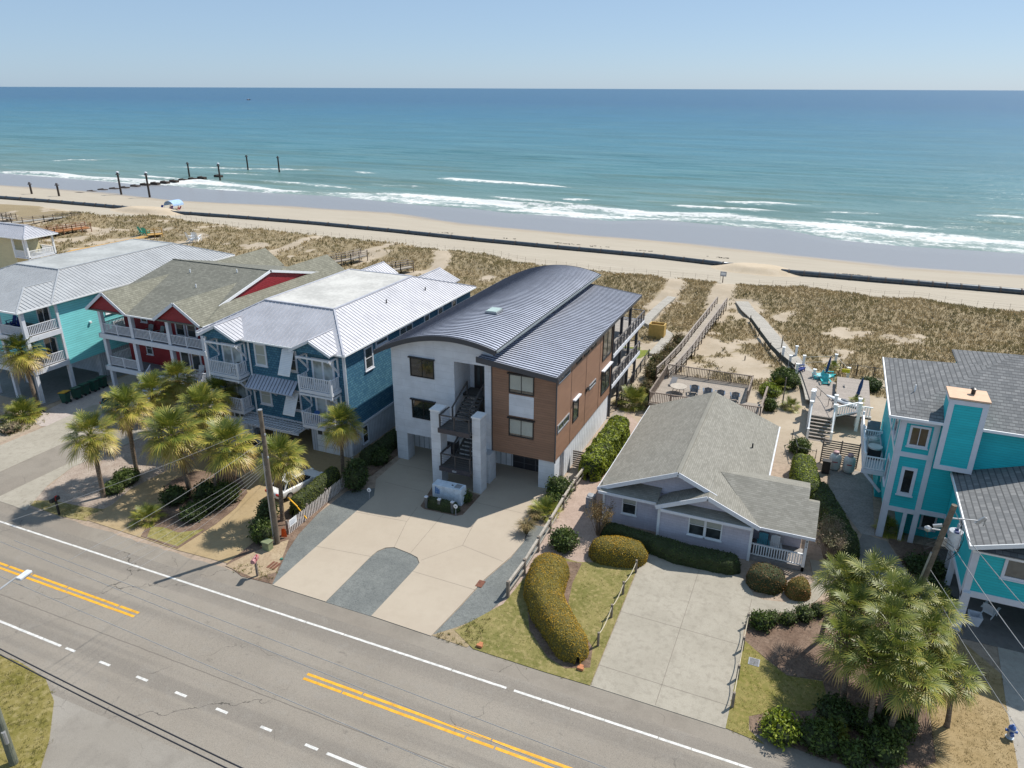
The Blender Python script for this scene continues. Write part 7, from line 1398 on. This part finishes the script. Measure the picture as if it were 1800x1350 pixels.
adir('left white chair standing alone in the dunes',(*at(337,423,.6),.4),R(160),TRIMW,None,2.0); adir('right white chair standing alone in the dunes',(*at(346,422,.6),.4),R(200),TRIMW,None,2.0)
adir('green chair at the end of the yellow boardwalk',(*at(250,408,.9),.6),R(170),plain('green_chair',(.05,.38,.28),.6),None,1.6); adir('second green chair at the end of the yellow boardwalk, nearer the rails',(*at(257,410,.9),.6),R(190),bpy.data.materials['green_chair'],None,1.6)
# dune access sign
x_,y_=at(1270,497,0); T_=thing('beach_sign','small grey notice board on a post at the dune edge above the boardwalk end','sign',(x_,y_,0)); b=MB(); b.box(x_-.07,x_+.07,y_-.05,y_+.05,-.3,1.6); b.build('post',DPOST,T_); b=MB(); b.box(x_-.5,x_+.5,y_-.09,y_-.051,1.1,1.9); s=b.build('board',plain('sign_grey',(.35,.36,.4),.6),T_); b=MB(); b.box(x_-.38,x_+.38,y_-.1,y_-.091,1.35,1.75); b.build('notice',TRIMW,s)
# pipeline on the beach
PIPE=plain('black_pipe',(.07,.085,.10),.35,.3,var=.3,vs=1.5); PIPEF=plain('pipe_flange',(.09,.07,.06),.6)
def pipeline(label,pts,r=.5):
    P_=[Vector((*at(px,py,-.7),0)) for px,py in pts]; 
    for v in P_: v.z=hz(v.x,v.y)+r*.72
    T_=thing('pipeline',label,'pipe',(P_[0].x,P_[0].y,0)); b=MB(); b.tube(P_,r,14); b.build('pipe',PIPE,T_,smooth=True)
    L=0; 
    for p,q in zip(P_,P_[1:]):
        m=max(1,int((q-p).length/12)); 
        for j in range(m): a=p.lerp(q,(j+.5)/m); d=(q-p).normalized(); b=MB(); b.tube([a-d*.12,a+d*.12],r*1.16,14); b.build('flange',PIPEF,T_)
def lin(pts,k=4):
    o=[]
    for a,c in zip(pts,pts[1:]): o+=[(a[0]+(c[0]-a[0])*i/k,a[1]+(c[1]-a[1])*i/k) for i in range(k)]
    return o+[pts[-1]]
pipeline('left length of black pipeline lying along the beach, ending in sand',lin([(-80,346),(0,351),(100,359),(180,366),(238,371)]),.5)
pipeline('long middle length of black pipeline along the beach between two sand ramps',lin([(286,377),(420,386),(560,397),(700,411),(850,427),(1000,441),(1150,455),(1288,472)]),.45)
pipeline('right length of black pipeline along the beach beyond the sand ramp',lin([(1372,484),(1480,493),(1600,503),(1700,511),(1850,524)]),.5)
b=MB(); 
def mound(label,c,rx,ry,h,nm='sand_ramp'):
    x0,y0=c; V=[];F=[]; n=22
    for j in range(n+1):
        for i in range(n+1):
            u,v=-1+2*i/n,-1+2*j/n; r=math.hypot(u,v); k=ss(1.,.35,r); x=x0+u*rx; y=y0+v*ry; V.append((x,y,hz(x,y)-.05+h*k+.08*nz(x,y,.8)*k))
    for j in range(n):
        for i in range(n): F.append((j*(n+1)+i,j*(n+1)+i+1,(j+1)*(n+1)+i+1,(j+1)*(n+1)+i))
    me=MB(); me.add(V,F); o=me.build(nm,GRDS,smooth=True); return tag(o,kind='structure')
GRDS=grit('ramp_sand',(.50,.41,.30),(.54,.45,.34),(.42,.34,.24),.5,8,.95,.4,c4=(.4,.32,.22))
mound('',at(1331,476,-.5),9,4.5,1.0); mound('',at(262,373,-.5),14,5,1.2)
# debris line
for i in range(14):
    px=random.choice([random.uniform(700,1290),random.uniform(1430,1520)]); x_,y_=at(px,(430 if px<1300 else 480)+ (px-1000)*.09 if px<1300 else 487+random.uniform(-6,3),-.7)
    b=MB(); 
    for k in range(8): a=random.uniform(0,3); s_=random.uniform(.2,.8); dx,dy=random.uniform(-2,2),random.uniform(-.4,.4); z=hz(x_+dx,y_+dy)+.04; b.beam((x_+dx,y_+dy,z),(x_+dx+s_*math.cos(a),y_+dy+s_*math.sin(a)*.4,z),.1,.07)
    o=b.build('seaweed',plain('dark_seaweed',(.05,.04,.03),.9) if 'dark_seaweed' not in bpy.data.materials else bpy.data.materials['dark_seaweed']); tag(o,'clump of dark seaweed washed up beside the beach pipeline','seaweed','seaweed clumps on the beach')
# pier posts in the surf
for i,(px,py,tp,lb) in enumerate([(57,345,325,'leftmost short pier post on the dry sand'),(105,349,327,'second short pier post on the dry sand'),(214,345,308,'left tall pier post standing in the wet sand'),(264,350,309,'right tall pier post standing in the wet sand'),(333,310,289,'left pier post at the far end of the pile row in the surf'),(387,316,292,'right pier post at the far end of the pile row in the surf'),(436,298,276,'left one of the two outermost pier posts in the sea'),(491,302,278,'right one of the two outermost pier posts in the sea')]):
    zb=-1.3; x_,y_=at(px,py,zb); 
    for h in np.arange(1,12,.1):
        u=at(px,tp,zb+h)
        if u[1]<=y_: break
    T_=thing('pier_post',lb,'post',(x_,y_,0),'old pier posts on the shore'); b=MB(); b.cyl(x_,y_,zb-1.5,zb+h,.32,.28,10); b.build('pile',plain('pile_dark',(.045,.032,.025),.9) if 'pile_dark' not in bpy.data.materials else bpy.data.materials['pile_dark'],T_)
    b=MB(); b.box(x_-.5,x_+.5,y_-.35,y_+.35,zb+h,zb+h+.25); b.box(x_-.3,x_+.2,y_-.2,y_+.2,zb+h+.25,zb+h+.7); b.build('cap',plain('pile_cap',(.09,.08,.08),.8) if 'pile_cap' not in bpy.data.materials else bpy.data.materials['pile_cap'],T_)
    if i in(2,3,5): b=MB(); b.lathe(x_,y_,[(.5,zb+h+.7),(.4,zb+h+.95),(.1,zb+h+1.05)],8); b.build('bird_nest',TRIM,T_)
for i,(px,py) in enumerate([(117,343),(140,341),(162,338),(181,335),(201,333),(219,331),(238,328),(255,325),(273,323),(290,321),(306,319),(322,317),(339,315),(355,313),(384,310)]):
    x_,y_=at(px,py,-1.2); T_=MB(); T_.box(x_-1.6,x_+1.6,y_-.8,y_+.8,-1.9,-.75 if i>0 else -1.05); T_.box(x_-1.2,x_-.6,y_-.9,y_+.9,-.76,-.6) if i>1 else None; tag(T_.build('groyne_stump',bpy.data.materials['pile_dark'],bevel=.08),'low dark block in the stepping row of old pier stumps crossing the surf','stump','row of dark stumps crossing the surf')
# cabana
x_,y_=at(307,368,-.7); z0=hz(x_,y_); T_=thing('beach_canopy','pale blue arched beach canopy on the sand left of the pipeline','beach tent',(x_,y_,z0)); b=MB(); n=10
pts=[(x_+1.7*math.cos(PI*i/n),1.0+1.3*math.sin(PI*i/n)) for i in range(n+1)]
for (ax,az_),(bx2,bz2) in zip(pts,pts[1:]): b.slab([(ax,y_-1.8,z0+az_),(bx2,y_-1.8,z0+bz2),(bx2,y_+1.8,z0+bz2),(ax,y_+1.8,z0+az_)],.05)
b.build('canopy',plain('pale_blue_canvas',(.35,.5,.72),.8),T_)
for s in(-1.7,1.7):
    for d_ in(-1.7,1.7): b=MB(); b.beam((x_+s,y_+d_,z0),(x_+s,y_+d_,z0+1.2),.06,.06); b.build('pole',TRIMW,T_)
def beachchair(label,x,y,mat,rz=0):
    z=hz(x,y); T_=thing('beach_chair',label,'chair',(0,0,0)); b=MB(); b.slab([(-.35,-.4,.4),(.35,-.4,.4),(.35,.3,.28),(-.35,.3,.28)],.05); b.build('seat',mat,T_); b=MB(); b.slab([(-.35,.3,.3),(.35,.3,.3),(.35,.75,1.05),(-.35,.75,1.05)],.05); b.build('backrest',mat,T_)
    for s in(-1,1): b=MB(); b.beam((s*.35,-.35,0),(s*.35,.5,.5),.04,.04); b.build('leg',STEEL,T_)
    T_.location=(x,y,z); T_.rotation_euler=(0,0,rz); return T_
beachchair('dark blue low chair under the left of the beach canopy',x_-2.2,y_-2.4,NAVY,.2); beachchair('red low chair right of the beach canopy',x_+3.6,y_-2.,plain('red_canvas',(.4,.03,.04),.8),-.3); beachchair('purple low chair in the middle before the beach canopy',x_+1.2,y_-2.4,plain('purple_canvas',(.12,.03,.2),.8),.1)
# seated person
def person(label,x,y,z,rz,shirt,short):
    me=bpy.data.meshes.new('person'); J=[(0,0,.42),(0,.02,.62),(0,.06,.88),(0,.05,1.0),(0,.03,1.12),(0,.02,1.24),(.1,-.02,.42),(.12,-.42,.48),(.12,-.55,.08),(.12,-.7,.05),(-.1,-.02,.42),(-.12,-.42,.48),(-.12,-.55,.08),(-.12,-.7,.05),(.2,.05,.86),(.27,-.08,.64),(.2,-.3,.58),(-.2,.05,.86),(-.27,-.08,.64),(-.2,-.3,.58)]
    E=[(0,1),(1,2),(2,3),(3,4),(4,5),(0,6),(6,7),(7,8),(8,9),(0,10),(10,11),(11,12),(12,13),(2,14),(14,15),(15,16),(2,17),(17,18),(18,19)]
    me.from_pydata(J,E,[]); o=bpy.data.objects.new('person',me); COL.objects.link(o); m=o.modifiers.new('s','SKIN'); rad=[.15,.14,.15,.06,.09,.09,.09,.075,.05,.04,.09,.075,.05,.04,.06,.045,.035,.06,.045,.035]
    for v,r_ in zip(me.skin_vertices[0].data,rad): v.radius=(r_,r_)
    me.skin_vertices[0].data[0].use_root=True; s=o.modifiers.new('b','SUBSURF'); s.levels=s.render_levels=1; me.materials.append(plain('skin_'+shirt[0],(.42,.24,.16),.6)); o.location=(x,y,z); o.rotation_euler=(0,0,rz); tag(o,label,'person')
    b=MB(); b.lathe(0,.05,[(.17,.46),(.175,.62),(.19,.85),(.1,.97)],12); c_=b.build('shirt',plain('shirt_'+shirt[0],shirt[1],.8),None); c_.parent=o; b=MB(); b.tube([(0,.03,1.19),(0,.05,1.3),(0,.06,1.36)],[.1,.105,.04],10); h_=b.build('hair',plain('hair_'+shirt[0],(.05,.03,.02),.8),None); h_.parent=o
person('seated person in a red shirt on the low chair right of the beach canopy',x_+3.6,y_-2.,hz(x_+3.6,y_-2.),-.3,('red',(.45,.05,.05)),None)
person('seated person in a dark shirt on the chair before the beach canopy',x_+1.2,y_-2.4,hz(x_+1.2,y_-2.4),.1,('dark',(.05,.04,.12)),None)
# sand fence of thin stakes along the dune edge
F=thing('sand_fence','long line of thin stakes and wire along the seaward edge of the dunes','fence',(-40,122,0)); xs_=[x for x in np.arange(-150,42,2.1)]; pr_=None; b=MB()
k=0
for x_ in xs_:
    y_=float(dune_y(x_))+2.2+.4*nz(x_,0,.3); z_=hz(x_,y_)
    if abs(x_+13)<2.2: pr_=None; continue
    if k<98: q=MB(); q.beam((x_,y_,z_-.2),(x_+random.uniform(-.05,.05),y_,z_+.95),.03,.03); q.build('stake',DPOST,F); k+=1
    if pr_: b.beam((*pr_[:2],pr_[2]+.8),(x_,y_,z_+.8),.008,.008); b.beam((*pr_[:2],pr_[2]+.5),(x_,y_,z_+.5),.012,.012)
    pr_=(x_,y_,z_)
b.build('wire',DPOST,F)
# boat far out
x_,y_=at(437,176,-1.5); T_=thing('fishing_boat','tiny reddish boat far out near the horizon','boat',(x_,y_,-1.5)); b=MB(); b.prism([(-5,0),(4,0),(6,2),(-5.5,1.6)],-1.5,1.5,'y'); h_=b.build('hull',plain('boat_hull',(.25,.08,.05),.6),None); h_.parent=T_; b=MB(); b.box(-3,0,-1.,1.,1.6,3.2); c_=b.build('cabin',TRIMW,None); c_.parent=T_
# ================================================================ one mesh per separate piece for parts that stand apart
def split_pieces(o,gap=.03):
    me=o.data; n=len(me.vertices); par=list(range(n))
    def fd(a):
        while par[a]!=a: par[a]=par[par[a]]; a=par[a]
        return a
    for e in me.edges: a,b_=fd(e.vertices[0]),fd(e.vertices[1]); par[a]=b_
    isl={}
    for i in range(n): isl.setdefault(fd(i),[]).append(i)
    if len(isl)<2 or len(isl)>500: return
    L=list(isl.values()); bb=[]
    for g in L: c=np.array([me.vertices[i].co for i in g]); bb.append((c.min(0)-gap/2,c.max(0)+gap/2))
    p2=list(range(len(L)))
    def f2(a):
        while p2[a]!=a: p2[a]=p2[p2[a]]; a=p2[a]
        return a
    for i in range(len(L)):
        for j in range(i): 
            if (bb[i][0]<=bb[j][1]).all() and (bb[j][0]<=bb[i][1]).all(): p2[f2(i)]=f2(j)
    cl={}
    for i in range(len(L)): cl.setdefault(f2(i),[]).extend(L[i])
    if len(cl)<2 or len(cl)>(60 if o.name.startswith('post') else 12): return
    grp={}
    for k,(r_,vs) in enumerate(cl.items()):
        for v in vs: grp[v]=k
    fl=[[] for _ in cl]
    for p in me.polygons: fl[grp[p.vertices[0]]].append(tuple(p.vertices))
    base=o.name.split('.')[0]
    for k,faces in enumerate(fl):
        ids=sorted({i for f in faces for i in f}); mp={v:i for i,v in enumerate(ids)}
        m=bpy.data.meshes.new(base); m.from_pydata([me.vertices[i].co[:] for i in ids],[],[tuple(mp[i] for i in f) for f in faces])
        for mt in me.materials: m.materials.append(mt)
        if k==0: o.data=m
        else: q=o.copy(); q.data=m; COL.objects.link(q)
for o in list(COL.objects):
    if o.type=='MESH' and o.parent and not o.children and len(o.data.vertices)<6000 and o.name.split('.')[0] in ('rake_board','stair_railing','porch_railing','downspout','post','gutter','brace','fascia','panel','pent_roof','skirting','rope','bracket','wall_light','corner_trim','railing','balcony_railing','ground_storey_wall','rail','floor','edge_board','deck_railing','gutter','ridge_cap','balcony','skirt_roof','porch_beam','porch_floor','deck','batten_wall','door_glass','rail_posts'): split_pieces(o)
# ================================================================ camera, light, render
cam=bpy.data.cameras.new('camera'); co=bpy.data.objects.new('camera',cam); COL.objects.link(co)
cam.sensor_width=36; cam.lens=CF/1800*36; cam.clip_end=120000; cam.clip_start=.5
f=Vector((-math.sin(YAW)*math.cos(PITCH),math.cos(YAW)*math.cos(PITCH),-math.sin(PITCH)))
q=f.to_track_quat('-Z','Y'); co.rotation_euler=(q.to_matrix()@Matrix.Rotation(ROLL,3,'Z')).to_euler(); co.location=(0,0,CH)
SC.camera=co
SUN=Vector((.42,.65,1.)).normalized(); el=math.asin(SUN.z); az=math.atan2(SUN.x,SUN.y)
w=bpy.data.worlds.new('World'); SC.world=w; w.use_nodes=True; nt=w.node_tree; sk=nt.nodes.new('ShaderNodeTexSky'); sk.sky_type='NISHITA'; sk.sun_disc=False
sk.sun_elevation=el; sk.sun_rotation=az; sk.air_density=SKY[1]; sk.dust_density=SKY[2]; sk.ozone_density=SKY[3]
bg=nt.nodes['Background']; bg.inputs[1].default_value=SKY[0]; hz_=nt.nodes.new('ShaderNodeMix'); hz_.data_type='RGBA'; hz_.inputs[0].default_value=.62; nt.links.new(sk.outputs[0],hz_.inputs[6]); hz_.inputs[7].default_value=(.235/SKY[0],.335/SKY[0],.455/SKY[0],1)
nt.links.new(hz_.outputs[2],bg.inputs[0])
l=bpy.data.lights.new('sun','SUN'); l.energy=SUNE; l.angle=R(.5); l.color=(1,.95,.87); lo=bpy.data.objects.new('sun',l); COL.objects.link(lo)
lo.rotation_euler=(-SUN).to_track_quat('-Z','Y').to_euler(); lo.location=(20,30,60)
vs_=SC.view_settings; vs_.view_transform='Standard'; vs_.look='None'; vs_.exposure=EXPO; vs_.gamma=1
SC.render.engine='CYCLES'
